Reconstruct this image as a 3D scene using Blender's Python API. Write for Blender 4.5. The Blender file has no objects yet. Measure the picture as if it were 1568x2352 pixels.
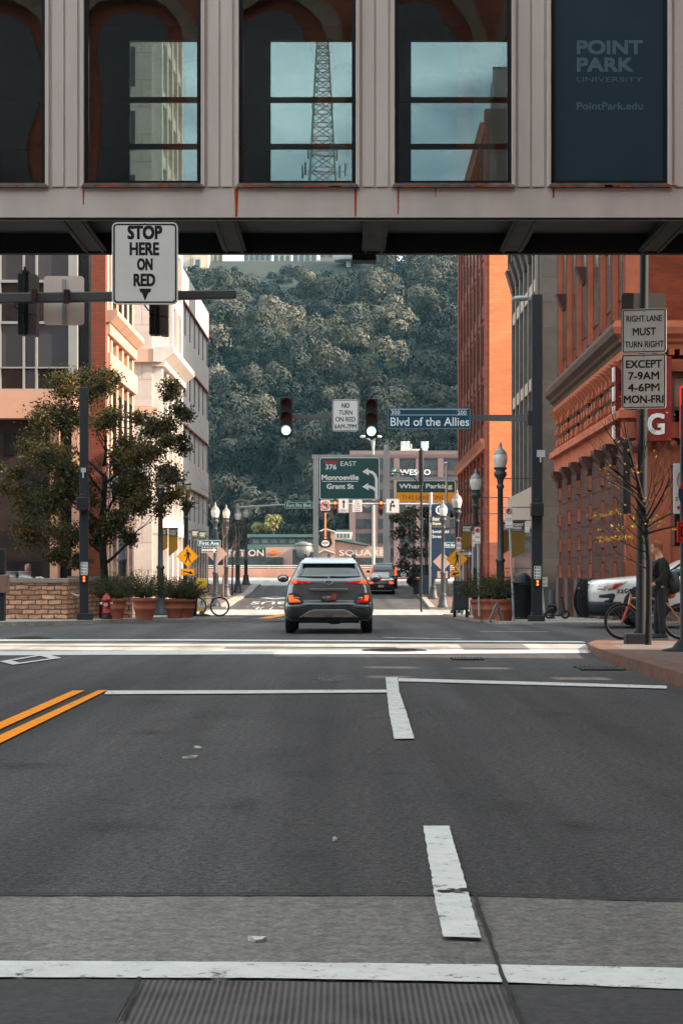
import bpy, bmesh, math, random
import numpy as np
from mathutils import Vector, Matrix
R = math.radians
random.seed(7)
rng = np.random.default_rng(11)
sc = bpy.context.scene
COL = sc.collection
# ---------------------------------------------------------------- camera
F, HC, HOR = 4573.0, 1.2, 1320.0          # focal length in photo pixels, eye height, horizon row
cam_d = bpy.data.cameras.new('camera')
cam = bpy.data.objects.new('camera', cam_d); COL.objects.link(cam)
cam_d.sensor_fit = 'VERTICAL'; cam_d.sensor_height = 36.0
cam_d.lens = F / 2352 * 36.0
cam_d.shift_y = (HOR - 1176) / 2352
cam_d.clip_start = 0.1; cam_d.clip_end = 4000
cam.location = (0, 0, HC); cam.rotation_euler = (R(90), 0, 0)
sc.camera = cam
# ---------------------------------------------------------------- sky and sun
SUN_AZ, SUN_EL = 80.0, 30.0               # azimuth: to the right of straight behind the camera
w = bpy.data.worlds.new('World'); sc.world = w; w.use_nodes = True
nt = w.node_tree; nt.nodes.clear()
N = nt.nodes.new; L = nt.links.new
sky = N('ShaderNodeTexSky'); sky.sky_type = 'NISHITA'; sky.sun_disc = False
sky.sun_elevation = R(SUN_EL); sky.sun_rotation = R(180 - SUN_AZ)
sky.air_density = 1.2; sky.dust_density = 1.5; sky.ozone_density = 1.2
tc = N('ShaderNodeTexCoord')
mp = N('ShaderNodeMapping'); mp.inputs['Scale'].default_value = (1.0, 1.0, 3.2); mp.inputs['Location'].default_value = (0.3, 0.0, 0.2)
nz = N('ShaderNodeTexNoise'); nz.inputs['Scale'].default_value = 7.0; nz.inputs['Detail'].default_value = 7; nz.inputs['Roughness'].default_value = 0.56
rp = N('ShaderNodeValToRGB'); rp.color_ramp.elements[0].position = 0.30; rp.color_ramp.elements[1].position = 0.62
mx = N('ShaderNodeMix'); mx.data_type = 'RGBA'
mx.inputs['B'].default_value = (12.0, 12.9, 12.9, 1)
bg = N('ShaderNodeBackground'); bg.inputs['Strength'].default_value = 0.088
ow = N('ShaderNodeOutputWorld')
L(tc.outputs['Generated'], mp.inputs['Vector']); L(mp.outputs[0], nz.inputs['Vector']); L(nz.outputs['Fac'], rp.inputs[0])
L(rp.outputs[0], mx.inputs['Factor']); L(sky.outputs[0], mx.inputs['A']); L(mx.outputs['Result'], bg.inputs[0]); L(bg.outputs[0], ow.inputs[0])
sd = bpy.data.lights.new('sun', 'SUN'); sd.energy = 5.0; sd.angle = R(0.5); sd.color = (1.0, 0.83, 0.66)
sun = bpy.data.objects.new('sun', sd); COL.objects.link(sun)
to_sun = Vector((math.sin(R(SUN_AZ)) * math.cos(R(SUN_EL)), -math.cos(R(SUN_AZ)) * math.cos(R(SUN_EL)), math.sin(R(SUN_EL))))
sun.rotation_euler = to_sun.to_track_quat('Z', 'Y').to_euler()
sc.view_settings.view_transform = 'Standard'; sc.view_settings.look = 'None'
sc.view_settings.exposure = 1.3; sc.view_settings.gamma = 1.0
sc.cycles.max_bounces = 8; sc.cycles.transparent_max_bounces = 12
# ---------------------------------------------------------------- helpers
def s(r, g, b):
    f = lambda c: (c / 255 / 12.92) if c <= 10 else ((c / 255 + .055) / 1.055) ** 2.4
    return (f(r), f(g), f(b))
def W(px, py, Y):
    return Vector(((px - 784) * Y / F, Y, HC + (HOR - py) * Y / F))
def X(px, Y): return (px - 784) * Y / F
def Z(py, Y): return HC + (HOR - py) * Y / F
def gp(px, py, h=0.0):                    # point on flat ground of height h seen at a photo pixel
    Y = F * (HC - h) / (py - HOR); return (X(px, Y), Y)
_GP = [(-300, 0), (48, 0), (86, -.6), (104, -.6), (114, -.3), (128, -.07), (135, .3), (165, .96), (400, .96)]
def G(Y):
    for (a, ha), (b, hb) in zip(_GP, _GP[1:]):
        if a <= Y <= b: return ha + (hb - ha) * (Y - a) / (b - a)
    return 0
SK = .00787                                # the street runs half a degree off the view axis
def S(u, Y): return u + SK * Y

MATS = {}
def _newmat(name):
    m = bpy.data.materials.new(name); m.use_nodes = True
    t = m.node_tree; t.nodes.clear()
    o = t.nodes.new('ShaderNodeOutputMaterial'); b = t.nodes.new('ShaderNodeBsdfPrincipled')
    t.links.new(b.outputs[0], o.inputs[0]); MATS[name] = m
    return m, t, b
def mat(name, col, rough=.7, metal=0, var=.18, scale=2.5, bump=0, bscale=40, spec=.4, emit=0, ecol=None, coat=0, streak=0):
    if name in MATS: return MATS[name]
    m, t, b = _newmat(name); n = t.nodes.new; l = t.links.new
    b.inputs['Roughness'].default_value = rough; b.inputs['Metallic'].default_value = metal
    b.inputs['Specular IOR Level'].default_value = spec
    if coat: b.inputs['Coat Weight'].default_value = coat; b.inputs['Coat Roughness'].default_value = .06
    c = n('ShaderNodeTexCoord')
    if var > 0:
        z = n('ShaderNodeTexNoise'); z.inputs['Scale'].default_value = scale; z.inputs['Detail'].default_value = 6; z.inputs['Roughness'].default_value = .62
        src = c.outputs['Object']
        if streak:
            mpp = n('ShaderNodeMapping'); mpp.inputs['Scale'].default_value = (1, 1, 1 / streak); l(src, mpp.inputs[0]); src = mpp.outputs[0]
        l(src, z.inputs['Vector'])
        r = n('ShaderNodeValToRGB')
        r.color_ramp.elements[0].position = .28; r.color_ramp.elements[1].position = .72
        r.color_ramp.elements[0].color = tuple(x * (1 - var) for x in col) + (1,)
        r.color_ramp.elements[1].color = tuple(min(1, x * (1 + var)) for x in col) + (1,)
        l(z.outputs['Fac'], r.inputs[0]); l(r.outputs[0], b.inputs['Base Color'])
    else:
        b.inputs['Base Color'].default_value = col + (1,)
    if bump:
        z2 = n('ShaderNodeTexNoise'); z2.inputs['Scale'].default_value = bscale; z2.inputs['Detail'].default_value = 4
        l(c.outputs['Object'], z2.inputs['Vector'])
        bp = n('ShaderNodeBump'); bp.inputs['Strength'].default_value = bump; bp.inputs['Distance'].default_value = .02
        l(z2.outputs['Fac'], bp.inputs['Height']); l(bp.outputs[0], b.inputs['Normal'])
    if emit:
        b.inputs['Emission Color'].default_value = (ecol or col) + (1,); b.inputs['Emission Strength'].default_value = emit
    return m
def brick(name, c1, c2, mortar, bw=.24, bh=.075, var=.35, ms=.010, rough=.85, nscale=.6, bump=.4, warp=0):
    if name in MATS: return MATS[name]
    m, t, b = _newmat(name); n = t.nodes.new; l = t.links.new
    b.inputs['Roughness'].default_value = rough; b.inputs['Specular IOR Level'].default_value = .25
    c = n('ShaderNodeTexCoord'); sp = n('ShaderNodeSeparateXYZ'); l(c.outputs['Object'], sp.inputs[0])
    ad = n('ShaderNodeMath'); ad.operation = 'ADD'; l(sp.outputs[0], ad.inputs[0]); l(sp.outputs[1], ad.inputs[1])
    cb = n('ShaderNodeCombineXYZ'); l(ad.outputs[0], cb.inputs[0]); l(sp.outputs[2], cb.inputs[1])
    br = n('ShaderNodeTexBrick'); br.inputs['Scale'].default_value = 1
    br.inputs['Brick Width'].default_value = bw; br.inputs['Row Height'].default_value = bh; br.inputs['Mortar Size'].default_value = ms
    br.inputs['Color1'].default_value = c1 + (1,); br.inputs['Color2'].default_value = c2 + (1,); br.inputs['Mortar'].default_value = mortar + (1,)
    src = cb.outputs[0]
    if warp:
        wz = n('ShaderNodeTexNoise'); wz.inputs['Scale'].default_value = 3.5; wz.inputs['Detail'].default_value = 2; l(c.outputs['Object'], wz.inputs['Vector'])
        wm = n('ShaderNodeVectorMath'); wm.operation = 'MULTIPLY_ADD'; wm.inputs[1].default_value = (warp,) * 3; l(wz.outputs['Color'], wm.inputs[0]); l(src, wm.inputs[2]); src = wm.outputs[0]
    l(src, br.inputs['Vector'])
    z = n('ShaderNodeTexNoise'); z.inputs['Scale'].default_value = nscale; z.inputs['Detail'].default_value = 8; z.inputs['Roughness'].default_value = .7
    mp2 = n('ShaderNodeMapping'); mp2.inputs['Scale'].default_value = (1, 1, 2.2); l(c.outputs['Object'], mp2.inputs[0]); l(mp2.outputs[0], z.inputs['Vector'])
    r = n('ShaderNodeValToRGB'); r.color_ramp.elements[0].position = .3; r.color_ramp.elements[1].position = .7
    r.color_ramp.elements[0].color = (1 - var,) * 3 + (1,); r.color_ramp.elements[1].color = (1 + var,) * 3 + (1,)
    l(z.outputs['Fac'], r.inputs[0])
    mm = n('ShaderNodeMix'); mm.data_type = 'RGBA'; mm.blend_type = 'MULTIPLY'; mm.inputs['Factor'].default_value = 1
    l(br.outputs['Color'], mm.inputs['A']); l(r.outputs[0], mm.inputs['B']); l(mm.outputs['Result'], b.inputs['Base Color'])
    bp = n('ShaderNodeBump'); bp.inputs['Strength'].default_value = bump; bp.inputs['Distance'].default_value = .015
    l(br.outputs['Fac'], bp.inputs['Height']); bp.invert = True; l(bp.outputs[0], b.inputs['Normal'])
    return m
def clear_glass(name, tint, refl=.14):
    if name in MATS: return MATS[name]
    m = bpy.data.materials.new(name); m.use_nodes = True; MATS[name] = m
    t = m.node_tree; t.nodes.clear(); n = t.nodes.new; l = t.links.new
    o = n('ShaderNodeOutputMaterial'); tr = n('ShaderNodeBsdfTransparent'); tr.inputs[0].default_value = tint + (1,)
    gl = n('ShaderNodeBsdfGlossy'); gl.inputs['Roughness'].default_value = .012; gl.inputs[0].default_value = (.95, .95, .95, 1)
    c = n('ShaderNodeTexCoord'); z = n('ShaderNodeTexNoise'); z.inputs['Scale'].default_value = .55; z.inputs['Detail'].default_value = 1
    bp = n('ShaderNodeBump'); bp.inputs['Strength'].default_value = .06; bp.inputs['Distance'].default_value = .2
    l(c.outputs['Object'], z.inputs['Vector']); l(z.outputs['Fac'], bp.inputs['Height']); l(bp.outputs[0], gl.inputs['Normal'])
    lw = n('ShaderNodeLayerWeight'); lw.inputs[0].default_value = .25
    ad = n('ShaderNodeMath'); ad.operation = 'ADD'; ad.use_clamp = True; ad.inputs[1].default_value = refl; l(lw.outputs['Fresnel'], ad.inputs[0])
    mxs = n('ShaderNodeMixShader'); l(ad.outputs[0], mxs.inputs[0]); l(tr.outputs[0], mxs.inputs[1]); l(gl.outputs[0], mxs.inputs[2]); l(mxs.outputs[0], o.inputs[0])
    return m
def leafmat(name, cols, rough=.6, trans=.25, nscale=1.2, rnd=.45):
    if name in MATS: return MATS[name]
    m = bpy.data.materials.new(name); m.use_nodes = True; MATS[name] = m
    t = m.node_tree; t.nodes.clear(); n = t.nodes.new; l = t.links.new
    o = n('ShaderNodeOutputMaterial'); d = n('ShaderNodeBsdfPrincipled'); tl = n('ShaderNodeBsdfTranslucent')
    d.inputs['Roughness'].default_value = rough; d.inputs['Specular IOR Level'].default_value = .25
    g = n('ShaderNodeNewGeometry'); c = n('ShaderNodeTexCoord')
    z = n('ShaderNodeTexNoise'); z.inputs['Scale'].default_value = nscale; z.inputs['Detail'].default_value = 3; l(c.outputs['Object'], z.inputs['Vector'])
    a = n('ShaderNodeMath'); a.operation = 'MULTIPLY_ADD'; a.inputs[1].default_value = rnd; l(g.outputs['Random Per Island'], a.inputs[0])
    b2 = n('ShaderNodeMath'); b2.operation = 'MULTIPLY'; b2.inputs[1].default_value = 1.15 - rnd; l(z.outputs['Fac'], b2.inputs[0]); l(b2.outputs[0], a.inputs[2])
    r = n('ShaderNodeValToRGB'); e = r.color_ramp.elements
    e[0].position = .2; e[0].color = cols[0] + (1,); e[1].position = .85; e[1].color = cols[-1] + (1,)
    for i, cc in enumerate(cols[1:-1]):
        k = e.new(.2 + .65 * (i + 1) / (len(cols) - 1)); k.color = cc + (1,)
    l(a.outputs[0], r.inputs[0]); l(r.outputs[0], d.inputs['Base Color']); l(r.outputs[0], tl.inputs[0])
    mxs = n('ShaderNodeMixShader'); mxs.inputs[0].default_value = trans; l(d.outputs[0], mxs.inputs[1]); l(tl.outputs[0], mxs.inputs[2]); l(mxs.outputs[0], o.inputs[0])
    return m

_font = {}
def glyphs(txt, bold=0.0, spacing=1.0):
    bold = 0; k = (txt, bold, spacing)
    if k not in _font:
        cu = bpy.data.curves.new('t', 'FONT'); cu.body = txt; cu.offset = bold; cu.space_character = spacing; cu.resolution_u = 3
        o = bpy.data.objects.new('t', cu); COL.objects.link(o)
        dg = bpy.context.evaluated_depsgraph_get(); dg.update()
        me = bpy.data.meshes.new_from_object(o.evaluated_get(dg))
        vs = [tuple(v.co) for v in me.vertices]; fs = [tuple(p.vertices) for p in me.polygons]
        bpy.data.objects.remove(o); bpy.data.meshes.remove(me); bpy.data.curves.remove(cu)
        xs = [v[0] for v in vs]; ys = [v[1] for v in vs]
        x0, x1, y0, y1 = min(xs), max(xs), min(ys), max(ys)
        _font[k] = ([((v[0] - x0) / (x1 - x0), (v[1] - y0) / (y1 - y0)) for v in vs], fs, (x1 - x0) / (y1 - y0))
    return _font[k]

class MB:
    def __init__(self): self.v = []; self.f = []; self.mi = []; self.cur = 0; self.skew = False; self.sm = []
    def m(self, i): self.cur = i; return self
    def add(self, vs, fs, smooth=False):
        o = len(self.v); self.v.extend([tuple(p) for p in vs])
        for f in fs: self.f.append(tuple(i + o for i in f)); self.mi.append(self.cur); self.sm.append(smooth)
        return self
    def box(self, x0, x1, y0, y1, z0, z1):
        return self.add([(x0, y0, z0), (x1, y0, z0), (x1, y1, z0), (x0, y1, z0), (x0, y0, z1), (x1, y0, z1), (x1, y1, z1), (x0, y1, z1)],
                        [(0, 3, 2, 1), (4, 5, 6, 7), (0, 1, 5, 4), (1, 2, 6, 5), (2, 3, 7, 6), (3, 0, 4, 7)])
    def quad(self, *p): return self.add(p, [tuple(range(len(p)))])
    def prism(self, poly, y0, y1, axis='y'):      # polygon in xz (or xy with axis z, or yz with axis x) pushed along the axis
        n = len(poly)
        if axis == 'y': a = [(p[0], y0, p[1]) for p in poly]; b = [(p[0], y1, p[1]) for p in poly]
        elif axis == 'z': a = [(p[0], p[1], y0) for p in poly]; b = [(p[0], p[1], y1) for p in poly]
        else: a = [(y0, p[0], p[1]) for p in poly]; b = [(y1, p[0], p[1]) for p in poly]
        return self.add(a + b, [tuple(range(n)), tuple(range(2 * n - 1, n - 1, -1))] + [(i, n + i, n + (i + 1) % n, (i + 1) % n) for i in range(n)])
    def tube(self, pts, rad, n=8, caps=True):
        pts = [Vector(p) for p in pts]; rad = [rad] * len(pts) if not hasattr(rad, '__len__') else rad
        vs = []; fs = []; up = None
        for i, p in enumerate(pts):
            d = (pts[min(i + 1, len(pts) - 1)] - pts[max(i - 1, 0)])
            d = d.normalized() if d.length > 1e-9 else Vector((0, 0, 1))
            if up is None or abs(d.dot(up)) > .99: up = Vector((1, 0, 0)) if abs(d.x) < .8 else Vector((0, 1, 0))
            a = d.cross(up).normalized(); b = d.cross(a).normalized(); up = a.cross(d).normalized()
            for k in range(n):
                t = 2 * math.pi * (k + .5) / n
                vs.append(p + (a * math.cos(t) + b * math.sin(t)) * rad[i])
        for i in range(len(pts) - 1):
            for k in range(n):
                fs.append((i * n + k, (i + 1) * n + k, (i + 1) * n + (k + 1) % n, i * n + (k + 1) % n))
        self.add(vs, fs, n > 6)
        if caps:
            o = len(vs); self.add([vs[k] for k in range(n)], [tuple(range(n))]); self.add([vs[o - n + k] for k in range(n)], [tuple(range(n - 1, -1, -1))])
        return self
    def lathe(self, prof, n=16, at=(0, 0, 0), rim=True):
        vs = [(at[0] + r * math.cos(2 * math.pi * k / n), at[1] + r * math.sin(2 * math.pi * k / n), at[2] + z) for r, z in prof for k in range(n)]
        fs = [(i * n + k, i * n + (k + 1) % n, (i + 1) * n + (k + 1) % n, (i + 1) * n + k) for i in range(len(prof) - 1) for k in range(n)]
        self.add(vs, fs, True)
        self.add(vs[:n], [tuple(range(n - 1, -1, -1))]); self.add(vs[-n:], [tuple(range(n))]); return self
    def ring(self, c, R0, r0, n=28, k=8, axis='y'):
        vs = []; fs = []
        for i in range(n):
            t = 2 * math.pi * i / n
            for j in range(k):
                q = 2 * math.pi * j / k; rr = R0 + r0 * math.cos(q); h = r0 * math.sin(q)
                a, b = rr * math.cos(t), rr * math.sin(t)
                vs.append((c[0] + a, c[1] + h, c[2] + b) if axis == 'y' else ((c[0] + h, c[1] + a, c[2] + b) if axis == 'x' else (c[0] + a, c[1] + b, c[2] + h)))
        for i in range(n):
            for j in range(k): fs.append((i * k + j, i * k + (j + 1) % k, ((i + 1) % n) * k + (j + 1) % k, ((i + 1) % n) * k + j))
        return self.add(vs, fs, True)
    def disc(self, c, r, y0, y1, n=20, rx=None):
        rx = rx or r
        return self.prism([(c[0] + rx * math.cos(2 * math.pi * k / n), c[1] + r * math.sin(2 * math.pi * k / n)) for k in range(n)], y0, y1)
    def ellipsoid(self, c, r, n=12, k=8):
        prof = []; vs = []; fs = []
        for i in range(1, k):
            t = math.pi * i / k
            for j in range(n):
                q = 2 * math.pi * j / n
                vs.append((c[0] + r[0] * math.sin(t) * math.cos(q), c[1] + r[1] * math.sin(t) * math.sin(q), c[2] + r[2] * math.cos(t)))
        top = len(vs); vs.append((c[0], c[1], c[2] + r[2])); vs.append((c[0], c[1], c[2] - r[2]))
        for i in range(k - 2):
            for j in range(n): fs.append((i * n + j, (i + 1) * n + j, (i + 1) * n + (j + 1) % n, i * n + (j + 1) % n))
        for j in range(n): fs.append((top, j, (j + 1) % n)); fs.append((top + 1, (k - 2) * n + (j + 1) % n, (k - 2) * n + j))
        return self.add(vs, fs, True)
    def text(self, txt, cx, cz, h, y, w=None, bold=0.0, spacing=1.0, flip=False):   # upright lettering facing -Y, h = height of its ink
        vs, fs, asp = glyphs(txt, bold, spacing); w = w or h * asp
        b = bold * h * 1.1; w2, h2 = w - 2 * b, h - 2 * b              # bold: the same letters again, a hair apart
        for i, (dx, dz) in enumerate([(0, 0)] + ([(b, b), (-b, b), (b, -b), (-b, -b)] if bold else [])):
            self.add([(cx + dx + (v[0] - .5) * w2, y - i * .00012, cz + dz + (v[1] - .5) * h2) for v in vs], fs)
        return self
    def text_on(self, txt, o, ax, ay, w, h, bold=0.0):                              # lettering on any plane: centre o, unit axes ax, ay
        vs, fs, asp = glyphs(txt, bold); o, ax, ay = Vector(o), Vector(ax), Vector(ay)
        b = bold * h; nn = ax.cross(ay)
        for i, (dx, dz) in enumerate([(0, 0)] + ([(b, b), (-b, b), (b, -b), (-b, -b)] if bold else [])):
            self.add([o + ax * (dx + (v[0] - .5) * (w - 2 * b)) + ay * (dz + (v[1] - .5) * (h - 2 * b)) + nn * (i * .00012) for v in vs], fs)
        return self
    def build(self, name, mats, parent=None, at=None, local=False, bevel=0, fixn=True):
        me = bpy.data.meshes.new(name)
        off = Vector((0, 0, 0))
        if not local:
            if parent is not None:
                r = parent
                while r.parent is not None: r = r.parent
                off = r.location.copy()
            elif at is not None: off = Vector(at)
        vv = np.array(self.v, dtype=float).reshape(-1, 3)
        if self.skew: vv[:, 0] += SK * vv[:, 1]
        vv -= np.array(off)
        me.from_pydata([tuple(p) for p in vv], [], self.f)
        for mm in (mats if isinstance(mats, (list, tuple)) else [mats]): me.materials.append(mm)
        me.polygons.foreach_set('material_index', self.mi); me.polygons.foreach_set('use_smooth', self.sm)
        me.validate(); me.update()
        if fixn:
            bm = bmesh.new(); bm.from_mesh(me); bmesh.ops.recalc_face_normals(bm, faces=bm.faces); bm.to_mesh(me); bm.free()
        o = bpy.data.objects.new(name, me); COL.objects.link(o)
        if parent is not None: o.parent = parent
        elif at is not None: o.location = at
        if bevel:
            b = o.modifiers.new('edge', 'BEVEL'); b.width = bevel; b.segments = 2; b.limit_method = 'ANGLE'; b.angle_limit = R(40)
        return o
def tag(o, label, cat=None, group=None, kind=None):
    o['label'] = label
    if cat: o['category'] = cat
    if group: o['group'] = group
    if kind: o['kind'] = kind
    return o
def thing(name, label, cat, loc=(0, 0, 0), group=None, rz=0):
    o = bpy.data.objects.new(name, None); COL.objects.link(o); o.location = loc; o.rotation_euler = (0, 0, rz); o.empty_display_size = .2
    return tag(o, label, cat, group)
def dup(root, loc, label, rz=None, scale=None):
    r = root.copy(); COL.objects.link(r); r.location = loc; r['label'] = label
    if rz is not None: r.rotation_euler = (0, 0, rz)
    if scale is not None: r.scale = (scale,) * 3
    for ch in list(root.children):
        c = ch.copy(); COL.objects.link(c); c.parent = r
        for g in list(ch.children):
            d = g.copy(); COL.objects.link(d); d.parent = c
    return r
def struct(mb, name, mats, label, kind='structure'):
    return tag(mb.build(name, mats, fixn=False), label, None, None, kind)
def rrect(cx, cz, w, h, r, n=4):
    out = []
    for (sx, sz, a0) in ((1, 1, 0), (-1, 1, 90), (-1, -1, 180), (1, -1, 270)):
        for k in range(n + 1):
            a = R(a0 + 90 * k / n); out.append((cx + sx * (w / 2 - r) + r * math.cos(a), cz + sz * (h / 2 - r) + r * math.sin(a)))
    return out
def frame_poly(mb, outer, inner, y0, y1):          # border ring between two outlines with the same count
    n = len(outer)
    vs = [(p[0], y0, p[1]) for p in outer] + [(p[0], y0, p[1]) for p in inner] + [(p[0], y1, p[1]) for p in outer] + [(p[0], y1, p[1]) for p in inner]
    fs = []
    for i in range(n):
        j = (i + 1) % n
        fs += [(i, j, n + j, n + i), (i, 2 * n + i, 2 * n + j, j), (n + i, n + j, 3 * n + j, 3 * n + i)]
    return mb.add(vs, fs)
def np_mesh(name, verts, faces, mats, parent=None, at=(0, 0, 0), mi=None):    # quads or tris as an (n,k) array
    me = bpy.data.meshes.new(name); k = faces.shape[1]
    off = np.array(at, dtype=float)
    if parent is not None:
        r = parent
        while r.parent is not None: r = r.parent
        off = np.array(r.location)
    v = verts - off
    me.vertices.add(len(v)); me.vertices.foreach_set('co', v.astype(np.float32).ravel())
    me.loops.add(faces.size); me.loops.foreach_set('vertex_index', faces.astype(np.int32).ravel())
    me.polygons.add(len(faces)); me.polygons.foreach_set('loop_start', np.arange(0, faces.size, k, dtype=np.int32))
    me.polygons.foreach_set('loop_total', np.full(len(faces), k, dtype=np.int32))
    for q in (mats if isinstance(mats, (list, tuple)) else [mats]): me.materials.append(q)
    if mi is not None: me.polygons.foreach_set('material_index', np.asarray(mi, dtype=np.int32))
    me.update(calc_edges=True); me.validate()
    o = bpy.data.objects.new(name, me); COL.objects.link(o)
    if parent is not None: o.parent = parent
    else: o.location = at
    return o
def leaf_quads(cen, nor, size, aspect=.6, jitter=.9):
    """one small quad per centre, facing roughly along nor"""
    n = len(cen)
    nn = nor + rng.normal(0, jitter, (n, 3)); nn /= np.linalg.norm(nn, axis=1)[:, None] + 1e-9
    h = rng.normal(0, 1, (n, 3)); t = np.cross(nn, h); t /= np.linalg.norm(t, axis=1)[:, None] + 1e-9
    b = np.cross(nn, t); sz = (size * rng.uniform(.6, 1.3, n))[:, None]
    a = t * sz * .5; c = b * sz * .5 * aspect
    v = np.stack([cen - a, cen - c, cen + a, cen + c], 1).reshape(-1, 3)
    f = np.arange(4 * n).reshape(-1, 4)
    return v, f

# ================================================================ GROUND
def ground_mat(name, base, dark, light, speck=.35, sc1=.35, sc2=90, bump=.35, rough=.85, worn=0.0):
    m, t, b = _newmat(name); n = t.nodes.new; l = t.links.new
    b.inputs['Specular IOR Level'].default_value = .3
    c = n('ShaderNodeTexCoord')
    def noise(scale, detail=6, rgh=.62, sx=None):
        z = n('ShaderNodeTexNoise'); z.inputs['Scale'].default_value = scale; z.inputs['Detail'].default_value = detail; z.inputs['Roughness'].default_value = rgh; src = c.outputs['Object']
        if sx: mp_ = n('ShaderNodeMapping'); mp_.inputs['Scale'].default_value = sx; l(src, mp_.inputs[0]); src = mp_.outputs[0]
        l(src, z.inputs['Vector']); return z.outputs['Fac']
    def ramp(f, p0, p1, c0, c1):
        r = n('ShaderNodeValToRGB'); e = r.color_ramp.elements; e[0].position = p0; e[1].position = p1; e[0].color = c0 + (1,); e[1].color = c1 + (1,); l(f, r.inputs[0]); return r.outputs[0]
    def mul(x, y):
        mm = n('ShaderNodeMix'); mm.data_type = 'RGBA'; mm.blend_type = 'MULTIPLY'; mm.inputs['Factor'].default_value = 1; l(x, mm.inputs['A']); l(y, mm.inputs['B']); return mm.outputs['Result']
    z1 = noise(sc1, 8, .65, (2.2, .5, 1))
    col = ramp(z1, .3, .72, dark, light)
    g = lambda k: (k,) * 3
    col = mul(col, ramp(noise(sc2 * .28, 3), .34, .66, g(1 - speck), g(1 + speck)))          # coarse stones
    col = mul(col, ramp(noise(sc2, 2), .34, .66, g(1 - speck), g(1 + speck * 1.2)))           # fine stones
    if worn:
        col = mul(col, ramp(noise(1.0, 5, .6, (1.1, .035, 1)), .35, .65, g(1 - worn), g(1 + worn * .8)))   # wheel tracks along the lanes
        col = mul(col, ramp(noise(1.3, 9, .72), .56, .72, g(1), g(1 - worn * 1.2)))           # oil and patch stains
    l(col, b.inputs['Base Color'])
    rr = n('ShaderNodeMapRange'); rr.inputs['To Min'].default_value = rough - .12; rr.inputs['To Max'].default_value = min(1, rough + .1)
    l(z1, rr.inputs[0]); l(rr.outputs[0], b.inputs['Roughness'])
    z3 = n('ShaderNodeTexVoronoi'); z3.inputs['Scale'].default_value = sc2 * .55; l(c.outputs['Object'], z3.inputs['Vector'])
    bp = n('ShaderNodeBump'); bp.inputs['Strength'].default_value = bump; bp.inputs['Distance'].default_value = .012
    l(z3.outputs['Distance'], bp.inputs['Height']); l(bp.outputs[0], b.inputs['Normal'])
    return m
ASPH = ground_mat('asphalt', (.053, .049, .049), (.036, .034, .035), (.071, .066, .065), speck=.5, bump=.5, worn=.42)
CONC = ground_mat('road_concrete', (.17, .155, .14), (.125, .115, .105), (.215, .20, .18), speck=.26, sc1=.5, sc2=60, bump=.2, worn=.25)
PAVE = ground_mat('pavement_concrete', (.30, .27, .24), (.22, .2, .18), (.38, .35, .31), speck=.15, sc1=.7, sc2=50, bump=.15)
PAVEB = brick('pavement_brick', (.17, .10, .075), (.13, .085, .07), (.15, .13, .12), .3, .12, .25, .012)
def paint(name, col, wear=.5):
    m, t, b = _newmat(name); n = t.nodes.new; l = t.links.new
    b.inputs['Roughness'].default_value = .75; b.inputs['Specular IOR Level'].default_value = .2
    c = n('ShaderNodeTexCoord')
    z = n('ShaderNodeTexNoise'); z.inputs['Scale'].default_value = 5; z.inputs['Detail'].default_value = 10; z.inputs['Roughness'].default_value = .78
    l(c.outputs['Object'], z.inputs['Vector'])
    r = n('ShaderNodeValToRGB'); r.color_ramp.elements[0].position = .32; r.color_ramp.elements[1].position = .60
    r.color_ramp.elements[0].color = tuple(x * (1 - .5 * wear) for x in col) + (1,); r.color_ramp.elements[1].color = col + (1,)
    l(z.outputs['Fac'], r.inputs[0]); l(r.outputs[0], b.inputs['Base Color'])
    z2 = n('ShaderNodeTexNoise'); z2.inputs['Scale'].default_value = 22; z2.inputs['Detail'].default_value = 8; z2.inputs['Roughness'].default_value = .75; l(c.outputs['Object'], z2.inputs['Vector'])
    ad = n('ShaderNodeMath'); ad.operation = 'MULTIPLY_ADD'; ad.inputs[1].default_value = .6; l(z.outputs['Fac'], ad.inputs[0]); l(z2.outputs['Fac'], ad.inputs[2])
    r2 = n('ShaderNodeValToRGB'); r2.color_ramp.elements[0].position = .58 + .10 * wear; r2.color_ramp.elements[1].position = .66 + .12 * wear; l(ad.outputs[0], r2.inputs[0])
    r2.color_ramp.elements[0].color = (.12, .12, .12, 1); r2.color_ramp.elements[1].color = (1, 1, 1, 1)
    tr = n('ShaderNodeBsdfTransparent'); mxs = n('ShaderNodeMixShader'); l(r2.outputs[0], mxs.inputs[0]); l(tr.outputs[0], mxs.inputs[1]); l(b.outputs[0], mxs.inputs[2])
    l(mxs.outputs[0], [q for q in t.nodes if q.type == 'OUTPUT_MATERIAL'][0].inputs[0])
    return m
WHITEP = paint('road_white', (.66, .66, .62), .45); WHITEW = paint('road_white_worn', (.42, .42, .40), .8); YELP = paint('road_yellow', (.95, .30, .005), .3)

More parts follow.
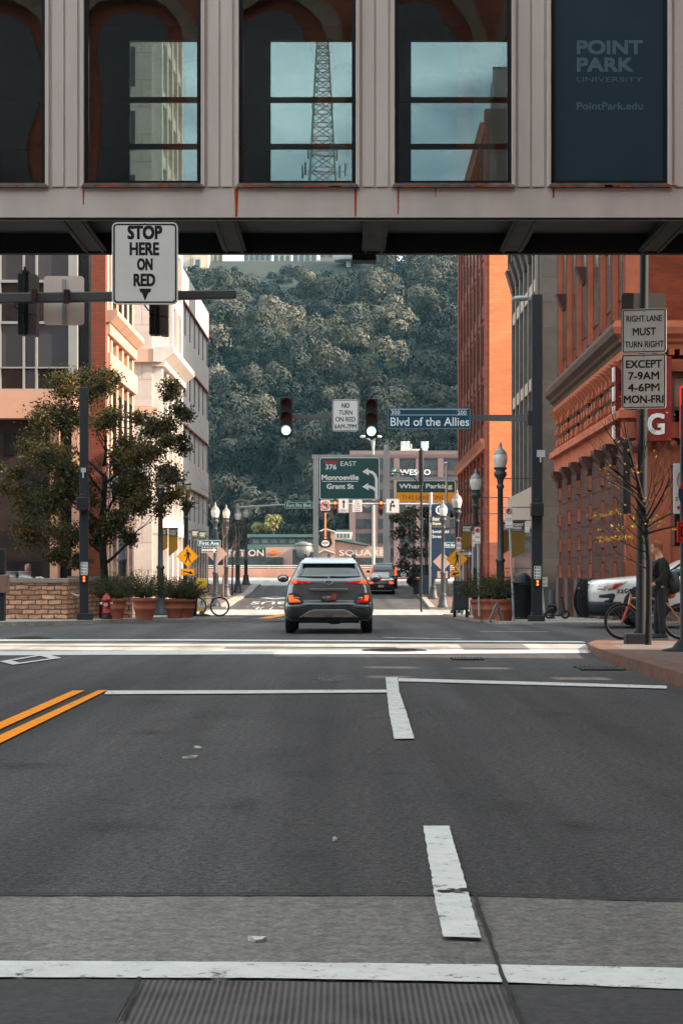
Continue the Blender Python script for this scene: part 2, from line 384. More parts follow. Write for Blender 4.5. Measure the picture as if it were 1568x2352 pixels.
ys = [-80, 0, 48] + [y for y in range(54, 166, 6)] + [166]
mb = MB()
for i, (a, b) in enumerate(zip(ys, ys[1:])):
    mb.quad((-220, a, G(a)), (220, a, G(a)), (220, b, G(b)), (-220, b, G(b)))
struct(mb, 'road', ASPH, 'dark grey asphalt roadway running away towards the wooded hill')
mb = MB(); mb.box(-220, 220, 166, 171, -9, .93)
struct(mb, 'river_bank', PAVE, 'concrete edge of the river bank at the far end of the street')
mb = MB(); mb.quad((-900, 171, -7), (900, 171, -7), (900, 320, -7), (-900, 320, -7))
struct(mb, 'river_water', mat('water', (.03, .06, .065), .12, 0, .1, .2, bump=.3, bscale=1), 'strip of river water below the far bank')
mb = MB(); mb.quad((-3000, 320, -.2), (3000, 320, -.2), (3000, 3500, -.2), (-3000, 3500, -.2)); mb.quad((-3000, 320, -9), (3000, 320, -9), (3000, 320, -.2), (-3000, 320, -.2))
struct(mb, 'far_ground', mat('far_soil', (.12, .11, .09)), 'flat ground on the far side of the river')

# light concrete strip across the near end of the road, cut at a joint, with a grooved part below the white line
def gq(mb, pts, z=.004, j=.0025):
    w_ = [gp(px, py) for px, py in pts]; out = []
    for p, q in zip(w_, w_[1:] + w_[:1]):
        n = max(1, min(60, int(math.hypot(q[0] - p[0], q[1] - p[1]) / .06)))
        out += [(p[0] + (q[0] - p[0]) * k / n + random.uniform(-j, j) * (k > 0), p[1] + (q[1] - p[1]) * k / n + random.uniform(-j, j) * (k > 0), z) for k in range(n)]
    mb.quad(*out)
mb = MB()
y_edge = lambda px: gp(px, 2059 + max(0, px - 1085) * .032)[1]
xs = [-14, -2] + [X(p, 7.4) for p in (300, 700, 1085, 1250, 1568)] + [2.2, 3.6]
for a, b in zip(xs, xs[1:]):
    ya, yb = [y_edge(784 + q * F / 7.4) if 0 < 784 + q * F / 7.4 < 1600 else (7.42 if q < 0 else 7.28) for q in (a, b)]
    mb.quad((a, -6, .004), (b, -6, .004), (b, yb, .004), (a, ya, .004))
struct(mb, 'road_concrete_strip', CONC, 'light grey concrete strip across the near end of the road')
def tined():
    m, t, b = _newmat('tined_concrete'); n = t.nodes.new; l = t.links.new
    c = n('ShaderNodeTexCoord'); wv = n('ShaderNodeTexWave'); wv.wave_type = 'BANDS'; wv.bands_direction = 'X'; wv.inputs['Scale'].default_value = 17
    wv.inputs['Distortion'].default_value = .35; wv.inputs['Detail'].default_value = 3; wv.inputs['Detail Scale'].default_value = 2
    l(c.outputs['Object'], wv.inputs['Vector'])
    z = n('ShaderNodeTexNoise'); z.inputs['Scale'].default_value = 5; z.inputs['Detail'].default_value = 8; l(c.outputs['Object'], z.inputs['Vector'])
    ad = n('ShaderNodeMath'); ad.operation = 'MULTIPLY_ADD'; ad.inputs[1].default_value = .55; l(wv.outputs['Fac'], ad.inputs[0]); l(z.outputs['Fac'], ad.inputs[2])
    r = n('ShaderNodeValToRGB'); r.color_ramp.elements[0].position = .4; r.color_ramp.elements[1].position = 1.0
    r.color_ramp.elements[0].color = (.022, .022, .023, 1); r.color_ramp.elements[1].color = (.095, .086, .078, 1)
    l(ad.outputs[0], r.inputs[0]); l(r.outputs[0], b.inputs['Base Color']); b.inputs['Roughness'].default_value = .9
    bp = n('ShaderNodeBump'); bp.inputs['Strength'].default_value = .5; bp.inputs['Distance'].default_value = .006; l(wv.outputs['Fac'], bp.inputs['Height']); l(bp.outputs[0], b.inputs['Normal'])
    return m
mb = MB(); x0, y0 = gp(322, 2256); x1, y1 = gp(1160, 2268)
mb.quad((x0 - .01, 3.0, .008), (x1 + .012, 3.0, .008), (x1, y1, .008), (x0, y0, .008))
struct(mb, 'grooved_concrete_slab', tined(), 'dark grooved concrete slab below the near white line')
mb = MB(); mb.quad((-14, 2.5, .0085), (x0 - .016, 2.5, .0085), (x0 - .006, y0, .0085), (-14, y0 + .03, .0085)); mb.quad((x1 + .014, 2.5, .0085), (3.6, 2.5, .0085), (3.6, y1 - .06, .0085), (x1 + .006, y1 - .004, .0085))
struct(mb, 'corner_shade_slab', ground_mat('corner_shade_concrete', (.042, .041, .043), (.026, .026, .029), (.066, .061, .059), speck=.15, sc2=60, bump=.15), 'concrete slabs either side of the grooved slab with corner shade painted in')  # darkening of the near corner put into the slab colour
JOINT = mat('joint_tar', (.022, .02, .018), .9, 0, .4, 12)
def ribbon(mb, pts, wd, z):
    pts = [Vector((p[0], p[1], 0)) for p in pts]
    out = []
    for i, p in enumerate(pts):
        d = (pts[min(i + 1, len(pts) - 1)] - pts[max(0, i - 1)]).normalized(); nn = Vector((-d.y, d.x, 0))
        k = wd * random.uniform(.7, 1.3)
        out.append((p + nn * k / 2, p - nn * k / 2))
    for (a, b), (c, d) in zip(out, out[1:]): mb.quad((a.x, a.y, z), (b.x, b.y, z), (d.x, d.y, z), (c.x, c.y, z))
mb = MB()
def wob(a, b, n=14, j=.004):
    return [(a[0] + (b[0] - a[0]) * t / n + random.uniform(-j, j), a[1] + (b[1] - a[1]) * t / n + random.uniform(-j, j)) for t in range(n + 1)]
pj = [gp(1088, 2060), gp(1122, 2160), gp(1158, 2268), gp(1190, 2352)]; pj.append((pj[-1][0] + (pj[-1][0] - pj[-2][0]) * 4, pj[-1][1] - .9))
ribbon(mb, sum([wob(a, b, 10, .003) for a, b in zip(pj, pj[1:])], []), .014, .017)
ribbon(mb, wob(gp(322, 2256), gp(283, 2352), 10, .002), .012, .017)
ribbon(mb, wob((-6, 7.42), gp(0, 2060), 8, .01) + wob(gp(0, 2060), gp(1085, 2059), 40, .006) + wob(gp(1085, 2059), gp(1568, 2074), 20, .006) + [(3.5, 7.2)], .035, .013)
for k in range(9):
    c = gp(1012 + k * 8, 2057 + random.uniform(-3, 4)); r0 = random.uniform(.012, .03)
    mb.quad(*[(c[0] + r0 * 1.4 * math.cos(t), c[1] + r0 * math.sin(t), .0215 + k * .0003) for t in [R(60 * q + random.uniform(-20, 20)) for q in range(6)]])
ribbon(mb, wob(gp(1180, 1470), gp(1330, 1468), 22, .03), .05, .0065); ribbon(mb, wob(gp(420, 1472), gp(700, 1470), 22, .03), .05, .0065)
struct(mb, 'road_joints', JOINT, 'black tar joints and cracks between asphalt and concrete')

# dark patched and oily spots with soft edges
def stain():
    m, t, b = _newmat('oil_stain'); n = t.nodes.new; l = t.links.new
    b.inputs['Base Color'].default_value = (.018, .017, .017, 1); b.inputs['Roughness'].default_value = .55
    c = n('ShaderNodeTexCoord'); z = n('ShaderNodeTexNoise'); z.inputs['Scale'].default_value = 4; z.inputs['Detail'].default_value = 9; z.inputs['Roughness'].default_value = .7; l(c.outputs['Object'], z.inputs['Vector'])
    at = n('ShaderNodeAttribute'); at.attribute_name = 'soft'; mu = n('ShaderNodeMath'); mu.operation = 'MULTIPLY'; l(z.outputs['Fac'], mu.inputs[0]); l(at.outputs['Fac'], mu.inputs[1])
    r = n('ShaderNodeMapRange'); r.inputs['From Min'].default_value = .2; r.inputs['From Max'].default_value = .62; r.inputs['To Max'].default_value = .62; l(mu.outputs[0], r.inputs[0])
    tr = n('ShaderNodeBsdfTransparent'); mxs = n('ShaderNodeMixShader'); l(r.outputs[0], mxs.inputs[0]); l(tr.outputs[0], mxs.inputs[1]); l(b.outputs[0], mxs.inputs[2])
    l(mxs.outputs[0], [q for q in t.nodes if q.type == 'OUTPUT_MATERIAL'][0].inputs[0]); return m
mb = MB(); soft = []
for px, py, rx, ry in ((350, 1682, .25, .5), (660, 1730, .35, 1.3), (560, 1850, .2, .9), (1150, 1850, .3, .9), (700, 1960, .25, .5), (250, 1900, .3, .6), (1330, 1900, .3, .5), (1000, 1640, .4, 1.2), (500, 1640, .5, 1.6), (1250, 1640, .5, 1.0), (760, 1560, .5, 1.6), (60, 1760, .5, .5), (1080, 1465, 1.2, 1.0), (400, 1462, 1.5, .8)):
    x, y = gp(px, py); k = 14; mb.add([(x, y, .0055)] + [(x + rx * math.cos(6.2832 * q / k), y + ry * math.sin(6.2832 * q / k), .0055) for q in range(k)], [(0, 1 + q, 1 + (q + 1) % k) for q in range(k)]); soft += [1.0] + [0.0] * k
st = struct(mb, 'road_stains', stain(), 'dark oil and patch stains scattered over the asphalt')
at = st.data.attributes.new('soft', 'FLOAT', 'POINT'); at.data.foreach_set('value', soft)
# painted markings
def marking(name, pts, m, label, z=.013, n=1):
    mb = MB(); gq(mb, pts, z); return struct(mb, name, m, label)
marking('crosswalk_line', [(-700, 2210), (0, 2216), (600, 2219), (1140, 2224.6), (1568, 2233), (2400, 2250), (2400, 2305), (1568, 2282), (1150, 2265.6), (600, 2256), (0, 2254), (-700, 2252)], WHITEP, 'wide white line across the concrete at the near edge')
marking('lane_line', [(971, 1905), (1031, 1905), (1052, 1980), (1073, 2056), (1105, 2166), (1018, 2163), (1002, 2095), (990, 2020)], WHITEP, 'white lane dash crossing the asphalt edge', .0175)
marking('lane_line', [(885, 1558), (913, 1558), (916, 1590), (933, 1640), (951, 1700), (905, 1701), (893, 1640), (889, 1600)], WHITEP, 'solid white lane line ending at the stop line')
marking('stop_line', [(915, 1560), (1250, 1569), (1530, 1577.5), (1530, 1584), (1250, 1576), (915, 1567)], WHITEP, 'white stop line of the right lane reaching the kerb', .012)
marking('stop_line', [(246, 1588.6), (560, 1587.8), (887, 1586.5), (888, 1593), (560, 1595.5), (240, 1597)], WHITEP, 'thin white stop line between yellow lines and lane line', .012)
for (a, b, c, d), nm in ((((-700, 1994), (167, 1588.5), (195, 1588.5), (-700, 2010)), 'outer'), (((-700, 2050), (227, 1587.5), (247, 1587.5), (-700, 2080)), 'inner')):
    pass
def yline(t0, t1, b0, b1, label):
    mb = MB(); T0, T1, B0, B1 = [Vector(gp(*q) + (0,)) for q in (t0, t1, b0, b1)]
    e = 2.6; A = T1 + (T0 - T1) * e; B = B1 + (B0 - B1) * e
    mb.quad((T1.x, T1.y, .012), (B1.x, B1.y, .012), (B.x, B.y, .012), (A.x, A.y, .012))
    struct(mb, 'yellow_line', YELP, label)
yline((0, 1662), (167.5, 1588.5), (0, 1678.5), (195, 1588.5), 'outer line of the double yellow centre line')
yline((0, 1692), (227, 1587.5), (0, 1711), (247, 1587.5), 'inner line of the double yellow centre line')
# crosswalk on the near side of the cross street
XW = ground_mat('crosswalk_concrete', (.36, .33, .30), (.25, .23, .21), (.46, .43, .39), speck=.14, sc1=.8, sc2=50, bump=.1, worn=.22)
mb = MB(); mb.quad((-30, 29.9, .004), (3.9, 30.6, .004), (4.2, 34.4, .004), (-30, 35.0, .004)); struct(mb, 'crosswalk_paving', XW, 'pale concrete crosswalk strip lit by the sun')
mb = MB(); mb.quad((1.95, 31.6, .008), (3.0, 31.6, .008), (3.1, 34.2, .008), (2.0, 34.2, .008)); mb.quad((-1.9, 32.2, .008), (.9, 32.2, .008), (.9, 32.9, .008), (-1.9, 32.9, .008))
struct(mb, 'crosswalk_brick', brick('crosswalk_brick', (.2, .16, .14), (.26, .2, .17), (.16, .15, .14), .22, .1, .3), 'grey brick insets in the sunlit crosswalk')
mb = MB(); mb.quad((-30, 28.6, .009), (-5.2, 29.4, .009), (3.75, 30.3, .009), (3.85, 31.6, .009), (-5.2, 30.9, .009), (-30, 30.0, .009)); struct(mb, 'crosswalk_line', WHITEP, 'near white edge line of the sunlit crosswalk')
mb = MB(); mb.quad((-30, 35.6, .009), (-3, 36.0, .009), (4.3, 35.0, .009), (4.3, 35.6, .009), (-3, 36.7, .009), (-30, 36.3, .009)); struct(mb, 'crosswalk_line', WHITEP, 'far white edge line of the sunlit crosswalk')
mb = MB(); ribbon(mb, wob((-9, 33.6), (-1.6, 33.0), 10, .05) + wob((-1.2, 33.0), (3.9, 31.9), 10, .05), .1, .0125); struct(mb, 'crosswalk_crack', JOINT, 'dark seam along the sunlit crosswalk')
mb = MB()
for a, b in (((2, 1533), (118, 1528)),): pass
dq = [gp(0, 1521), gp(105, 1503.5), gp(142, 1513), gp(30, 1529)]
cx, cy = sum(p[0] for p in dq) / 4, sum(p[1] for p in dq) / 4
inn = [(cx + (p[0] - cx) * .62, cy + (p[1] - cy) * .62) for p in dq]
for i in range(4):
    j = (i + 1) % 4; mb.quad(dq[i] + (.0135,), dq[j] + (.0135,), inn[j] + (.0135,), inn[i] + (.0135,))
struct(mb, 'lane_diamond', WHITEP, 'white diamond marking at the left end of the crosswalk')
def ground_text(txt, c, w, h, m, label, z=.012, rot=0):
    mb = MB(); ca, sa = math.cos(rot), math.sin(rot)
    mb.text_on(txt, (c[0], c[1], z), (ca, sa, 0), (-sa, ca, 0), w, h, .02)
    return struct(mb, 'lane_lettering', m, label)
a = gp(125, 1561); b = gp(20, 1582)
ground_text('BUS', (a[0] - 2.3, (a[1] + b[1]) / 2), 3.0, a[1] - b[1] - .1, WHITEW, 'white lane lettering by the yellow lines read from the other side', .012, math.pi)
# faded marks in the crossing and the far block
mb = MB()
for p0, p1, wd in (((560, 1414.5), (690, 1412), .28), ((640, 1423), (700, 1421.5), .2), ((470, 1420), (560, 1418.5), .2), ((700, 1424), (760, 1423), .2), ((1100, 1452), (1260, 1452), .22), ((880, 1466), (1060, 1469), .25)):
    ribbon(mb, wob(gp(*p0), gp(*p1), 6, .02), wd, .0125)
struct(mb, 'faded_line', WHITEW, 'faded white marks across the shaded crossing')
mb = MB()
for dx in (0, .32):
    p = [gp(600 + dx * 40, 1421), gp(655 + dx * 40, 1411)]
    ribbon(mb, wob(*p, 6, .01), .16, .0125)
struct(mb, 'yellow_line', YELP, 'worn yellow centre lines beyond the crossing')
def onroad(u, Y, dz=.006): return (S(u, Y), Y, G(Y) + dz)
def road_text(txt, u, Y, w, h, label):
    mb = MB(); vs, fs, _ = glyphs(txt, .03)
    mb.add([onroad(u - (v[0] - .5) * w, Y - (v[1] - .5) * h, .02) for v in vs], fs); struct(mb, 'lane_lettering', WHITEP, label)
road_text('ONLY', -4.9, 104.6, 2.4, 3.4, 'white ONLY lettering upside down in the far bus lane')
road_text('BUS', -4.9, 111, 2.0, 3.2, 'white BUS lettering upside down in the far bus lane')
mb = MB(); dd = [(-4.9, 117), (-3.9, 119.5), (-4.9, 122), (-5.9, 119.5)]; d2 = [(-4.9, 117.9), (-4.35, 119.5), (-4.9, 121.1), (-5.45, 119.5)]
for i in range(4):
    j = (i + 1) % 4; mb.quad(onroad(*dd[i], .02), onroad(*dd[j], .02), onroad(*d2[j], .02), onroad(*d2[i], .02))
struct(mb, 'lane_diamond', WHITEP, 'white diamond marking in the far bus lane')
# First Avenue crossing: pale concrete lit by the sun
mb = MB()
for a, b in ((86, 95), (95, 103.6)): mb.quad((-60, a, G(a) + .006), (60, a, G(a) + .006), (60, b, G(b) + .006), (-60, b, G(b) + .006))
struct(mb, 'cross_street', XW, 'pale concrete cross street in full sun beyond the grey car')
mb = MB()
for a, b in ((141, 150), (150, 158), (158, 164.8)): mb.quad((-60, a, G(a) + .006), (60, a, G(a) + .006), (60, b, G(b) + .006), (-60, b, G(b) + .006))
struct(mb, 'far_cross_street', XW, 'pale sunlit boulevard in front of the river wall')

# ---------------------------------------------------------------- pavements with kerbs
KERB = ground_mat('kerb_stone', (.27, .235, .2), (.19, .16, .14), (.34, .3, .26), speck=.15, sc1=1.5, sc2=40, bump=.15)
KERBR = ground_mat('kerb_warm_tint', (.16, .075, .05), (.11, .055, .04), (.2, .1, .07), speck=.2, sc1=1.5, sc2=40, bump=.2)  # warm light on the kerb face put into the stone colour
def slab(name, rows, m, label, kerb_side, klabel, kmat=None, kw=.2, front=False):
    """rows: (Y, edge, outer, height); the kerb runs along the edge side"""
    mb = MB(); kb = MB(); sg = 1 if kerb_side == 'l' else -1
    for (Ya, ea, oa, ha), (Yb, eb, ob, hb) in zip(rows, rows[1:]):
        za, zb = G(Ya) + ha, G(Yb) + hb; ia, ib = ea + sg * kw, eb + sg * kw
        mb.quad((ia, Ya, za), (oa, Ya, za), (ob, Yb, zb), (ib, Yb, zb))
        kb.quad((ea, Ya, za + .002), (ia, Ya, za + .002), (ib, Yb, zb + .002), (eb, Yb, zb + .002))
        kb.quad((ea, Ya, G(Ya) - .05), (ea, Ya, za + .002), (eb, Yb, zb + .002), (eb, Yb, G(Yb) - .05))
    for r, nx in ((rows[0], -1), (rows[-1], 1)):
        Y, e, o, h = r; z = G(Y) + h
        kb.quad((e, Y, G(Y) - .05), (o, Y, G(Y) - .05), (o, Y, z + .002), (e, Y, z + .002))
    struct(mb, name, m, label); struct(kb, 'kerb', kmat or KERB, klabel)
slab('pavement', [(-60, 3.6, 40, .16), (16, 3.6, 40, .16), (24, 3.6, 40, .155), (27, 3.64, 40, .145), (29, 3.72, 40, .13), (30.5, 3.82, 40, .115), (32, 3.95, 40, .095), (33.5, 4.2, 40, .075), (35, 4.5, 40, .055), (36.3, 4.9, 40, .045), (37.3, 5.6, 40, .04)], PAVEB, 'brick pavement at the near right corner', 'l', 'curved kerb of the near right corner with warm light painted in', KERBR, .34)
slab('pavement', [(-60, -11.5, -40, .15), (27, -11.5, -40, .15), (29.5, -12.5, -40, .12)], PAVE, 'pavement on the near left side', 'r', 'kerb of the near left pavement')
slab('pavement', [(46.5, -7.6, -60, .1), (48, -6.0, -60, .1), (52, -5.75, -60, .1), (58, S(-6.1, 58), -60, .1), (86, S(-6.8, 86), -60, .1)], PAVE, 'pavement of the far left corner under planters and tree', 'r', 'grey kerb of the far left corner', None, .22)
slab('pavement', [(48.0, 4.6, 60, .05), (48.6, 3.9, 60, .06), (50, 3.7, 60, .07), (54, S(3.45, 54), 60, .09), (62, S(3.4, 62), 60, .1), (86, S(3.7, 86), 60, .1)], PAVE, 'pavement of the far right corner under planters', 'l', 'grey kerb of the far right corner', None, .22)
slab('pavement', [(103.6, S(-6.8, 104), -60, .13), (112, S(-6.8, 112), -60, .13), (120, S(-6.8, 120), -60, .13), (128, S(-6.8, 128), -60, .13), (135, S(-6.8, 135), -60, .13), (141, S(-6.8, 141), -60, .13)], PAVEB, 'pavement of the distant left block with lamp posts', 'r', 'pale kerb of the distant left block', PAVE, .5)
slab('pavement', [(103.6, S(3.75, 104), 60, .13), (112, S(3.75, 112), 60, .13), (120, S(3.75, 120), 60, .13), (128, S(3.75, 128), 60, .13), (135, S(3.75, 135), 60, .13), (141, S(3.75, 141), 60, .13)], PAVEB, 'pavement of the distant right block with lamp posts', 'l', 'pale kerb of the distant right block', PAVE, .3)
# covers, grates and litter
IRON = mat('cast_iron', (.05, .045, .042), .6, .6, .3, 20)
def manhole(px, py, r, label):
    x, y = gp(px, py); t = thing('manhole_cover', label, 'manhole cover', (x, y, 0), 'manhole covers in the road')
    MB().ring((x, y, .006), r, .02, 28, 4, 'z').build('rim', IRON, t)
    m = MB(); m.lathe([(r * .97, .005), (r * .97, .012), (0.02, .013)], 24, (x, y, 0))
    for k in range(-3, 4): m.box(x - r * .7, x + r * .7, y + k * r * .22 - .01, y + k * r * .22 + .01, .012, .016)
    m.build('lid', IRON, t)
manhole(70, 1466, .42, 'dark round manhole cover in the crossing at far left'); manhole(905, 1495.5, .5, 'dark round manhole cover just before the sunlit crosswalk')
def grate(px, py, w, d, label, ang=0):
    x, y = gp(px, py); t = thing('drain_grate', label, 'drain grate', (x, y, 0), 'drain grates in the road')
    m = MB(); m.box(x - w / 2, x + w / 2, y - d / 2, y + d / 2, .002, .006); m.build('pit', mat('pit_black', (.01, .01, .01), .9), t)
    m = MB()
    for k in range(9):
        q = x - w / 2 + w * (k + .25) / 9; m.box(q, q + w / 20, y - d / 2, y + d / 2, .006, .018)
    m.box(x - w / 2 - .03, x + w / 2 + .03, y - d / 2 - .03, y - d / 2, .004, .02); m.box(x - w / 2 - .03, x + w / 2 + .03, y + d / 2, y + d / 2 + .03, .004, .02)
    m.build('bars', IRON, t)
grate(1375, 1537, .52, .75, 'iron storm drain grate beside the near right kerb'); grate(1072, 1515, .4, .5, 'small iron grate in the lane before the crosswalk')
for k, (px, py, dx, dy, lb) in enumerate(((592, 2165, .035, .010, 'crumpled white litter scrap on the pale concrete strip'), (455, 1720.5, .035, .008, 'small white paper scrap on the asphalt above another scrap'), (438, 1743.5, .06, .008, 'long white paper scrap on the asphalt below a smaller scrap'), (770, 1933, .012, .012, 'tiny white speck of litter on the open asphalt'))):
    x, y = gp(px, py); m = MB(); kk = 7
    top = [(x + dx * math.cos(6.28 * q / kk) * random.uniform(.7, 1.1), y + dy * 2.2 * math.sin(6.28 * q / kk) * random.uniform(.7, 1.1), .012 + random.uniform(0, .014)) for q in range(kk)]
    m.add(top + [(p[0], p[1], .005) for p in top], [tuple(range(kk)), tuple(range(2 * kk - 1, kk - 1, -1))] + [(i, (i + 1) % kk, kk + (i + 1) % kk, kk + i) for i in range(kk)])
    tag(m.build('litter_scrap', mat('paper_white', (.6, .6, .57), .8), at=(x, y, 0)), lb, 'litter')
# ================================================================ BRIDGE OVER THE STREET
BZ0, BZ1 = 26.2, 29.2
BP = F / BZ0
STEEL = mat('bridge_paint', (.62, .55, .505), .55, 0, .17, 1.1, bump=.12, bscale=120, streak=6)
DARKF = mat('window_gasket', (.008, .009, .01), .35, 0, 0)
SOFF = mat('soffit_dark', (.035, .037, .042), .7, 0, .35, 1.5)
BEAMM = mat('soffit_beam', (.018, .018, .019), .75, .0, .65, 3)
RUST = mat('rust', (.42, .06, .012), .9, 0, .5, 9)
INT = mat('corridor_inside', (.05, .04, .036), .8, 0, .3, 2)
WGL = clear_glass('bridge_glass', (.72, .74, .74), .13)
zb = Z(500, BZ0); zs = Z(430, BZ0); zg0 = Z(419, BZ0); ztop = 12.7; zg1 = 9.9
bridge = thing('skybridge', 'grey steel enclosed footbridge spanning the street overhead', 'footbridge', (0, BZ0, 0))
pitch = 357 / BP; wn0 = [X(p, BZ0) for p in (-157, 200, 555, 912, 1270, 1627, -514)]
wn0.sort(); ww = 256 / BP
xl, xr = X(-900, BZ0), X(2450, BZ0)
m = MB()
m.box(xl, xr, BZ0, BZ0 + .18, zb, zs - .002)                       # lower fascia
m.box(xl, xr, BZ0, BZ0 + .18, zg1 + .08, ztop)                      # upper fascia
edges = [xl] + sum([[a - .035, a + ww + .035] for a in wn0], []) + [xr]
for a, b in zip(edges[::2], edges[1::2]):
    m.box(a, b, BZ0 + .004, BZ0 + .18, zs - .002, zg1 + .08)
    if b - a < 2:
        c = (a + b) / 2
        for q0, q1, pr in ((a + .0, a + .05, .05), (b - .05, b, .05), (a + .085, c - .012, .025), (c + .012, b - .085, .025)):
            m.box(q0, q1, BZ0 - pr, BZ0 + .003, zs - .0, zg1 + .08)
m.build('fascia', STEEL, bridge, bevel=.006)
m = MB(); m.box(xl, xr, BZ0 + .02, BZ0 + .1, zb - .025, zb - .001); m.build('lower_edge_trim', DARKF, bridge)
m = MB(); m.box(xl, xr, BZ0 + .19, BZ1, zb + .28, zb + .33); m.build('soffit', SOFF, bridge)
m = MB(); m.box(xl, xr, BZ1 - .14, BZ1, zb - .01, zs + .1); m.build('far_girder', mat('girder_black', (.012, .013, .015), .7), bridge)
bx = [X(p, BZ0) for p in (-557, -197, 158, 512, 865, 1215, 1568, 1925)]
for x in bx:
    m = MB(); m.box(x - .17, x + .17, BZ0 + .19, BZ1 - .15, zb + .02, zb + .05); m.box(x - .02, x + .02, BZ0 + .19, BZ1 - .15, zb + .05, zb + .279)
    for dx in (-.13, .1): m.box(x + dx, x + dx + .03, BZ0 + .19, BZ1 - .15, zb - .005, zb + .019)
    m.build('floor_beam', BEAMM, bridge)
m = MB(); m.box(X(808, BZ1), X(863, BZ1), BZ1 - .10, BZ1 + .25, Z(600, BZ1), zb - .012); m.build('junction_box', mat('girder_black', (0, 0, 0)), bridge)
for i, a in enumerate(wn0):                                            # near windows
    x0, x1 = a, a + ww; g = .03
    fr = MB()
    fr.box(x0 - .033, x0 + .02, BZ0 + .01, BZ0 + .09, zg0 - .02, zg1 + .07); fr.box(x1 - .02, x1 + .033, BZ0 + .01, BZ0 + .09, zg0 - .02, zg1 + .07)
    fr.box(x0 + .021, x1 - .021, BZ0 + .011, BZ0 + .089, zg0 - .02, zg0 + .025); fr.box(x0 + .021, x1 - .021, BZ0 + .011, BZ0 + .089, zg1 + .03, zg1 + .07)
    fo = fr.build('window', DARKF, bridge)
    gl = MB(); gl.box(x0 + .021, x1 - .021, BZ0 + .045, BZ0 + .057, zg0 + .026, zg1 + .029); gl.build('pane', WGL, fo)
    si = MB(); si.box(x0 - .06, x1 + .06, BZ0 - .065, BZ0 + .008, zs - .012, zs + .03); si.box(x0 - .05, x1 + .05, BZ0 - .03, BZ0 + .006, zs + .031, zs + .05)
    si.build('sill', mat('sill_rusty', (.14, .105, .09), .6, 0, .6, 5), fo, bevel=.005)
    if i > 0:
        ru = MB()
        for k in range(7):
            q = random.uniform(x0 - .02, x1); wd = random.uniform(.02, .2)
            ru.quad((q, BZ0 - .068, zs - .01), (q + wd, BZ0 - .068, zs - .01), (q + wd, BZ0 - .068, zs + random.uniform(0, .02)), (q, BZ0 - .068, zs + random.uniform(0, .02)))
        ru.build('rust_stain', RUST, fo)
m = MB()
for px, yb, wd in ((543, 498, 9), (816, 497, 6), (1000, 452, 3), (914, 492, 4), (192, 470, 4), (1270, 455, 6)):
    q = X(px, BZ0); h = wd / BP / 2
    m.quad((q - h, BZ0 - .003, zs - .015), (q + h, BZ0 - .003, zs - .015), (q + h * .5, BZ0 - .003, Z(yb, BZ0)), (q - h * .6, BZ0 - .003, Z(yb, BZ0)))
m.build('rust_run', RUST, bridge)
# far wall with its openings, floor, ceiling, rails
FP = F / BZ1
fo_l = [X(p, BZ1) for p in (300, 622, 943)]; fw = 232 / FP; fz0, fz1 = zs + .12, Z(97, BZ1)
m = MB()
m.box(xl, xr, BZ1 - .13, BZ1, fz1, ztop); m.box(xl, xr, BZ1 - .13, BZ1, zs + .101, fz0)
e2 = [xl] + sum([[a, a + fw] for a in fo_l], []) + [xr]
for a, b in zip(e2[::2], e2[1::2]): m.box(a, b, BZ1 - .13, BZ1, fz0 + .001, fz1 - .001)
m.build('far_wall', INT, bridge)
for a in fo_l:
    m = MB(); m.box(a + .001, a + fw - .001, BZ1 - .08, BZ1 - .065, fz0 + .002, fz1 - .002); m.build('far_pane', clear_glass('far_glass', (.60, .70, .70), .03), bridge)
m = MB()
for y in (231, 338): m.box(xl, xr, BZ1 - .26, BZ1 - .20, Z(y + 6, BZ1 - .2), Z(y - 6, BZ1 - .2))
m.build('hand_rail', mat('rail_brown', (.05, .028, .02), .4, .2), bridge)
m = MB(); m.box(xl, xr, BZ0 + .19, BZ1 - .15, zs - .06, zs); m.build('corridor_floor', INT, bridge)
m = MB(); m.box(xl, xr, BZ0 + .19, BZ1 - .15, 9.2, 9.3); m.build('corridor_ceiling', INT, bridge)
m = MB(); m.box(xl, xr, BZ0 - .05, BZ1 + .05, ztop, ztop + .2); m.build('roof', STEEL, bridge)
# printed dark sheet behind the fifth window
xa = wn0[5]; cx = X(1400, BZ0)
m = MB(); m.box(xa + .022, xa + ww - .022, BZ0 + .032, BZ0 + .044, zg0 + .03, zg1 + .02); m.build('window_sheet', mat('sheet_teal', (.011, .038, .056), .45, 0, .12, 1), bridge)
m = MB(); yy = BZ0 + .0305; zc = lambda y: Z(y, BZ0)
m.text('POINT', cx, zc(107), 33 / BP, yy, 152 / BP, .045); m.text('PARK', X(1389, BZ0), zc(147), 33 / BP, yy, 130 / BP, .045)
m.text('UNIVERSITY', cx, zc(181), 11 / BP, yy, 152 / BP, .0); m.text('PointPark.edu', cx, zc(242), 17 / BP, yy, 152 / BP, .02)
m.build('lettering', mat('sheet_letters', (.075, .14, .16), .6, 0, 0), bridge)
for sx in (-1,):
    x0 = xl - 4
    m = MB(); m.box(x0, x0 + 4, BZ0 - .5, BZ1 + .5, 0, ztop + .6); m.build('stair_tower', brick('tower_brick', (.2, .1, .07), (.16, .08, .055), (.2, .18, .16)), bridge)

# ================================================================ BUILDINGS OUT OF VIEW (one seen in the glass, two added to shade the road)
BB = brick('brown_brick', (.30, .085, .04), (.22, .06, .03), (.15, .09, .07), .24, .08, .3)
STONE = mat('arch_stone', (.16, .12, .09), .85, 0, .25, 1.5)
back = thing('arched_brick_building', 'tall brown brick building with stone arches behind the viewer', 'building', (0, -14, 0))
ROOF = 30.2
m = MB(); m.box(-46, 60, -30, -14, 0, ROOF - 5.6)
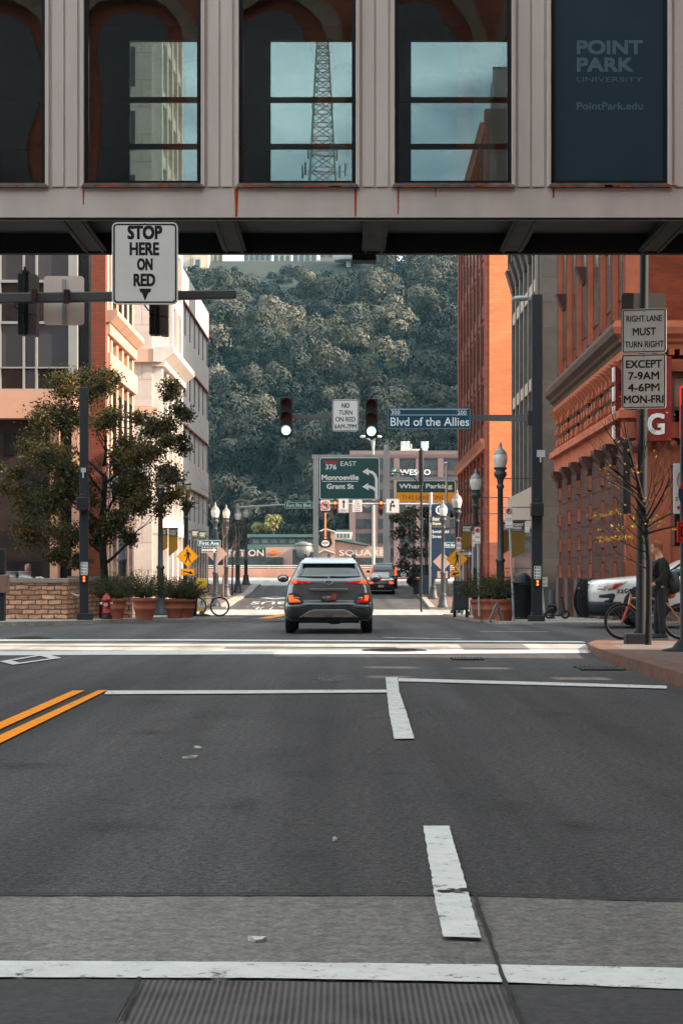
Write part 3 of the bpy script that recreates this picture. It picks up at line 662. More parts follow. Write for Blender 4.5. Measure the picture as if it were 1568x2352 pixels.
# top floor, a closed box
m.box(-46, 60, -29, -14.001, ROOF - 5.599, ROOF)
m.build('wall', BB, back)
m = MB()
for k in range(-9, 13):
    x = k * 4.6
    for z0 in (7.5, 16):
        m.box(x - .28, x + .28, -14, -13.45, z0 - 6.6, z0 + 2.2); m.box(x - .45, x + .45, -14, -13.3, z0 + 2.21, z0 + 2.75)
        for j in range(10):
            a0, a1 = R(180 * j / 10), R(180 * (j + 1) / 10); c = x + 2.3
            P = lambda a, r: (c + r * math.cos(a), z0 + 2.8 + r * math.sin(a))
            m.prism([P(a0, 1.75), P(a0, 2.2), P(a1, 2.2), P(a1, 1.75)], -14, -13.55)
m.box(-46, 60, -14, -13.3, 22.6, 23.3); m.box(-46, 60, -14, -13.2, 5.4, 5.9)
m.build('stone_arches', STONE, back)
for k in range(-9, 12):
    x = k * 4.6 + 2.3
    for z0 in (7.5, 16):
        m = MB(); m.prism([(x - 1.3, z0 - 3), (x + 1.3, z0 - 3), (x + 1.3, z0 + 2.7)] + [(x + 1.3 * math.cos(R(a)), z0 + 2.8 + 1.3 * math.sin(R(a))) for a in range(15, 180, 15)] + [(x - 1.3, z0 + 2.7)], -14.05, -13.9)
        if abs(x) < 24: m.build('window', mat('dark_pane', (.015, .017, .02), .08, 0, .2, 1), back)

t = thing('shade_wall', 'added unseen brick wall along the right kerb to shade the near road', 'building', (8.7, 0, 0))  # wall added out of view to shade the near road
m = MB(); holes = [(21.7, 22.3, ((3.0, 3.6), (4.35, 4.85))), (24.1, 24.7, ((3.55, 4.15), (4.25, 4.85)))]
m.box(8.2, 8.6, -60, 27.6, 0, 2.999); m.box(8.2, 8.6, -60, 27.6, 4.851, 24); zz = -60
for a, b_, hs in holes:                                      # slots cut in the added wall to drop thin streaks of sun on the lane
    m.box(8.2, 8.6, zz, a, 3, 4.85); lo = 3.0
    for p, q in hs:
        if p > lo: m.box(8.2, 8.6, a + .001, b_ - .001, lo + .001, p)
        lo = q
    zz = b_
m.box(8.2, 8.6, zz, 27.6, 3, 4.85); m.build('wall', BB, t)
for k in range(14):
    for z0 in (1, 5, 9, 13, 17):
        if k > 9:
            m = MB(); m.box(8.16, 8.199, -60 + k * 6, -57.6 + k * 6, z0, z0 + 2.4); m.build('window', mat('dark_pane', (0, 0, 0)), t)
t = thing('shade_tower', 'added unseen stone tower to shade the middle of the crossing', 'building', (31, 38, 0))  # unseen tower added to keep the crossing in shade
m = MB(); m.box(22, 40, 31.2, 45.2, 0, 26); m.build('wall', STONE, t)
m = MB()
for k in range(6): m.box(21.95, 21.999, 32 + k * 2.2, 33.2 + k * 2.2, 3, 24)
m.build('window_strips', mat('dark_pane', (0, 0, 0)), t)
# ================================================================ BUILDINGS ALONG THE STREET
GLZ = mat('window_dark', (.012, .014, .016), .07, 0, .25, .8, spec=.6)
GLZB = mat('window_slot', (.006, .008, .011), .15, 0, .3, 1)
# ---- right, nearest: carved red sandstone and brick
A_BR = brick('red_brick_dark', (.23, .05, .022), (.16, .036, .018), (.09, .035, .022), .24, .075, .4)
A_BRB = brick('red_brick_orange', (.30, .050, .018), (.22, .038, .015), (.16, .06, .03), .24, .075, .4)
A_PB = brick('pier_brick', (.085, .034, .025), (.065, .028, .021), (.06, .03, .022), .24, .075, .35)
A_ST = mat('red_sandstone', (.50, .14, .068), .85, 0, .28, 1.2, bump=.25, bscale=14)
A_STD = mat('red_sandstone_shade', (.085, .033, .026), .85, 0, .35, 1.0, bump=.3, bscale=14)  # sandstone copy darkened for shade on the street side
A_GR = mat('grey_granite', (.10, .085, .08), .75, 0, .25, 5, bump=.1)
A_SILL = mat('soot_stone', (.085, .05, .036), .85, 0, .4, 1.6, bump=.3, bscale=12)
ua, za0, za1 = 6.6, 49.0, 66.5
A = thing('sandstone_building', 'carved red sandstone corner building with brick upper floors at right', 'building', (S(ua, 50), za0, 0))
m = MB(); m.skew = True
m.box(ua + .13, 40, za0 + .35, za1, -.5, 13.4); m.build('wall', A_BR, A)
pil = [49.35, 51.75, 54.3, 57.2, 60.1, 62.8, 65.6]
for k, y in enumerate(pil):
    lo, up, gr, cap, rv, r2 = [MB() for q in range(6)]
    for q in (lo, up, gr, cap, rv, r2): q.skew = True
    w_ = .62
    gr.box(ua - .02, ua + .34, y - w_ / 2 - .04, y + w_ / 2 + .04, -.5, 1.08)
    zz = 1.10; j = 0
    while zz < 4.0:                                        # rusticated drum blocks, wide and narrow in turn
        wide = j % 2 == 0; h = .44 if wide else .40; d = .0 if wide else .06
        lo.box(ua + d, ua + .345, y - w_ / 2 + d, y + w_ / 2 - d, zz, zz + h - .035)
        rv.box(ua + d + .01, ua + .345, y - w_ / 2 + d - .03, y - w_ / 2 + d - .0005, zz, zz + h - .035)  # paler slab paints sunlight onto the pilaster reveal
        lo.box(ua + .09, ua + .344, y - w_ / 2 + .09, y + w_ / 2 - .09, zz + h - .0349, zz - .0001 + h)
        zz += h; j += 1
    cap.box(ua - .03, ua + .343, y - w_ / 2 - .03, y + w_ / 2 + .03, zz, zz + .16)
    cap.prism([(ua - .03, zz + .161), (ua + .343, zz + .161), (ua + .343, zz + .52), (ua - .2, zz + .52), (ua - .2, zz + .42)], y - w_ / 2 - .1, y + w_ / 2 + .1)
    up.box(ua - .0, ua + .348, y - .30, y + .30, 7.75, 13.4); r2.box(ua - .004, ua + .347, y - .34, y - .3005, 7.75, 13.4)  # thin pale slab paints the sunlit side of the pier
    for q in (7.42, 7.6): cap.box(ua - .12 + (q - 7.42), ua + .342, y - .45 + (q - 7.42) * .5, y + .45 - (q - 7.42) * .5, q + .005, q + .178)
    for zc_ in (9.6, 12.4):                                # little carved brackets on the brick piers
        if k % 2: cap.prism([(ua - .3, zc_ + .5), (ua - .001, zc_ + .5), (ua - .001, zc_), (ua - .08, zc_)], y + .31, y + .75)
    lo.build('rusticated_pilaster', A_STD, A); gr.build('granite_plinth', A_GR, A); up.build('brick_pier', A_PB, A); rv.build('lit_tint_reveal', A_ST, A); r2.build('lit_tint_pier_reveal', A_ST, A); cap.build('carved_capital', A_STD, A)
for y0, y1 in zip(pil, pil[1:]):                            # recessed infill between the pilasters
    m = MB(); m.skew = True
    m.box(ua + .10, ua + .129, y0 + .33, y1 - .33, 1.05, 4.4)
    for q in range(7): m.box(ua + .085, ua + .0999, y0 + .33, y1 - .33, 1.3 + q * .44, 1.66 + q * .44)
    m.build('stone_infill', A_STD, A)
m = MB(); m.skew = True
m.box(ua - .02, ua + .341, za0 + .1, za1, 4.56, 5.05); m.box(ua - .2, ua + .3405, za0 - .2, za1 + .05, 5.0505, 5.24)   # lower string course
m.box(ua - .05, ua + .3395, za0, za1, 5.2405, 5.36)
m.box(ua - .06, ua + .3385, za0, za1, 6.55, 6.75)
m.build('lower_cornice', A_ST, A)
prof = [(ua + .33, 6.7501), (ua - .06, 6.7501), (ua - .08, 6.86), (ua - .17, 6.92), (ua - .19, 7.0), (ua - .33, 7.1), (ua - .36, 7.26), (ua - .30, 7.42), (ua + .33, 7.42)]
m = MB(); m.skew = True
vs0 = [(p[0], za0 - (ua + .33 - p[0]) + .34, p[1]) for p in prof]; vs1 = [(p[0], za1 + .05, p[1]) for p in prof]; n_ = len(prof)
m.add(vs0 + vs1, [tuple(range(n_)), tuple(range(2 * n_ - 1, n_ - 1, -1))] + [(i, (i + 1) % n_, n_ + (i + 1) % n_, n_ + i) for i in range(n_)])
m.build('cornice', A_SILL, A)
pr2 = [(za0 + .34 - (p[0] * 0 + (ua + .33 - p[0])), p[1]) for p in prof]
m = MB(); m.skew = True
f0 = [(p[0], za0 - (ua + .33 - p[0]) + .34, p[1]) for p in prof]; f1 = [(40, q[1], q[2]) for q in f0]
m.add(f0 + f1, [tuple(range(n_)), tuple(range(2 * n_ - 1, n_ - 1, -1))] + [(i, (i + 1) % n_, n_ + (i + 1) % n_, n_ + i) for i in range(n_)])
for k in range(40): m.box(ua + .2 + k * .28, ua + .34 + k * .28, za0 - .12, za0 + .34, 6.6, 6.7499)
m.build('front_cornice', A_ST, A)
# carved blocks of the mezzanine band on the street side
yy = za0 + .9
while yy < za1 - .3:
    m = MB(); m.skew = True
    for zz in (5.45, 5.8, 6.15): m.box(ua - .02 + random.uniform(-.03, .05), ua + .346, yy, yy + .22, zz, zz + .19)
    m.prism([(ua - .2, 6.545), (ua + .345, 6.545), (ua + .345, 6.25), (ua + .05, 6.25)], yy - .02, yy + .16)
    yy += .74; m.build('carved_block', A_ST, A)
for y0, y1 in zip(pil, pil[1:]):
    m = MB(); m.skew = True; m.box(ua + .08, ua + .129, y0 + .4, y1 - .4, 5.5, 6.45); m.build('band_window', GLZB, A)
    m = MB(); m.skew = True; m.box(ua + .10, ua + .129, y0 + .5, y1 - .5, 8.2, 12.8); m.build('upper_window', GLZB, A)
# front face towards the viewer
m = MB(); m.skew = True
m.box(ua - .0, ua + 1.1, za0, za0 + .349, 1.05, 6.55); m.box(ua + 3.3, 40, za0, za0 + .349, 1.05, 6.55); m.box(ua + 1.1, ua + 3.3, za0 + .03, za0 + .349, 3.9, 4.4); m.box(ua + 1.1, ua + 3.3, za0 + .05, za0 + .349, 1.05, 1.9)
m.box(ua - .1, 40, za0 - .16, za0 - .001, 4.56, 4.95); m.box(ua - .05, 40, za0 - .07, za0 - .0011, 6.2, 6.5)
for k in range(30): m.ellipsoid((ua + .25 + k * .3, za0 - .08, 4.42), (.11, .08, .1), 8, 6)
m.build('front_stone', mat('sandstone_front', (.36, .095, .045), .85, 0, .25, 1.2, bump=.25, bscale=14), A)
m = MB(); m.skew = True; m.box(ua + .02, 40, za0 - .03, za0 + .348, -.5, 1.04); m.build('front_plinth', A_GR, A)
m = MB(); m.skew = True; m.box(ua - .01, ua + 1.45, za0 + .1, za0 + .3495, 7.43, 13.4); m.box(ua + 3.3, 40, za0 + .1, za0 + .3495, 7.43, 13.4); m.build('front_brick', A_BRB, A)
for x0, x1, z0, z1 in ((1.12, 3.28, 4.42, 6.18), (1.5, 3.25, 7.9, 13.0), (1.12, 3.28, 1.92, 3.88)):
    m = MB(); m.skew = True; fr = .1
    m.box(ua + x0, ua + x0 + fr, za0 + .12, za0 + .345, z0, z1); m.box(ua + x1 - fr, ua + x1, za0 + .12, za0 + .345, z0, z1); m.box(ua + x0 + fr + .001, ua + x1 - fr - .001, za0 + .12, za0 + .345, z1 - fr, z1); m.box(ua + x0 + fr + .001, ua + x1 - fr - .001, za0 + .12, za0 + .345, (z0 + z1) / 2 - .04, (z0 + z1) / 2 + .04)
    fo = m.build('window', mat('window_frame_red', (.26, .10, .07), .6), A)
    m = MB(); m.skew = True; m.box(ua + x0 + fr + .002, ua + x1 - fr - .002, za0 + .25, za0 + .27, z0, z1 - fr - .001); m.build('pane', GLZ, fo)
    m = MB(); m.skew = True; m.box(ua + x0 + fr + .01, ua + x1 - fr - .01, za0 + .2, za0 + .21, (z0 + z1) / 2 + .05, z1 - fr - .01); m.build('blind', mat('cream_blind', (.40, .30, .2), .8), fo)
# parking sign on the front
m = MB(); yy = 48.55
t = thing('vertical_parking_sign', 'tall red sign with white serif letters on the sandstone front', 'sign', (X(1505, yy), yy, 0))
m.box(X(1462, yy), X(1541, yy), yy, yy + .18, Z(1012, yy), Z(818, yy)); m.build('board', mat('sign_red', (.26, .018, .010), .5, 0, .15, 3), t)
m = MB()
for k, c in enumerate('GNI'): m.text(c, X(1505, yy), Z(974 - k * 62, yy), 50 * yy / F, yy - .03, 40 * yy / F if c != 'I' else 16 * yy / F, .03)
m.build('lettering', mat('letter_white', (.8, .78, .74), .5, 0, 0), t)
m = MB()
for k in range(3): m.box(X(1470, yy), X(1535, yy), yy + .18, za0 + .1, Z(990 - k * 120, yy), Z(985 - k * 120, yy))
m.build('bracket', IRON, t)
t = thing('side_parking_sign', 'narrow red sign seen edge on with white letters by the sandstone corner', 'sign', (X(1424, 49.2), 49.2, 0))
m = MB(); m.box(X(1421, 49.2), X(1436, 49.2), 49.9, 50.1, Z(1008, 49.2), Z(830, 49.2)); m.build('board', mat('sign_red', (0, 0, 0)), t)
m = MB()
for k in range(4): m.box(X(1416, 49.2), X(1420.5, 49.2), 49.86, 50.14, Z(1005 - k * 45, 49.2), Z(972 - k * 45, 49.2))
m.build('lettering', mat('letter_white', (0, 0, 0)), t)
m = MB(); yy = 48.7
t = thing('red_neon_sign', 'red lit sign cut by the right picture edge beside the window', 'sign', (X(1590, yy), yy, 0))
m.box(X(1561, yy), X(1640, yy), yy, yy + .12, Z(1008, yy), Z(888, yy)); m.build('case', mat('neon_case', (.02, .03, .035), .4), t)
m = MB(); o_ = rrect(X(1600, yy), Z(948, yy), 82 * yy / F, 124 * yy / F, .06); i_ = rrect(X(1600, yy), Z(948, yy), 74 * yy / F, 116 * yy / F, .05); frame_poly(m, o_, i_, yy - .04, yy - .002); m.build('tube', mat('neon_red', (.7, .02, .01), .4, emit=.35), t)

# ---- right, second: grey stone with tall narrow bays
ug, zg_0, zg_1 = 6.55, 70.2, 83.5
GSTONE = brick('grey_limestone', (.105, .095, .088), (.09, .082, .076), (.07, .064, .06), 1.6, .9, .2, .012)
GMET = mat('grey_bay_metal', (.16, .15, .14), .5, .3, .2, 2)
g = thing('grey_stone_building', 'grey stone building with tall narrow window bays past the sandstone one', 'building', (S(ug, 71), zg_0, 0))
m = MB(); m.skew = True; m.box(ug + .12, 30, zg_0, zg_1, -1, 14.6); m.box(ug - .02, ug + .119, zg_0, zg_0 + 1.5, -1, 14.6); m.build('wall', GSTONE, g)
m = MB(); m.skew = True
nb = 6; step = (zg_1 - zg_0 - 1.5) / nb
for k in range(nb + 1): m.box(ug - .08, ug + .12, zg_0 + 1.5 + k * step - .16, zg_0 + 1.5 + k * step + .16, 4.4, 13.0)
m.build('bay_mullions', GMET, g)
m = MB(); m.skew = True; m.box(ug + .05, ug + .119, zg_0 + 1.66, zg_1, 4.4, 13.0); m.build('bay_glazing', GLZB, g)
m = MB(); m.skew = True
for z0 in (8.1, 11.6): m.box(ug - .05, ug + .049, zg_0 + 1.66, zg_1, z0, z0 + .45)
m.build('spandrels', mat('pale_spandrel', (.42, .38, .33), .7, 0, .15, 3), g)
m = MB(); m.skew = True
for k in range(nb + 1):                                    # carved capitals and round arches at the top
    y = zg_0 + 1.5 + k * step
    m.prism([(ug - .34, 13.9), (ug + .1, 13.9), (ug + .1, 13.01), (ug - .08, 13.01), (ug - .15, 13.3)], y - .42, y + .42)
    if k < nb:
        for j in range(8):
            a0, a1 = R(180 * j / 8), R(180 * (j + 1) / 8); c = y + step / 2
            m.prism([(c + .75 * math.cos(a0), 14 + .9 * math.sin(a0)), (c + 1.05 * math.cos(a0), 14 + 1.25 * math.sin(a0)), (c + 1.05 * math.cos(a1), 14 + 1.25 * math.sin(a1)), (c + .75 * math.cos(a1), 14 + .9 * math.sin(a1))], ug - .25, ug + .119, 'x')
m.build('capitals', mat('soot_capital', (.07, .062, .056), .8, 0, .4, 4, bump=.4, bscale=10), g)
m = MB(); m.skew = True; m.box(ug - .25, ug + .118, zg_0 + 1.66, zg_1, 2.9, 4.39); m.build('shop_fascia', mat('pale_spandrel', (0, 0, 0)), g)
m = MB(); m.skew = True; m.box(ug + .02, ug + .117, zg_0 + 1.66, zg_1, -1, 2.899); m.build('shop_glazing', GLZB, g)
m = MB(); m.skew = True
for k in range(4): m.box(ug - .5, ug - .251, zg_0 + 2.6 + k * 2.4, zg_0 + 3.3 + k * 2.4, 2.75, 2.95)
m.build('shop_lights', mat('lamp_white', (.8, .76, .7), .5, 0, 0), g)
m = MB(); m.box(X(1228, 70), X(1233, 70), 69.9, 70.1, 3, 14.4); m.build('downpipe', GMET, g)

# ---- right, third: big orange brick building
uo, zo0, zo1 = 7.5, 117.0, 149.0
O_BR = brick('orange_brick', (.78, .225, .09), (.68, .19, .075), (.50, .19, .10), .5, .16, .16, .014, nscale=.25)
O_BRD = brick('orange_brick_low', (.30, .095, .06), (.24, .08, .052), (.22, .1, .07), .5, .16, .3, .014)
O_RED = mat('bay_red', (.085, .02, .012), .7, 0, .3, 1.5)
o = thing('orange_brick_building', 'tall orange brick building with blank sunlit side wall at right', 'building', (S(uo, 118), zo0, 0))
m = MB(); m.skew = True; m.box(uo + .25, 30, zo0, zo1, 3.1, 20.6); m.build('wall', O_BR, o)
m = MB(); m.skew = True; m.box(uo + .25, 30, zo0, zo1, 20.601, 28.6); m.build('upper_wall', mat('grey_shade_tint', (.07, .068, .068), .8, 0, .3, .4), o)  # upper wall greyed to imitate shade seen through the glass
m = MB(); m.skew = True; m.box(uo + .25, 30, zo0, zo1, -1, 3.099); m.build('lower_wall', O_BRD, o)
m = MB(); m.skew = True; m.box(uo - .0, uo + .249, zo0 + .02, zo0 + 1.1, -1, 28.6); m.box(uo, uo + .249, zo1 - 1.6, zo1, -1, 28.6)
for k in range(1, 8): m.box(uo + .02, uo + .249, zo0 + 1.1 + k * 3.9 - .3, zo0 + 1.1 + k * 3.9 + .3, -1, 27.6)
m.build('brick_piers', brick('pier_brick_red', (.20, .05, .026), (.16, .04, .022), (.1, .035, .025), .5, .16, .2), o)
for z0 in (8.6, 27.2):
    m = MB(); m.skew = True; m.prism([(uo - .3, z0 + .6), (uo + .248, z0 + .6), (uo + .248, z0), (uo - .08, z0), (uo - .12, z0 + .25)], zo0 + .05, zo1 + .2)
    m.build('string_course', mat('orange_stone', (.38, .12, .06), .8, 0, .25, 1), o)
for k in range(8):
    y0 = zo0 + 1.1 + k * 3.9 + .3
    for f in range(6):
        z0 = 1.6 + f * 3.6 + (1.4 if f >= 2 else 0)
        m = MB(); m.skew = True; m.box(uo + .12, uo + .248, y0, y0 + 3.2, z0 - .7, z0 + 2.7); fo = m.build('bay_window', O_RED, o)
        m = MB(); m.skew = True
        for q in range(3): m.box(uo + .10, uo + .1199, y0 + .12 + q * 1.03, y0 + .98 + q * 1.03, z0 + .1, z0 + 2.5)
        m.build('pane', GLZB, fo)
m = MB(); m.box(X(1136, 122), X(1185, 122), 121, 126, 28.6, Z(165, 122)); m.box(X(1128, 122), X(1134, 122), 121, 121.2, 28.6, Z(163, 122)); m.box(X(1128, 122), X(1160, 122), 121, 121.2, Z(167, 122), Z(163, 122))
m.build('roof_hut', mat('roof_grey', (.16, .16, .16), .6), o)

# ---- left, first: glass bay building with dark lower brick
ul, zl0, zl1 = -9.5, 66.0, 69.6
b = thing('glass_bay_building', 'building with white gridded glass bays above dark brick at left', 'building', (-14, zl0, 0))
xr_ = X(165, zl0); WH = mat('white_frame', (.27, .265, .25), .5, 0, .08, 2)
m = MB(); m.box(-40, xr_ - .15, zl0 + .2, zl1, Z(900, zl0), 19); m.build('wall', mat('core_dark', (.03, .03, .033), .5), b)
m = MB()
for px0, px1 in ((-4, 3), (-130, -124), (53, 58), (82, 87), (158, 178), (-75, -69), (-48, -43)): m.box(X(px0, zl0), X(px1, zl0), zl0 - .04, zl0 + .199, Z(896, zl0), 19)
ycuts = [(563 - 100, 569 - 100), (643, 649), (738, 744), (843, 846), (893, 899), (540, 546)]
for y0, y1 in ycuts: m.box(-30, X(158, zl0) - .001, zl0 - .035, zl0 + .198, Z(y1, zl0), Z(y0, zl0))
m.build('frame', WH, b)
m = MB(); m.box(X(178, zl0) + .001, X(190, zl1), zl1 - .6, zl1, Z(896, zl0), 19); m.build('side_glazing', GLZ, b)
cols = [-130, -69, 0, 57, 84, 160]; rows = [400, 543, 646, 741, 845, 896]
def mirror(name, col, rough): return mat(name, col, rough, 0, .1, .6, spec=1.0, coat=1.0, bump=.08, bscale=.9)
for i, (a, c) in enumerate(zip(cols, cols[1:])):
    for j, (r0, r1) in enumerate(zip(rows, rows[1:])):
        dk = j % 2 == 1 or (c - a) < 40
        m = MB(); m.box(X(a + 2, zl0), X(c - 1, zl0), zl0 + .06, zl0 + .197, Z(r1 - 3, zl0), Z(r0 + 3, zl0))
        m.build('pane', mirror('pane_grey', (.06, .06, .064), .12) if dk else mirror('pane_mirror', (.022, .02, .019), .02), b)
m = MB(); m.box(-40, xr_ + .1, zl0 - .3, zl1, Z(962, zl0), Z(897.5, zl0)); m.build('lower_fascia', mat('salmon_fascia', (.52, .27, .18), .8, 0, .12, 1), b)
DKB = brick('dark_brick', (.035, .016, .012), (.026, .013, .011), (.03, .024, .02), .24, .075, .4)
m = MB(); m.box(-40, X(112, zl0), zl0 + .3, zl1, -1, Z(963, zl0)); m.build('lower_wall', DKB, b)
m = MB(); m.box(X(112, zl0) + .002, X(130, zl0), zl0 + .3, zl1, -1, Z(963, zl0)); m.box(X(165, zl0), X(182, zl0), zl0 + .0, zl0 + .5, -1, Z(963, zl0)); m.build('corner_pier', mat('salmon_fascia', (0, 0, 0)), b)
for px0, px1, y0, y1 in ((5, 32, 990, 1045), (-60, -30, 990, 1045), (0, 90, 1290, 1380), (60, 110, 1100, 1180)):
    m = MB(); m.box(X(px0, zl0), X(px1, zl0), zl0 + .25, zl0 + .299, Z(y1, zl0), Z(y0, zl0)); m.build('dark_window', GLZ, b)
m = MB(); m.box(X(131, zl0), X(164, zl0), zl0 + .9, zl1, -1, Z(964, zl0)); m.build('shop_glazing', GLZB, b)
# ---- left, second: red brick with pale terracotta piers
u2, z20, z21 = -9.55, 75.8, 85.4
b = thing('red_brick_building', 'red brick building with sunlit terracotta pilasters on the left', 'building', (S(u2, 76), z20, 0))
m = MB(); m.skew = True; m.box(-34, u2 - .2, z20 + .3, z21, -1, 17.5); m.box(-34, u2 - .02, z20, z20 + .299, -1, 17.5); m.build('wall', brick('left_red_brick', (.27, .075, .043), (.23, .064, .038), (.15, .06, .04), .4, .1, .16), b)
TC = mat('terracotta_lit', (.60, .36, .25), .8, 0, .2, 2)
m = MB(); m.skew = True
m.box(u2 - .199, u2 + .02, z20 + .3, z20 + .9, -1, 17.5)
for k in range(1, 6): m.box(u2 - .199, u2, z20 + k * 1.85 - .28, z20 + k * 1.85 + .28, -1, 17.5)
m.box(u2 - .199, u2 + .12, z20 + .31, z21 + .05, 10.4, 10.8); m.prism([(u2 - .198, 10.8), (u2 + .15, 10.85), (u2 + .42, 11.1), (u2 + .42, 11.3), (u2 - .198, 11.3)], z20 + .1, z21 + .1); m.box(u2 - .199, u2 + .14, z20 + .311, z21, 8.9, 9.7)
m.box(u2 - .199, u2 + .1, z20 + .312, z21, 3.2, 3.9)
m.build('terracotta_piers', TC, b)
for k in range(5):
    for z0, z1 in ((11.8, 15.6), (4.2, 8.4), (0, 3.0)):
        m = MB(); m.skew = True; m.box(u2 - .19, u2 - .02, z20 + k * 1.85 + .45 + (.3 if k == 0 else 0), z20 + (k + 1) * 1.85 - .3, z0, z1); m.build('window', GLZB, b)
# ---- left, third: tall cream terracotta block
u3, z30, z31 = -10.5, 106.0, 118.8
CR = brick('cream_terracotta', (.56, .46, .40), (.52, .43, .37), (.40, .24, .17), 1.9, 1.45, .14, .02, nscale=.4)
CRP = mat('cream_stone', (.64, .55, .48), .75, 0, .15, 1)
b = thing('cream_terracotta_building', 'tall cream terracotta building with ribbed bays on the left', 'building', (S(u3, 107), z30, 0))
m = MB(); m.skew = True; m.box(-36, u3 - .4, z30, z31, -1, 37); m.build('wall', CR, b)
m = MB(); m.skew = True
for k in range(9):
    y = z30 + .45 + k * 1.5; m.box(u3 - .399, u3 + (.12 if k % 2 == 0 else -.1), y - .32, y + .32, -1, 37)
m.box(u3 - .398, u3 + .16, z30 + .1, z31, 3.4, 4.2)
for z0 in (9.0, 12.3, 12.8): m.box(u3 - .397, u3 + .3, z30 - .1, z31 + .05, z0, z0 + .28)
m.prism([(u3 - .3, 12.5), (u3 + .15, 12.5), (u3 + .8, 13.0), (u3 + .8, 13.3), (u3 - .3, 13.3)], z30 - .4, z31 + .05)
for z0 in np.arange(16.5, 37, 3.4): m.box(u3 - .396, u3 + .02, z30 + .2, z31, z0, z0 + .7)
m.build('ribbed_piers', CRP, b)
m = MB(); m.skew = True; m.box(-36, u3 - .1, z30 - .35, z30 - .001, 12.5, 13.2); m.box(-36, u3 - .1, z30 - .16, z30 - .002, 9.8, 10.1); m.build('side_cornice', mat('cream_warm', (.60, .36, .24), .8, 0, .15, 1), b)
for k in range(8):
    for z0 in list(np.arange(14.2, 36, 3.4)) + [9.6, 5.0, 0.4]:
        m = MB(); m.skew = True; m.box(u3 - .39, u3 - .13, z30 + .8 + k * 1.5, z30 + 1.6 + k * 1.5, z0, z0 + 2.2); m.build('window', GLZB, b)
for k in range(2):
    for z0 in np.arange(17, 35, 3.4):
        m = MB(); m.skew = True; m.box(u3 - 2.1 - k * 2.4, u3 - 1.3 - k * 2.4, z30 - .03, z30 + .1, z0, z0 + 2.1); m.build('side_window', GLZ, b)
# ---- left, fourth: white modern block with slot windows
u4, z40, z41 = -10.5, 119.0, 141.0
b = thing('white_office_building', 'plain white office building with rows of narrow slot windows', 'building', (S(u4, 120), z40, 0))
WB = mat('white_stucco', (.50, .455, .42), .85, 0, .08, .5, bump=.1, bscale=30)
m = MB(); m.skew = True; m.box(-40, u4 - .35, z40, z41, -1, 19.5)
m.box(u4 - .349, u4, z40, z41, 17.75, 19.7)
tops = [17.7, 13.95, 10.25, 6.5]
for t_, nx in zip(tops, tops[1:] + [3.9]):
    m.box(u4 - .349, u4, z40, z41, nx + .05, t_ - 1.9)
    yc = [z40 + .4 + k * 3.55 for k in range(7)]
    prev = z40
    for y in yc:
        m.box(u4 - .349, u4 - .1, prev + .001, y - .5, t_ - 1.899, t_ + .049); prev = y + .5
    m.box(u4 - .349, u4 - .1, prev + .001, z41, t_ - 1.899, t_ + .049)
m.build('wall', WB, b)
m = MB(); m.skew = True
for t_ in tops:
    for k in range(7): m.box(u4 - .348, u4 - .115, z40 + .4 + k * 3.55 - .499, z40 + .4 + k * 3.55 + .499, t_ - 1.898, t_ + .048)
m.build('slot_windows', GLZB, b)
m = MB(); m.skew = True
for t_ in tops: m.box(u4 - .09, u4 + .06, z40 + .01, z41 + .02, t_ + .05, t_ + .14)
m.build('window_heads', mat('ledge_shadow_tint', (.35, .12, .05), .7), b)  # orange strip above the windows paints the shadow of the ledge
m = MB(); m.skew = True; m.box(u4 - .348, u4 - .02, z40 + .01, z41 - .01, .55, 3.88); m.build('white_tiles', brick('white_tile', (.5, .48, .46), (.45, .43, .41), (.2, .19, .18), .45, .2, .1), b)
m = MB(); m.skew = True
for k in range(9): m.box(u4 - .019, u4 + .03, z40 + 1 + k * 2.3, z40 + 1.5 + k * 2.3, .8, 3.4)
m.build('ground_windows', GLZB, b)
# ================================================================ WOODED HILL, FAR BANK
def hillz(x, y):
    t = min(1, max(0, (y - 385) / 255)); base = 1 + 101 * (t ** .92)
    return base + 2.5 * math.sin(x * .05 + y * .02) * min(1, t * 3) * (1 - t) * 2
HX = list(range(-420, 421, 20)); HY = [372, 385, 400, 420, 440, 460, 480, 500, 520, 540, 560, 580, 600, 620, 640, 660, 760, 900]
vs = np.array([(x, y, -1 if y < 380 else hillz(x, y)) for y in HY for x in HX], float); nx = len(HX)
fs = np.array([(j * nx + i, j * nx + i + 1, (j + 1) * nx + i + 1, (j + 1) * nx + i) for j in range(len(HY) - 1) for i in range(nx - 1)])
tag(np_mesh('hill', vs, fs, mat('hill_soil', (.022, .030, .024), .95, 0, .4, .05)), 'steep hillside under the woods', kind='structure')
def crown(cx, cy, cz, r, n, leaf):
    k = random.randint(6, 10); cs = []; ns = []
    for q in range(k):
        a = random.uniform(0, 6.283); e = random.uniform(-.25, 1); rr = r * random.uniform(.35, .62)
        off = np.array([math.cos(a) * r * .62 * math.sqrt(1 - max(e, 0) ** 2 * .6), math.sin(a) * r * .62, e * r * .7])
        m_ = n // k
        d = rng.normal(0, 1, (m_, 3)); d /= np.linalg.norm(d, axis=1)[:, None]; d[:, 2] = np.where(d[:, 2] < -.35, -d[:, 2], d[:, 2])
        cs.append(off + d * rr * rng.uniform(.82, 1.06, (m_, 1)) + np.array([cx, cy, cz])); ns.append(d)
    return leaf_quads(np.vstack(cs), np.vstack(ns), leaf, .75, .16)
VV, FF, MI, off = [], [], [], 0
def add_tree(xx, yy, zz, r, dens, leaf, k):
    global off
    v, f = crown(xx, yy, zz, r, int(r * r * dens), leaf); VV.append(v); FF.append(f + off); MI.append(np.full(len(f), k)); off += len(v)
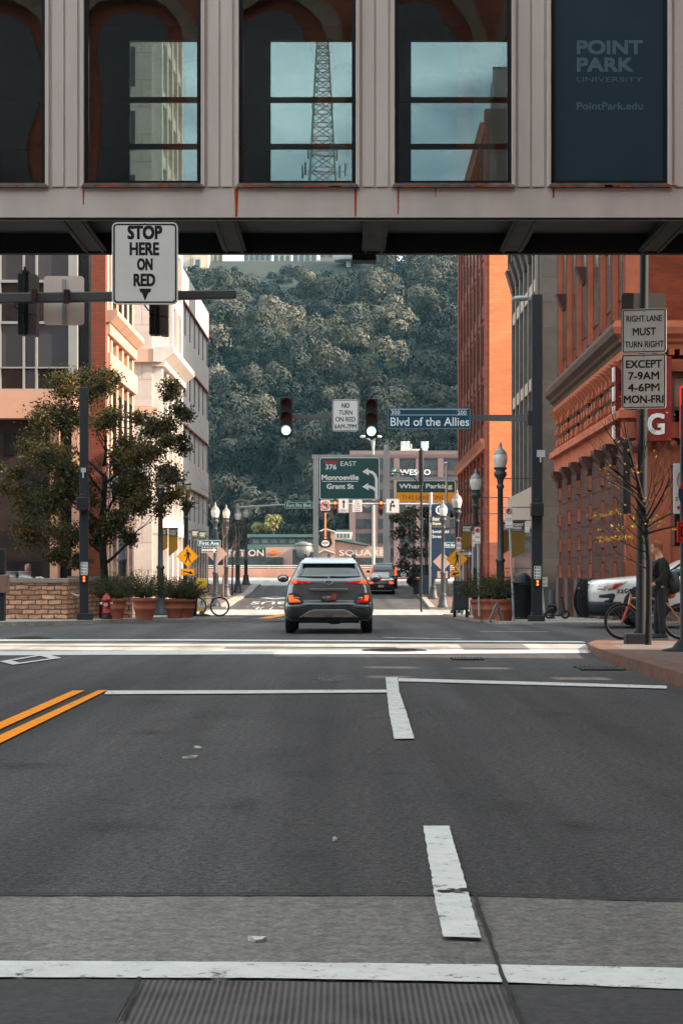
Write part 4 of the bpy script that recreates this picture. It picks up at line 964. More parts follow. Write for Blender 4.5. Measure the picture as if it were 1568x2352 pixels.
for y in np.arange(386, 655, 7.0):                          # lower storey
    hw = 30 + y * .105
    for x in np.arange(-hw, hw * .92, 8.0):
        xx = x + random.uniform(-3, 3); yy = y + random.uniform(-3, 3); crest = -58 < xx < 10 and yy > 575
        if crest and yy > 624: continue
        r = random.uniform(3.2, 4.6); r = (3.2 if yy < 600 else 2.4) if crest else r
        add_tree(xx, yy, hillz(xx, yy) + (random.uniform(0, 2.5) if yy < 600 else random.uniform(-1, .6)), r, 30, .78, 0)
for y in np.arange(392, 640, 12.0):                         # tall crowns standing clear of it
    hw = 30 + y * .105
    for x in np.arange(-hw, hw * .92, 13.0):
        xx = x + random.uniform(-6.5, 6.5); yy = y + random.uniform(-5, 5); crest = -58 < xx < 10 and yy > 560
        if crest or random.random() < .12: continue
        add_tree(xx, yy, hillz(xx, yy) + random.uniform(6, 12), random.uniform(4.2, 7.2), 40, .72, 1)
W0 = leafmat('woods_shade_leaf', [(.007, .015, .017), (.012, .024, .024), (.022, .034, .030)], .85, .05, .09, .2)  # lower storey leaves darkened for shade
W1 = leafmat('woods_crown_leaf', [(.009, .019, .020), (.020, .030, .028), (.075, .075, .057), (.24, .215, .16)], .85, .05, .06, .15)  # paler crown leaves paint the sunlit tops
woods = np_mesh('hillside_woods', np.vstack(VV), np.vstack(FF), [W0, W1], mi=np.concatenate(MI))
tag(woods, 'dense wood of rounded tree crowns covering the steep hillside', kind='stuff')
# added spur out of view on the right, shaped to shade the lower hillside
HX2 = list(range(236, 420, 12)); HY2 = list(range(330, 520, 10)); vs = []
for y in HY2:
    for x in HX2:
        e = min(1, (x - 236) / 24, (408 - x) / 40) * min(1, max(0, (y - 330) / 20)) * min(1, max(0, (510 - y) / 30))
        vs.append((x, y, max(0, e) * (44 + .586 * 262 + 5 * math.sin(y * .11) + 4 * math.sin(y * .31 + 1))))
nx = len(HX2); fs = np.array([(j * nx + i, j * nx + i + 1, (j + 1) * nx + i + 1, (j + 1) * nx + i) for j in range(len(HY2) - 1) for i in range(nx - 1)])
tag(np_mesh('shade_spur', np.array(vs, float), fs, mat('hill_soil', (0, 0, 0))), 'added unseen hill spur to shade the lower hillside', kind='structure')
# ---- houses along the crest
def crest_house(px0, px1, py0, py1, Y, label, name='crest_apartment_block', cat='building', wc=(.34, .31, .27), nw=4, rows=2):
    x0, x1, z0, z1 = X(px0, Y), X(px1, Y), Z(py1, Y), Z(py0, Y)
    t = thing(name, label, cat, ((x0 + x1) / 2, Y, z0 - 4), 'houses along the top of the hill')
    m = MB(); m.box(x0, x1, Y, Y + 10, z0 - 5, z1); m.build('wall', mat('crest_%d' % int(wc[0] * 100), wc, .85, 0, .1, .3), t)
    m = MB(); m.box(x0 - .3, x1 + .3, Y - .3, Y + 10.3, z1, z1 + .5); m.build('roof', mat('crest_roof', (.16, .12, .1), .8), t)
    h = (z1 - z0) / rows
    for r_ in range(rows):
        for k in range(nw):
            a = x0 + (x1 - x0) * (k + .18) / nw; b_ = x0 + (x1 - x0) * (k + .82) / nw
            m = MB(); m.box(a, b_, Y - .05, Y + .1, z0 + h * r_ + h * .2, z0 + h * r_ + h * .85); fo = m.build('window', mat('crest_frame', (.10, .11, .11), .5), t)
            m = MB(); m.box(a + .2, b_ - .2, Y - .12, Y - .051, z0 + h * r_ + h * .28, z0 + h * r_ + h * .78); m.build('pane', mat('crest_pane', (.05, .1, .11), .2), fo)
crest_house(478, 512, 560, 605, 640, 'small cream house with red roof beside the incline station on the crest', wc=(.42, .36, .3), nw=3)
crest_house(560, 622, 560, 602, 648, 'grey apartment block with dark balconies left on the hill crest', wc=(.26, .25, .23), nw=5)
crest_house(628, 668, 560, 606, 650, 'cream apartment block with dark balconies in the middle of the crest', wc=(.40, .37, .31), nw=3)
crest_house(672, 728, 560, 604, 652, 'pale grey apartment block by trees right on the hill crest', wc=(.30, .29, .27), nw=4)
crest_house(735, 800, 556, 594, 660, 'dark low building among the trees at the right end of the crest row', wc=(.17, .16, .15), nw=4)
Y = 628
t = thing('incline_station', 'cream hilltop station with bay window and dark arch for the rail car', 'station', (X(450, Y), Y, Z(650, Y)))
m = MB(); m.box(X(438, Y), X(478, Y), Y, Y + 12, Z(700, Y), Z(560, Y)); m.box(X(395, Y), X(437, Y), Y, Y + 12, Z(612, Y), Z(560, Y)); m.build('wall', mat('station_cream', (.55, .46, .36), .85, 0, .1, .3), t)
m = MB(); m.prism([(X(418, Y) + 2.6 * math.cos(R(a)), Z(622, Y) + 2.4 * math.sin(R(a))) for a in range(0, 181, 20)] + [(X(418, Y) - 2.6, Z(690, Y)), (X(418, Y) + 2.6, Z(690, Y))], Y + .6, Y + 1.2); m.build('dark_arch', mat('arch_dark', (.015, .02, .022), .9), t)
m = MB(); m.prism([(X(448, Y), Z(632, Y)), (X(462, Y), Z(632, Y)), (X(465, Y), Z(622, Y)), (X(465, Y), Z(590, Y)), (X(445, Y), Z(590, Y)), (X(445, Y), Z(622, Y))], Y - 1, Y - .001); fo = m.build('bay_window', mat('station_cream', (0, 0, 0)), t)
m = MB(); m.box(X(450, Y), X(460, Y), Y - 1.05, Y - 1.001, Z(615, Y), Z(597, Y)); m.build('pane', mat('crest_pane', (0, 0, 0)), fo)
m = MB(); m.box(X(390, Y), X(480, Y), Y - .8, Y + 12.5, Z(560, Y), Z(556, Y)); m.build('roof', mat('crest_roof', (0, 0, 0)), t)
t = thing('incline_car', 'small pale rail car climbing to the hilltop station arch', 'rail car', (X(424, Y), Y - 1, Z(630, Y)))
m = MB(); m.box(X(417, Y), X(431, Y), Y - 2, Y + .5, Z(635, Y), Z(617, Y)); m.build('body', mat('car_cream', (.5, .42, .4), .6), t, bevel=.2)
m = MB(); m.box(X(418.5, Y), X(429.5, Y), Y - 2.1, Y - 2.001, Z(626, Y), Z(619, Y)); m.build('window', mat('crest_pane', (0, 0, 0)), t)
m = MB(); m.box(X(416, Y), X(432, Y), Y - 2.2, Y + .7, Z(617, Y), Z(614, Y)); m.build('roof', mat('car_roof', (.12, .25, .22), .6), t)
# retaining wall on the crest and a lookout
t = MB(); t.box(X(500, 636), X(745, 636), 636, 637, Z(625, 636), Z(606, 636)); tag(t.build('retaining_wall', mat('wall_grey', (.16, .16, .15), .9), at=(X(620, 636), 636, Z(625, 636))), 'grey retaining wall under the apartment blocks on the crest', 'wall')
Y = 632
t = thing('hill_lookout', 'round white lookout deck on a single column at the crest', 'lookout', (X(800, Y), Y, Z(660, Y)))
m = MB(); m.lathe([(4.5, 0), (5, .6), (5, 1.6)], 18, (X(800, Y), Y, Z(600, Y))); m.build('deck', mat('look_white', (.45, .44, .41), .7), t)
m = MB(); m.lathe([(.8, 0), (.8, 9)], 10, (X(800, Y), Y, Z(666, Y))); m.build('column', mat('look_white', (0, 0, 0)), t)
# ---- lattice mast seen through the bridge window
Y = 700
t = thing('lattice_mast', 'tall grey lattice mast standing against the sky behind the bridge windows', 'radio mast', (X(741, Y), Y, 95))
cx = X(741, Y); zt, zb_ = Z(20, Y), 98.0
def hw_at(z): return (4.6 + (1.35 - 4.6) * min(1, (z - Z(415, Y)) / (Z(60, Y) - Z(415, Y))))
m = MB(); MS = mat('mast_steel', (.10, .105, .105), .5, .2, .1)
for sx, sy in ((-1, -1), (1, -1), (1, 1), (-1, 1)):
    m.tube([(cx + sx * hw_at(z), Y + sy * hw_at(z), z) for z in (zb_, (zb_ + zt) / 2, zt)], .32, 5)
m.build('leg', MS, t)
m = MB(); z = zb_; up = 1
while z < zt - 2:
    h = hw_at(z); z2 = z + h * 1.3; h2 = hw_at(z2)
    for (a, b_) in (((-1, -1), (1, -1)), ((1, -1), (1, 1)), ((1, 1), (-1, 1)), ((-1, 1), (-1, -1))):
        m.tube([(cx + a[0] * h, Y + a[1] * h, z), (cx + b_[0] * h2, Y + b_[1] * h2, z2)], .16, 4, False); m.tube([(cx + b_[0] * h, Y + b_[1] * h, z), (cx + a[0] * h2, Y + a[1] * h2, z2)], .16, 4, False)
        m.tube([(cx + a[0] * h, Y + a[1] * h, z), (cx + b_[0] * h, Y + b_[1] * h, z)], .18, 4, False)
    z = z2
m.build('bracing', MS, t)
m = MB()
for zz, dx in ((Z(405, Y), 6), (Z(398, Y), -6), (Z(365, Y), 5), (Z(360, Y), -5), (Z(405, Y), -7), (Z(400, Y), 8), (Z(250, Y), 3.4), (Z(247, Y), -3.4)):
    m.tube([(cx, Y - 4, zz), (cx + dx, Y - 4, zz)], .18, 4); m.tube([(cx + dx, Y - 4, zz - 1.5), (cx + dx, Y - 4, zz + 3)], .35, 5)
m.build('antennas', MS, t)

# ================================================================ FAR BANK BUILDINGS
Y = 360; PB = mat('pink_block', (.21, .135, .125), .85, 0, .12, .2); PK = mat('pink_block_dark', (.22, .13, .12), .85, 0, .12, .2)
t = thing('pink_office_block', 'wide pink brick office block with dark window rows and a rooftop sign board', 'building', (X(930, Y), Y, 0))
x0, x1 = X(803, Y), X(1110, Y); zt = Z(1040, Y)
m = MB(); m.box(x0, x1, Y + .8, Y + 40, -1, zt); m.build('wall', PB, t)
m = MB(); floors = [(1056, 1077), (1089, 1107), (1123, 1142), (1156, 1176), (1192, 1213), (1225, 1246), (1258, 1280)]
m.box(x0, x1, Y + .2, Y + .79, zt - 1.0, zt + .4)
for k in range(60): m.box(x0 + k * .42, x0 + k * .42 + .2, Y + .05, Y + .199, zt - .8, zt - .2)
pc = [803 + k * 50.5 for k in range(7)]
for p in pc: m.box(X(p, Y), X(p + 13, Y), Y + .1, Y + .789, -1, zt - 1.001)
m.build('piers', PB, t)
for a, c in floors:
    for p, q in zip(pc, pc[1:]):
        w_ = MB(); w_.box(X(p + 13, Y) + .02, X(q, Y) - .02, Y + .5, Y + .79, Z(c, Y), Z(a, Y)); fo = w_.build('window', mat('far_pane_dark', (.035, .04, .042), .25, 0, .8, 1.2), t)
RE = mat('roof_white', (.55, .55, .52), .6, 0, .2, .5)
m = MB(); m.box(X(922, Y), X(944, Y), Y + 4, Y + 8, zt, Z(1025, Y)); m.box(X(946, Y), X(966, Y), Y + 4, Y + 8, zt, Z(1028, Y)); m.box(X(972, Y), X(984, Y), Y + 4, Y + 7, zt, Z(1024, Y)); m.tube([(X(946, Y), Y + 5, zt), (X(946, Y), Y + 5, Z(1016, Y))], .12, 5)
for p in (928, 936, 975, 980): m.lathe([(.5, 0), (.5, 1.2)], 8, (X(p, Y), Y + 5, Z(1025, Y)))
m.build('roof_plant', RE, t)
m = MB(); m.text('WESCO', X(953, Y), Z(1084.5, Y), 13 * Y / F, Y - .1, 70 * Y / F, .015); m.build('lettering', mat('letter_far', (.75, .76, .74), .5, 0, 0), t)
m = MB(); m.box(X(898, Y), X(912.5, Y), Y - .15, Y + .099, Z(1091, Y), Z(1076, Y)); fo = m.build('emblem', mat('emblem_green', (.015, .10, .09), .5, 0, 0), t)
m = MB(); c0, c1 = X(905, Y), Z(1083, Y); m.disc((c0 + .15, c1 + .38), .1, Y - .19, Y - .151, 8)
for a, b_ in (((-.05, .25), (.1, -.05)), ((.1, -.05), (.35, -.2)), ((.1, -.05), (-.1, -.25)), ((-.1, -.25), (-.4, -.4)), ((-.05, .22), (.35, .2)), ((-.05, .2), (-.3, .05))): m.tube([(c0 + a[0], Y - .17, c1 + a[1]), (c0 + b_[0], Y - .17, c1 + b_[1])], .06, 4)
m.build('emblem_mark', mat('letter_far', (0, 0, 0)), fo)
# station hall with letters and a guitar sign
Y = 330; SAL = mat('salmon_wall', (.44, .28, .22), .85, 0, .1, .3); GRO = mat('green_roof', (.07, .13, .115), .5, 0, .15, .6); CRM = mat('cream_trim', (.6, .54, .46), .7, 0, .05)
t = thing('station_hall', 'salmon walled hall with green roofs and big white roof letters across the river', 'building', (X(740, Y), Y, 0))
m = MB(); m.box(X(520, Y), X(640, Y), Y + 6, Y + 20, -1, Z(1262, Y)); m.box(X(610, Y), X(760, Y), Y, Y + 12, -1, Z(1257, Y))
m.prism([(X(728, Y), -1), (X(728, Y), Z(1225, Y)), (X(748, Y), Z(1216, Y)), (X(769, Y), Z(1223, Y)), (X(769, Y), -1)], Y - 3, Y + 10)
m.prism([(X(769, Y) + .01, -1), (X(769, Y) + .01, Z(1243, Y)), (X(838, Y), Z(1254, Y)), (X(895, Y), Z(1258, Y)), (X(895, Y), -1)], Y - 1, Y + 9)
m.prism([(X(724, Y), Z(1276, Y)), (X(746, Y), Z(1264, Y)), (X(769, Y), Z(1272, Y)), (X(769, Y), -1), (X(724, Y), -1)], Y - 6, Y - 3.01)
m.build('wall', SAL, t)
m = MB(); m.prism([(X(560, Y), Z(1233, Y)), (X(730, Y), Z(1233, Y)), (X(728, Y), Z(1226, Y)), (X(566, Y), Z(1226, Y))], Y + 3, Y + 12); m.prism([(X(769, Y), Z(1240, Y)), (X(810, Y), Z(1241, Y)), (X(850, Y), Z(1252, Y)), (X(838, Y), Z(1252.5, Y))], Y - 2, Y + 8); m.prism([(X(560, Y), Z(1262, Y)), (X(730, Y), Z(1262, Y)), (X(720, Y), Z(1250.5, Y)), (X(566, Y), Z(1250.5, Y))], Y + 1, Y + 12)
m.prism([(X(769.5, Y), Z(1222, Y)), (X(808, Y), Z(1222, Y)), (X(804, Y), Z(1217, Y)), (X(772, Y), Z(1217, Y))], Y - 1.5, Y + 8)
m.build('roof', GRO, t)
m = MB(); m.box(X(570, Y), X(726, Y), Y + 4, Y + 10, Z(1250, Y), Z(1233.5, Y)); m.build('clerestory', mat('clerestory_dark', (.07, .075, .075), .4, 0, .3, .6), t)
for k in range(7):
    m = MB(); m.box(X(578 + k * 21, Y), X(592 + k * 21, Y), Y + 3.9, Y + 3.999, Z(1247, Y), Z(1237, Y)); m.build('clerestory_window', mat('far_glass_pale', (.16, .19, .19), .2, 0, .3, .6), t)
m = MB(); m.prism([(X(769.5, Y), Z(1239.5, Y)), (X(769.5, Y), Z(1222.2, Y)), (X(810, Y), Z(1222.2, Y)), (X(806, Y), Z(1239.5, Y))], Y - 1.8, Y + 6); m.prism([(X(726, Y), Z(1226, Y)), (X(748, Y), Z(1217, Y)), (X(771, Y), Z(1224, Y)), (X(771, Y), Z(1221.5, Y)), (X(748, Y), Z(1214, Y)), (X(726, Y), Z(1223, Y))], Y - 3.4, Y - 3.01); m.prism([(X(722, Y), Z(1277, Y)), (X(746, Y), Z(1265, Y)), (X(770, Y), Z(1273, Y)), (X(770, Y), Z(1270.5, Y)), (X(746, Y), Z(1262.5, Y)), (X(722, Y), Z(1274.5, Y))], Y - 6.4, Y - 6.01); m.build('trim', CRM, t)
for k in range(4):
    m = MB(); m.box(X(773.5 + k * 8, Y), X(778.5 + k * 8, Y), Y - 1.9, Y - 1.801, Z(1236, Y), Z(1226, Y)); m.build('green_window', GRO, t)
m = MB(); m.text('STATION', X(558, Y), Z(1270, Y), 15 * Y / F, Y - .6, 96 * Y / F, .02); m.text('SQUARE', X(831, Y), Z(1271, Y), 16 * Y / F, Y - 1.6, 104 * Y / F, .02); m.build('roof_letters', mat('letter_cream', (.62, .52, .45), .6, 0, 0), t)
m = MB(); m.box(X(780, Y), X(900, Y), Y - 2.4, Y - 1.1, Z(1295, Y), Z(1281, Y)); m.box(X(520, Y), X(650, Y), Y - 1, Y - .01, Z(1300, Y), Z(1280, Y)); m.build('dark_shopfront', mat('shop_dark', (.03, .035, .035), .3, 0, .8, .5), t)
m = MB(); m.lathe([(.01, 0), (1.6, .05), (1.6, .5), (.01, .55)], 14, (0, 0, 0))
t2 = thing('round_wall_emblem', 'round orange and red emblem on the salmon hall wall', 'sign', (X(629, Y), Y - .5, Z(1269, Y)))
m = MB(); m.disc((X(629, Y), Z(1269, Y)), 6 * Y / F, Y - .3, Y - .05, 16, 8 * Y / F); m.box(X(618, Y), X(641, Y), Y - .38, Y - .301, Z(1271.5, Y), Z(1266.5, Y)); m.build('disc', mat('emblem_orange', (.7, .16, .03), .5, 0, .2), t2)
# guitar
Yg = Y - 5
t = thing('guitar_sign', 'giant black electric guitar sign standing on the salmon gable', 'sign', (X(747, Yg), Yg, Z(1259, Yg)))
def GP(pts): return [(X(a, Yg), Z(b_, Yg)) for a, b_ in pts]
m = MB(); m.prism(GP([(737, 1222), (733, 1218), (731, 1224), (733, 1232), (731, 1240), (731, 1250), (736, 1257), (747, 1259), (757, 1257), (763, 1250), (762, 1241), (759, 1233), (760, 1225), (757, 1218), (752, 1222), (750, 1217), (744, 1217)]), Yg - .5, Yg + .5); m.build('body', mat('guitar_black', (.012, .012, .013), .25), t)
m = MB(); m.prism(GP([(744.8, 1232), (749.6, 1232), (749, 1178), (745.4, 1178)]), Yg - .75, Yg - .501); m.build('neck', mat('guitar_orange', (.72, .22, .06), .5), t)
m = MB(); m.prism(GP([(743.4, 1178), (750.6, 1178), (752, 1166), (748, 1163), (742.5, 1167)]), Yg - .7, Yg - .3); m.build('headstock', mat('guitar_black', (0, 0, 0)), t)
m = MB(); m.box(X(744.5, Yg), X(750, Yg), Yg - .7, Yg - .502, Z(1238, Yg), Z(1233, Yg)); m.build('pickup', mat('guitar_orange', (0, 0, 0)), t)
m = MB(); m.disc((X(747, Yg), Z(1248, Yg)), 7 * Yg / F, Yg - .66, Yg - .501, 20, 9 * Yg / F); fo = m.build('badge', mat('badge_white', (.72, .7, .66), .5), t)
m = MB(); m.text('Hard Rock', X(747, Yg), Z(1246.5, Yg), 5 * Yg / F, Yg - .7, 15 * Yg / F, .04); m.text('CAFE', X(747, Yg), Z(1252, Yg), 3 * Yg / F, Yg - .7, 7 * Yg / F, .02); m.build('badge_lettering', mat('badge_red', (.4, .03, .03), .5), fo)
# old iron furnace vessel
Yv = 322
t = thing('furnace_vessel', 'grey egg shaped iron furnace vessel on a dark stand across the river', 'furnace', (X(696, Yv), Yv, 0))
m = MB(); m.ellipsoid((X(697, Yv), Yv, Z(1266, Yv)), (1.55, 1.5, 1.6), 16, 10); m.lathe([(1.35, 0), (1.5, .25), (1.2, .5)], 16, (X(697, Yv), Yv, Z(1254, Yv))); m.build('vessel', mat('vessel_iron', (.17, .16, .15), .5, .3, .3, 1), t)
m = MB(); m.box(X(672, Yv), X(680, Yv), Yv - 1, Yv + 1, -1, Z(1262, Yv)); m.box(X(680, Yv), X(722, Yv), Yv - .8, Yv + .8, Z(1300, Yv), Z(1276, Yv)); m.box(X(714, Yv), X(722, Yv), Yv - 1, Yv + 1, -1, Z(1268, Yv)); m.build('stand', mat('stand_dark', (.03, .035, .037), .6, 0, .3, 1), t)
# trees along the far bank
def small_tree(px, pyb, pyt, Y, rpx, leafm, label, name='bank_tree', n=900, leaf=.55, group='trees on the far river bank', trunkm=None):
    x, z0, z1 = X(px, Y), Z(pyb, Y), Z(pyt, Y); r = rpx * Y / F
    t = thing(name, label, 'tree', (x, Y, z0), group)
    m = MB(); m.tube([(x, Y, z0), (x + r * .05, Y, z0 + (z1 - z0) * .5), (x, Y, z1 - r * .4)], [r * .08, r * .06, r * .02], 6); m.build('trunk', trunkm or mat('bark', (.05, .04, .035), .9, 0, .4, 8), t)
    vs_, fs_, o_ = [], [], 0
    for q in range(5):
        v, f = crown(x + random.uniform(-.4, .4) * r, Y + random.uniform(-.4, .4) * r, z0 + (z1 - z0) * random.uniform(.4, .72), r * .62, n // 5, leaf); vs_.append(v); fs_.append(f + o_); o_ += len(v)
    np_mesh('crown', np.vstack(vs_), np.vstack(fs_), leafm, t); return t
LFY = leafmat('leaf_yellow_green', [(.07, .075, .03), (.16, .15, .05), (.30, .26, .10)], .7, .2); LFD = leafmat('leaf_dusk', [(.015, .025, .02), (.03, .045, .03), (.07, .08, .04)], .7, .15)
small_tree(627, 1240, 1180, 362, 26, LFY, 'bright yellow green tree behind the long station roof')
small_tree(594, 1240, 1194, 364, 20, LFY, 'yellow green tree with bare street twigs in front of it')
small_tree(662, 1240, 1204, 366, 22, LFD, 'dark tree right of the bright yellow green one')
small_tree(555, 1240, 1185, 366, 22, LFD, 'dark tree at the left end of the station roof')
small_tree(775, 1225, 1196, 366, 22, LFD, 'low dark tree behind the guitar neck')
small_tree(712, 1235, 1206, 368, 24, LFD, 'low dark tree left of the guitar neck')

# ================================================================ RIVER WALL AND GANTRY SIGNS
Y = 165; g0 = G(165)
WALLM = mat('river_wall', (.50, .27, .2), .9, 0, .18, .35, streak=4)
t = thing('river_wall', 'low salmon concrete wall with white rails at the end of the street', 'wall', (0, Y, g0))
m = MB(); m.box(-60, 60, Y, Y + .5, g0 - .3, Z(1307.5, Y)); m.build('wall', WALLM, t, bevel=.04)
m = MB()
for py in (1299.5, 1304): m.tube([(-60, Y + .2, Z(py, Y)), (60, Y + .2, Z(py, Y))], .055, 6)
for k in range(-20, 21): m.box(k * 3 - .04, k * 3 + .04, Y + .16, Y + .24, Z(1308, Y), Z(1299, Y))
m.build('rail', mat('galv_pale', (.55, .54, .51), .4, .5, .1), t)
GALV = mat('galvanised', (.40, .41, .40), .55, .1, .18, 1.5, streak=3)
SGRN = mat('sign_green', (.010, .075, .072), .45, 0, .06, 1); SWHT = mat('sign_white', (.75, .73, .70), .5, 0, .05, 2); SBLK = mat('sign_black', (.012, .013, .016), .5, 0, 0); SYEL = mat('sign_yellow', (1.0, .38, .004), .5, 0, .05, 2); SRED = mat('sign_redmark', (.5, .02, .015), .5, 0, 0); SBAK = mat('sign_back', (.42, .37, .34), .5, .25, .12, 3, streak=4)
LTRW = mat('letter_sign_white', (.88, .88, .85), .5, 0, 0)
def board(t, Y, px0, px1, py0, py1, m_, rad=6, border=None, bw=2.2, inset=0, thick=.03, name='panel'):
    k = Y / F; cx, cz = X((px0 + px1) / 2, Y), Z((py0 + py1) / 2, Y); w_, h_ = (px1 - px0) * k, (py1 - py0) * k
    m = MB(); m.prism(rrect(cx, cz, w_, h_, rad * k), Y, Y + thick); p = m.build(name, m_, t)
    if border is not None:
        m = MB(); frame_poly(m, rrect(cx, cz, w_ - 2 * inset * k, h_ - 2 * inset * k, max(rad - inset, 1) * k), rrect(cx, cz, w_ - 2 * (inset + bw) * k, h_ - 2 * (inset + bw) * k, max(rad - inset - bw, .5) * k), Y - .0014, Y - .0002); m.build('border', border, t)
    return p
def put(m, txt, Y, px, py, hpx, wpx=None, bold=.02, dy=.0015): m.text(txt, X(px, Y), Z(py, Y), hpx * Y / F, Y - dy, wpx * Y / F if wpx else None, bold)
Y = 150
t = thing('gantry_frame_sign', 'tall galvanised gantry post pair carrying signs over the far lanes', 'gantry', (X(888, Y), Y, G(Y)))
m = MB()
for px, w_, y0 in ((725, 6, 1044), (887.5, 7.5, 1032)):
    m.box(X(px - w_, Y), X(px + w_, Y), Y + .1, Y + .6, G(Y), Z(y0, Y))
m.build('post', GALV, t)
m = MB(); m.box(X(716, Y), X(880 - .1, Y), Y + .15, Y + .5, Z(1052, Y), Z(1044, Y)); m.box(X(731.1, Y), X(880 - .1, Y), Y + .15, Y + .5, Z(1156, Y), Z(1149, Y)); m.box(X(895.1, Y), X(1062, Y), Y + .15, Y + .5, Z(1102, Y), Z(1095, Y)); m.box(X(895.1, Y), X(1062, Y), Y + .15, Y + .5, Z(1150, Y), Z(1144, Y)); m.build('beam', GALV, t)
m = MB()
for px in (842, 938, 1000): m.ellipsoid((X(px, Y), Y - .5, Z(1161, Y)), (.28, .2, .2), 10, 6)
m.build('sign_lamp', mat('lamp_pale', (.7, .64, .58), .4), t)
m = MB(); m.tube([(X(887, Y), Y + .3, Z(1032, Y)), (X(887, Y), Y + .3, Z(1021, Y))], .16, 8); m.build('post_cap', GALV, t)
t = thing('highway_sign', 'large green overhead sign with route shield and two curved arrows', 'road sign', (X(803, Y), Y - .1, Z(1148, Y)))
Ys = Y - .06
board(t, Ys, 733, 872, 1050, 1148, SGRN, 7, LTRW, 1.6, .6)
m = MB(); put(m, 'EAST', Ys, 800, 1065, 11, 36, .0); put(m, 'Monroeville', Ys, 781, 1096.5, 12, 85, .035); put(m, 'Grant St', Ys, 781, 1117, 12, 62, .035); m.box(X(740, Ys), X(822, Ys), Ys - .008, Ys - .002, Z(1106.3, Ys), Z(1105, Ys))
def arrow(m, Ys, y0, x1=864.5):
    pts = [(861, 1147), (867, 1147)] if y0 < 1080 else []
    c = [(845, y0 - .5), (853, y0 + 1), (859, y0 + 6), (864, y0 + 16), (864, y0 + 33)]
    L_ = [(848, y0 - 2.5), (856, y0 - .5), (863, y0 + 6), (867.3, y0 + 17), (867.3, 1145)]; R_ = [(848, y0 + 4), (854, y0 + 6), (858.5, y0 + 11), (860.8, y0 + 19), (860.8, 1145)]
    for (a, b_), (c_, d) in zip(zip(L_, R_), list(zip(L_, R_))[1:]): m.quad(*[(X(q[0], Ys), Ys - .008, Z(q[1], Ys)) for q in (a, b_, d, c_)])
    m.quad(*[(X(q[0], Ys), Ys - .0085, Z(q[1], Ys)) for q in ((831.5, y0 + 1), (846, y0 - 8), (844.5, y0 - 3), (849, y0 - 2.6), (849, y0 + 4.2), (846, y0 + 4), (847, y0 + 9.5))])
arrow(m, Ys, 1082.5)
y0 = 1117
for q in (((831.5, y0 + 1), (846, y0 - 8), (844.5, y0 - 3), (849, y0 - 2.6), (849, y0 + 4.2), (846, y0 + 4), (847, y0 + 9.5)), ((848, y0 - 2.5), (856, y0 + 0), (861.5, y0 + 4), (861.5, y0 + 14), (857, y0 + 8), (848, y0 + 4))): m.quad(*[(X(a, Ys), Ys - .009, Z(b_, Ys)) for a, b_ in q])
m.build('legend', LTRW, t)
m = MB(); m.prism([(X(a, Ys), Z(b_, Ys)) for a, b_ in ((745, 1060), (753, 1062), (760, 1060), (767, 1062), (775, 1060), (776, 1070), (772, 1079), (760, 1085), (748, 1079), (744, 1070))], Ys - .012, Ys - .001); fo = m.build('route_shield', mat('shield_blue', (.02, .09, .12), .5, 0, 0), t)
m = MB(); put(m, '376', Ys, 760, 1072.5, 11.5, 25, .02, .018); m.build('shield_number', LTRW, fo)
m = MB(); m.prism([(X(a, Ys), Z(b_, Ys)) for a, b_ in ((745, 1058.5), (753, 1060.5), (760, 1058.5), (767, 1060.5), (775, 1058.5), (775.5, 1065), (744.5, 1065))], Ys - .018, Ys - .0125); m.build('shield_band', SRED, fo)
t = thing('wharf_sign', 'green Wharf Parking sign with yellow lane strip on the gantry', 'road sign', (X(977, Y), Y - .1, Z(1152, Y)))
board(t, Ys, 908, 1046, 1103, 1140, SGRN, 7, LTRW, 1.4, .6); board(t, Ys - .035, 908.5, 1045.5, 1131, 1152, SYEL, 3, None, name='lane_strip')
m = MB(); put(m, 'Wharf Parking', Ys, 977, 1118, 14, 122, .03); m.build('legend', LTRW, t)
m = MB(); put(m, 'THIS LANE ONLY', Ys - .035, 975, 1142.5, 9.5, 105, .0); m.build('strip_legend', mat('sign_brown', (.2, .03, .008), .5, 0, 0), t)
# double headed street light and thin pole behind the gantry
Y = 158
t = thing('twin_street_light', 'tall pale pole with two street light heads beside the gantry', 'street light', (X(857.5, Y), Y, G(Y)))
m = MB(); m.tube([(X(857.5, Y), Y, G(Y)), (X(857, Y), Y, Z(1010, Y))], [.12, .09], 10); m.build('pole', mat('galv_bright', (.5, .5, .48), .45, .3, .1), t)
for px, sx in ((831, -1), (866, 1)):
    m = MB(); m.tube([(X(856.5, Y), Y, Z(1040, Y)), (X(px - sx * 14 + 8, Y), Y, Z(1012, Y)), (X(px - sx * 4, Y), Y, Z(1003, Y))], .06, 6); ar = m.build('bracket', mat('galv_bright', (0, 0, 0)), t)
    m = MB(); m.ellipsoid((X(px + 3, Y), Y, Z(1003, Y)), (.28, .25, .11), 10, 6); m.build('lamp_head', mat('lamp_pale', (0, 0, 0)), ar)
t = thing('slender_pole', 'thin pale pole with a small knob top beside the Wharf sign', 'pole', (X(1025, 130), 130, G(130)))
m = MB(); m.tube([(X(1025, 130), 130, G(130)), (X(1024.6, 130), 130, Z(1066, 130))], .085, 8); m.build('shaft', GALV, t)
m = MB(); m.ellipsoid((X(1024.6, 130), 130, Z(1064, 130)), (.17, .17, .1), 8, 6); m.build('cap', mat('galv_bright', (0, 0, 0)), t)
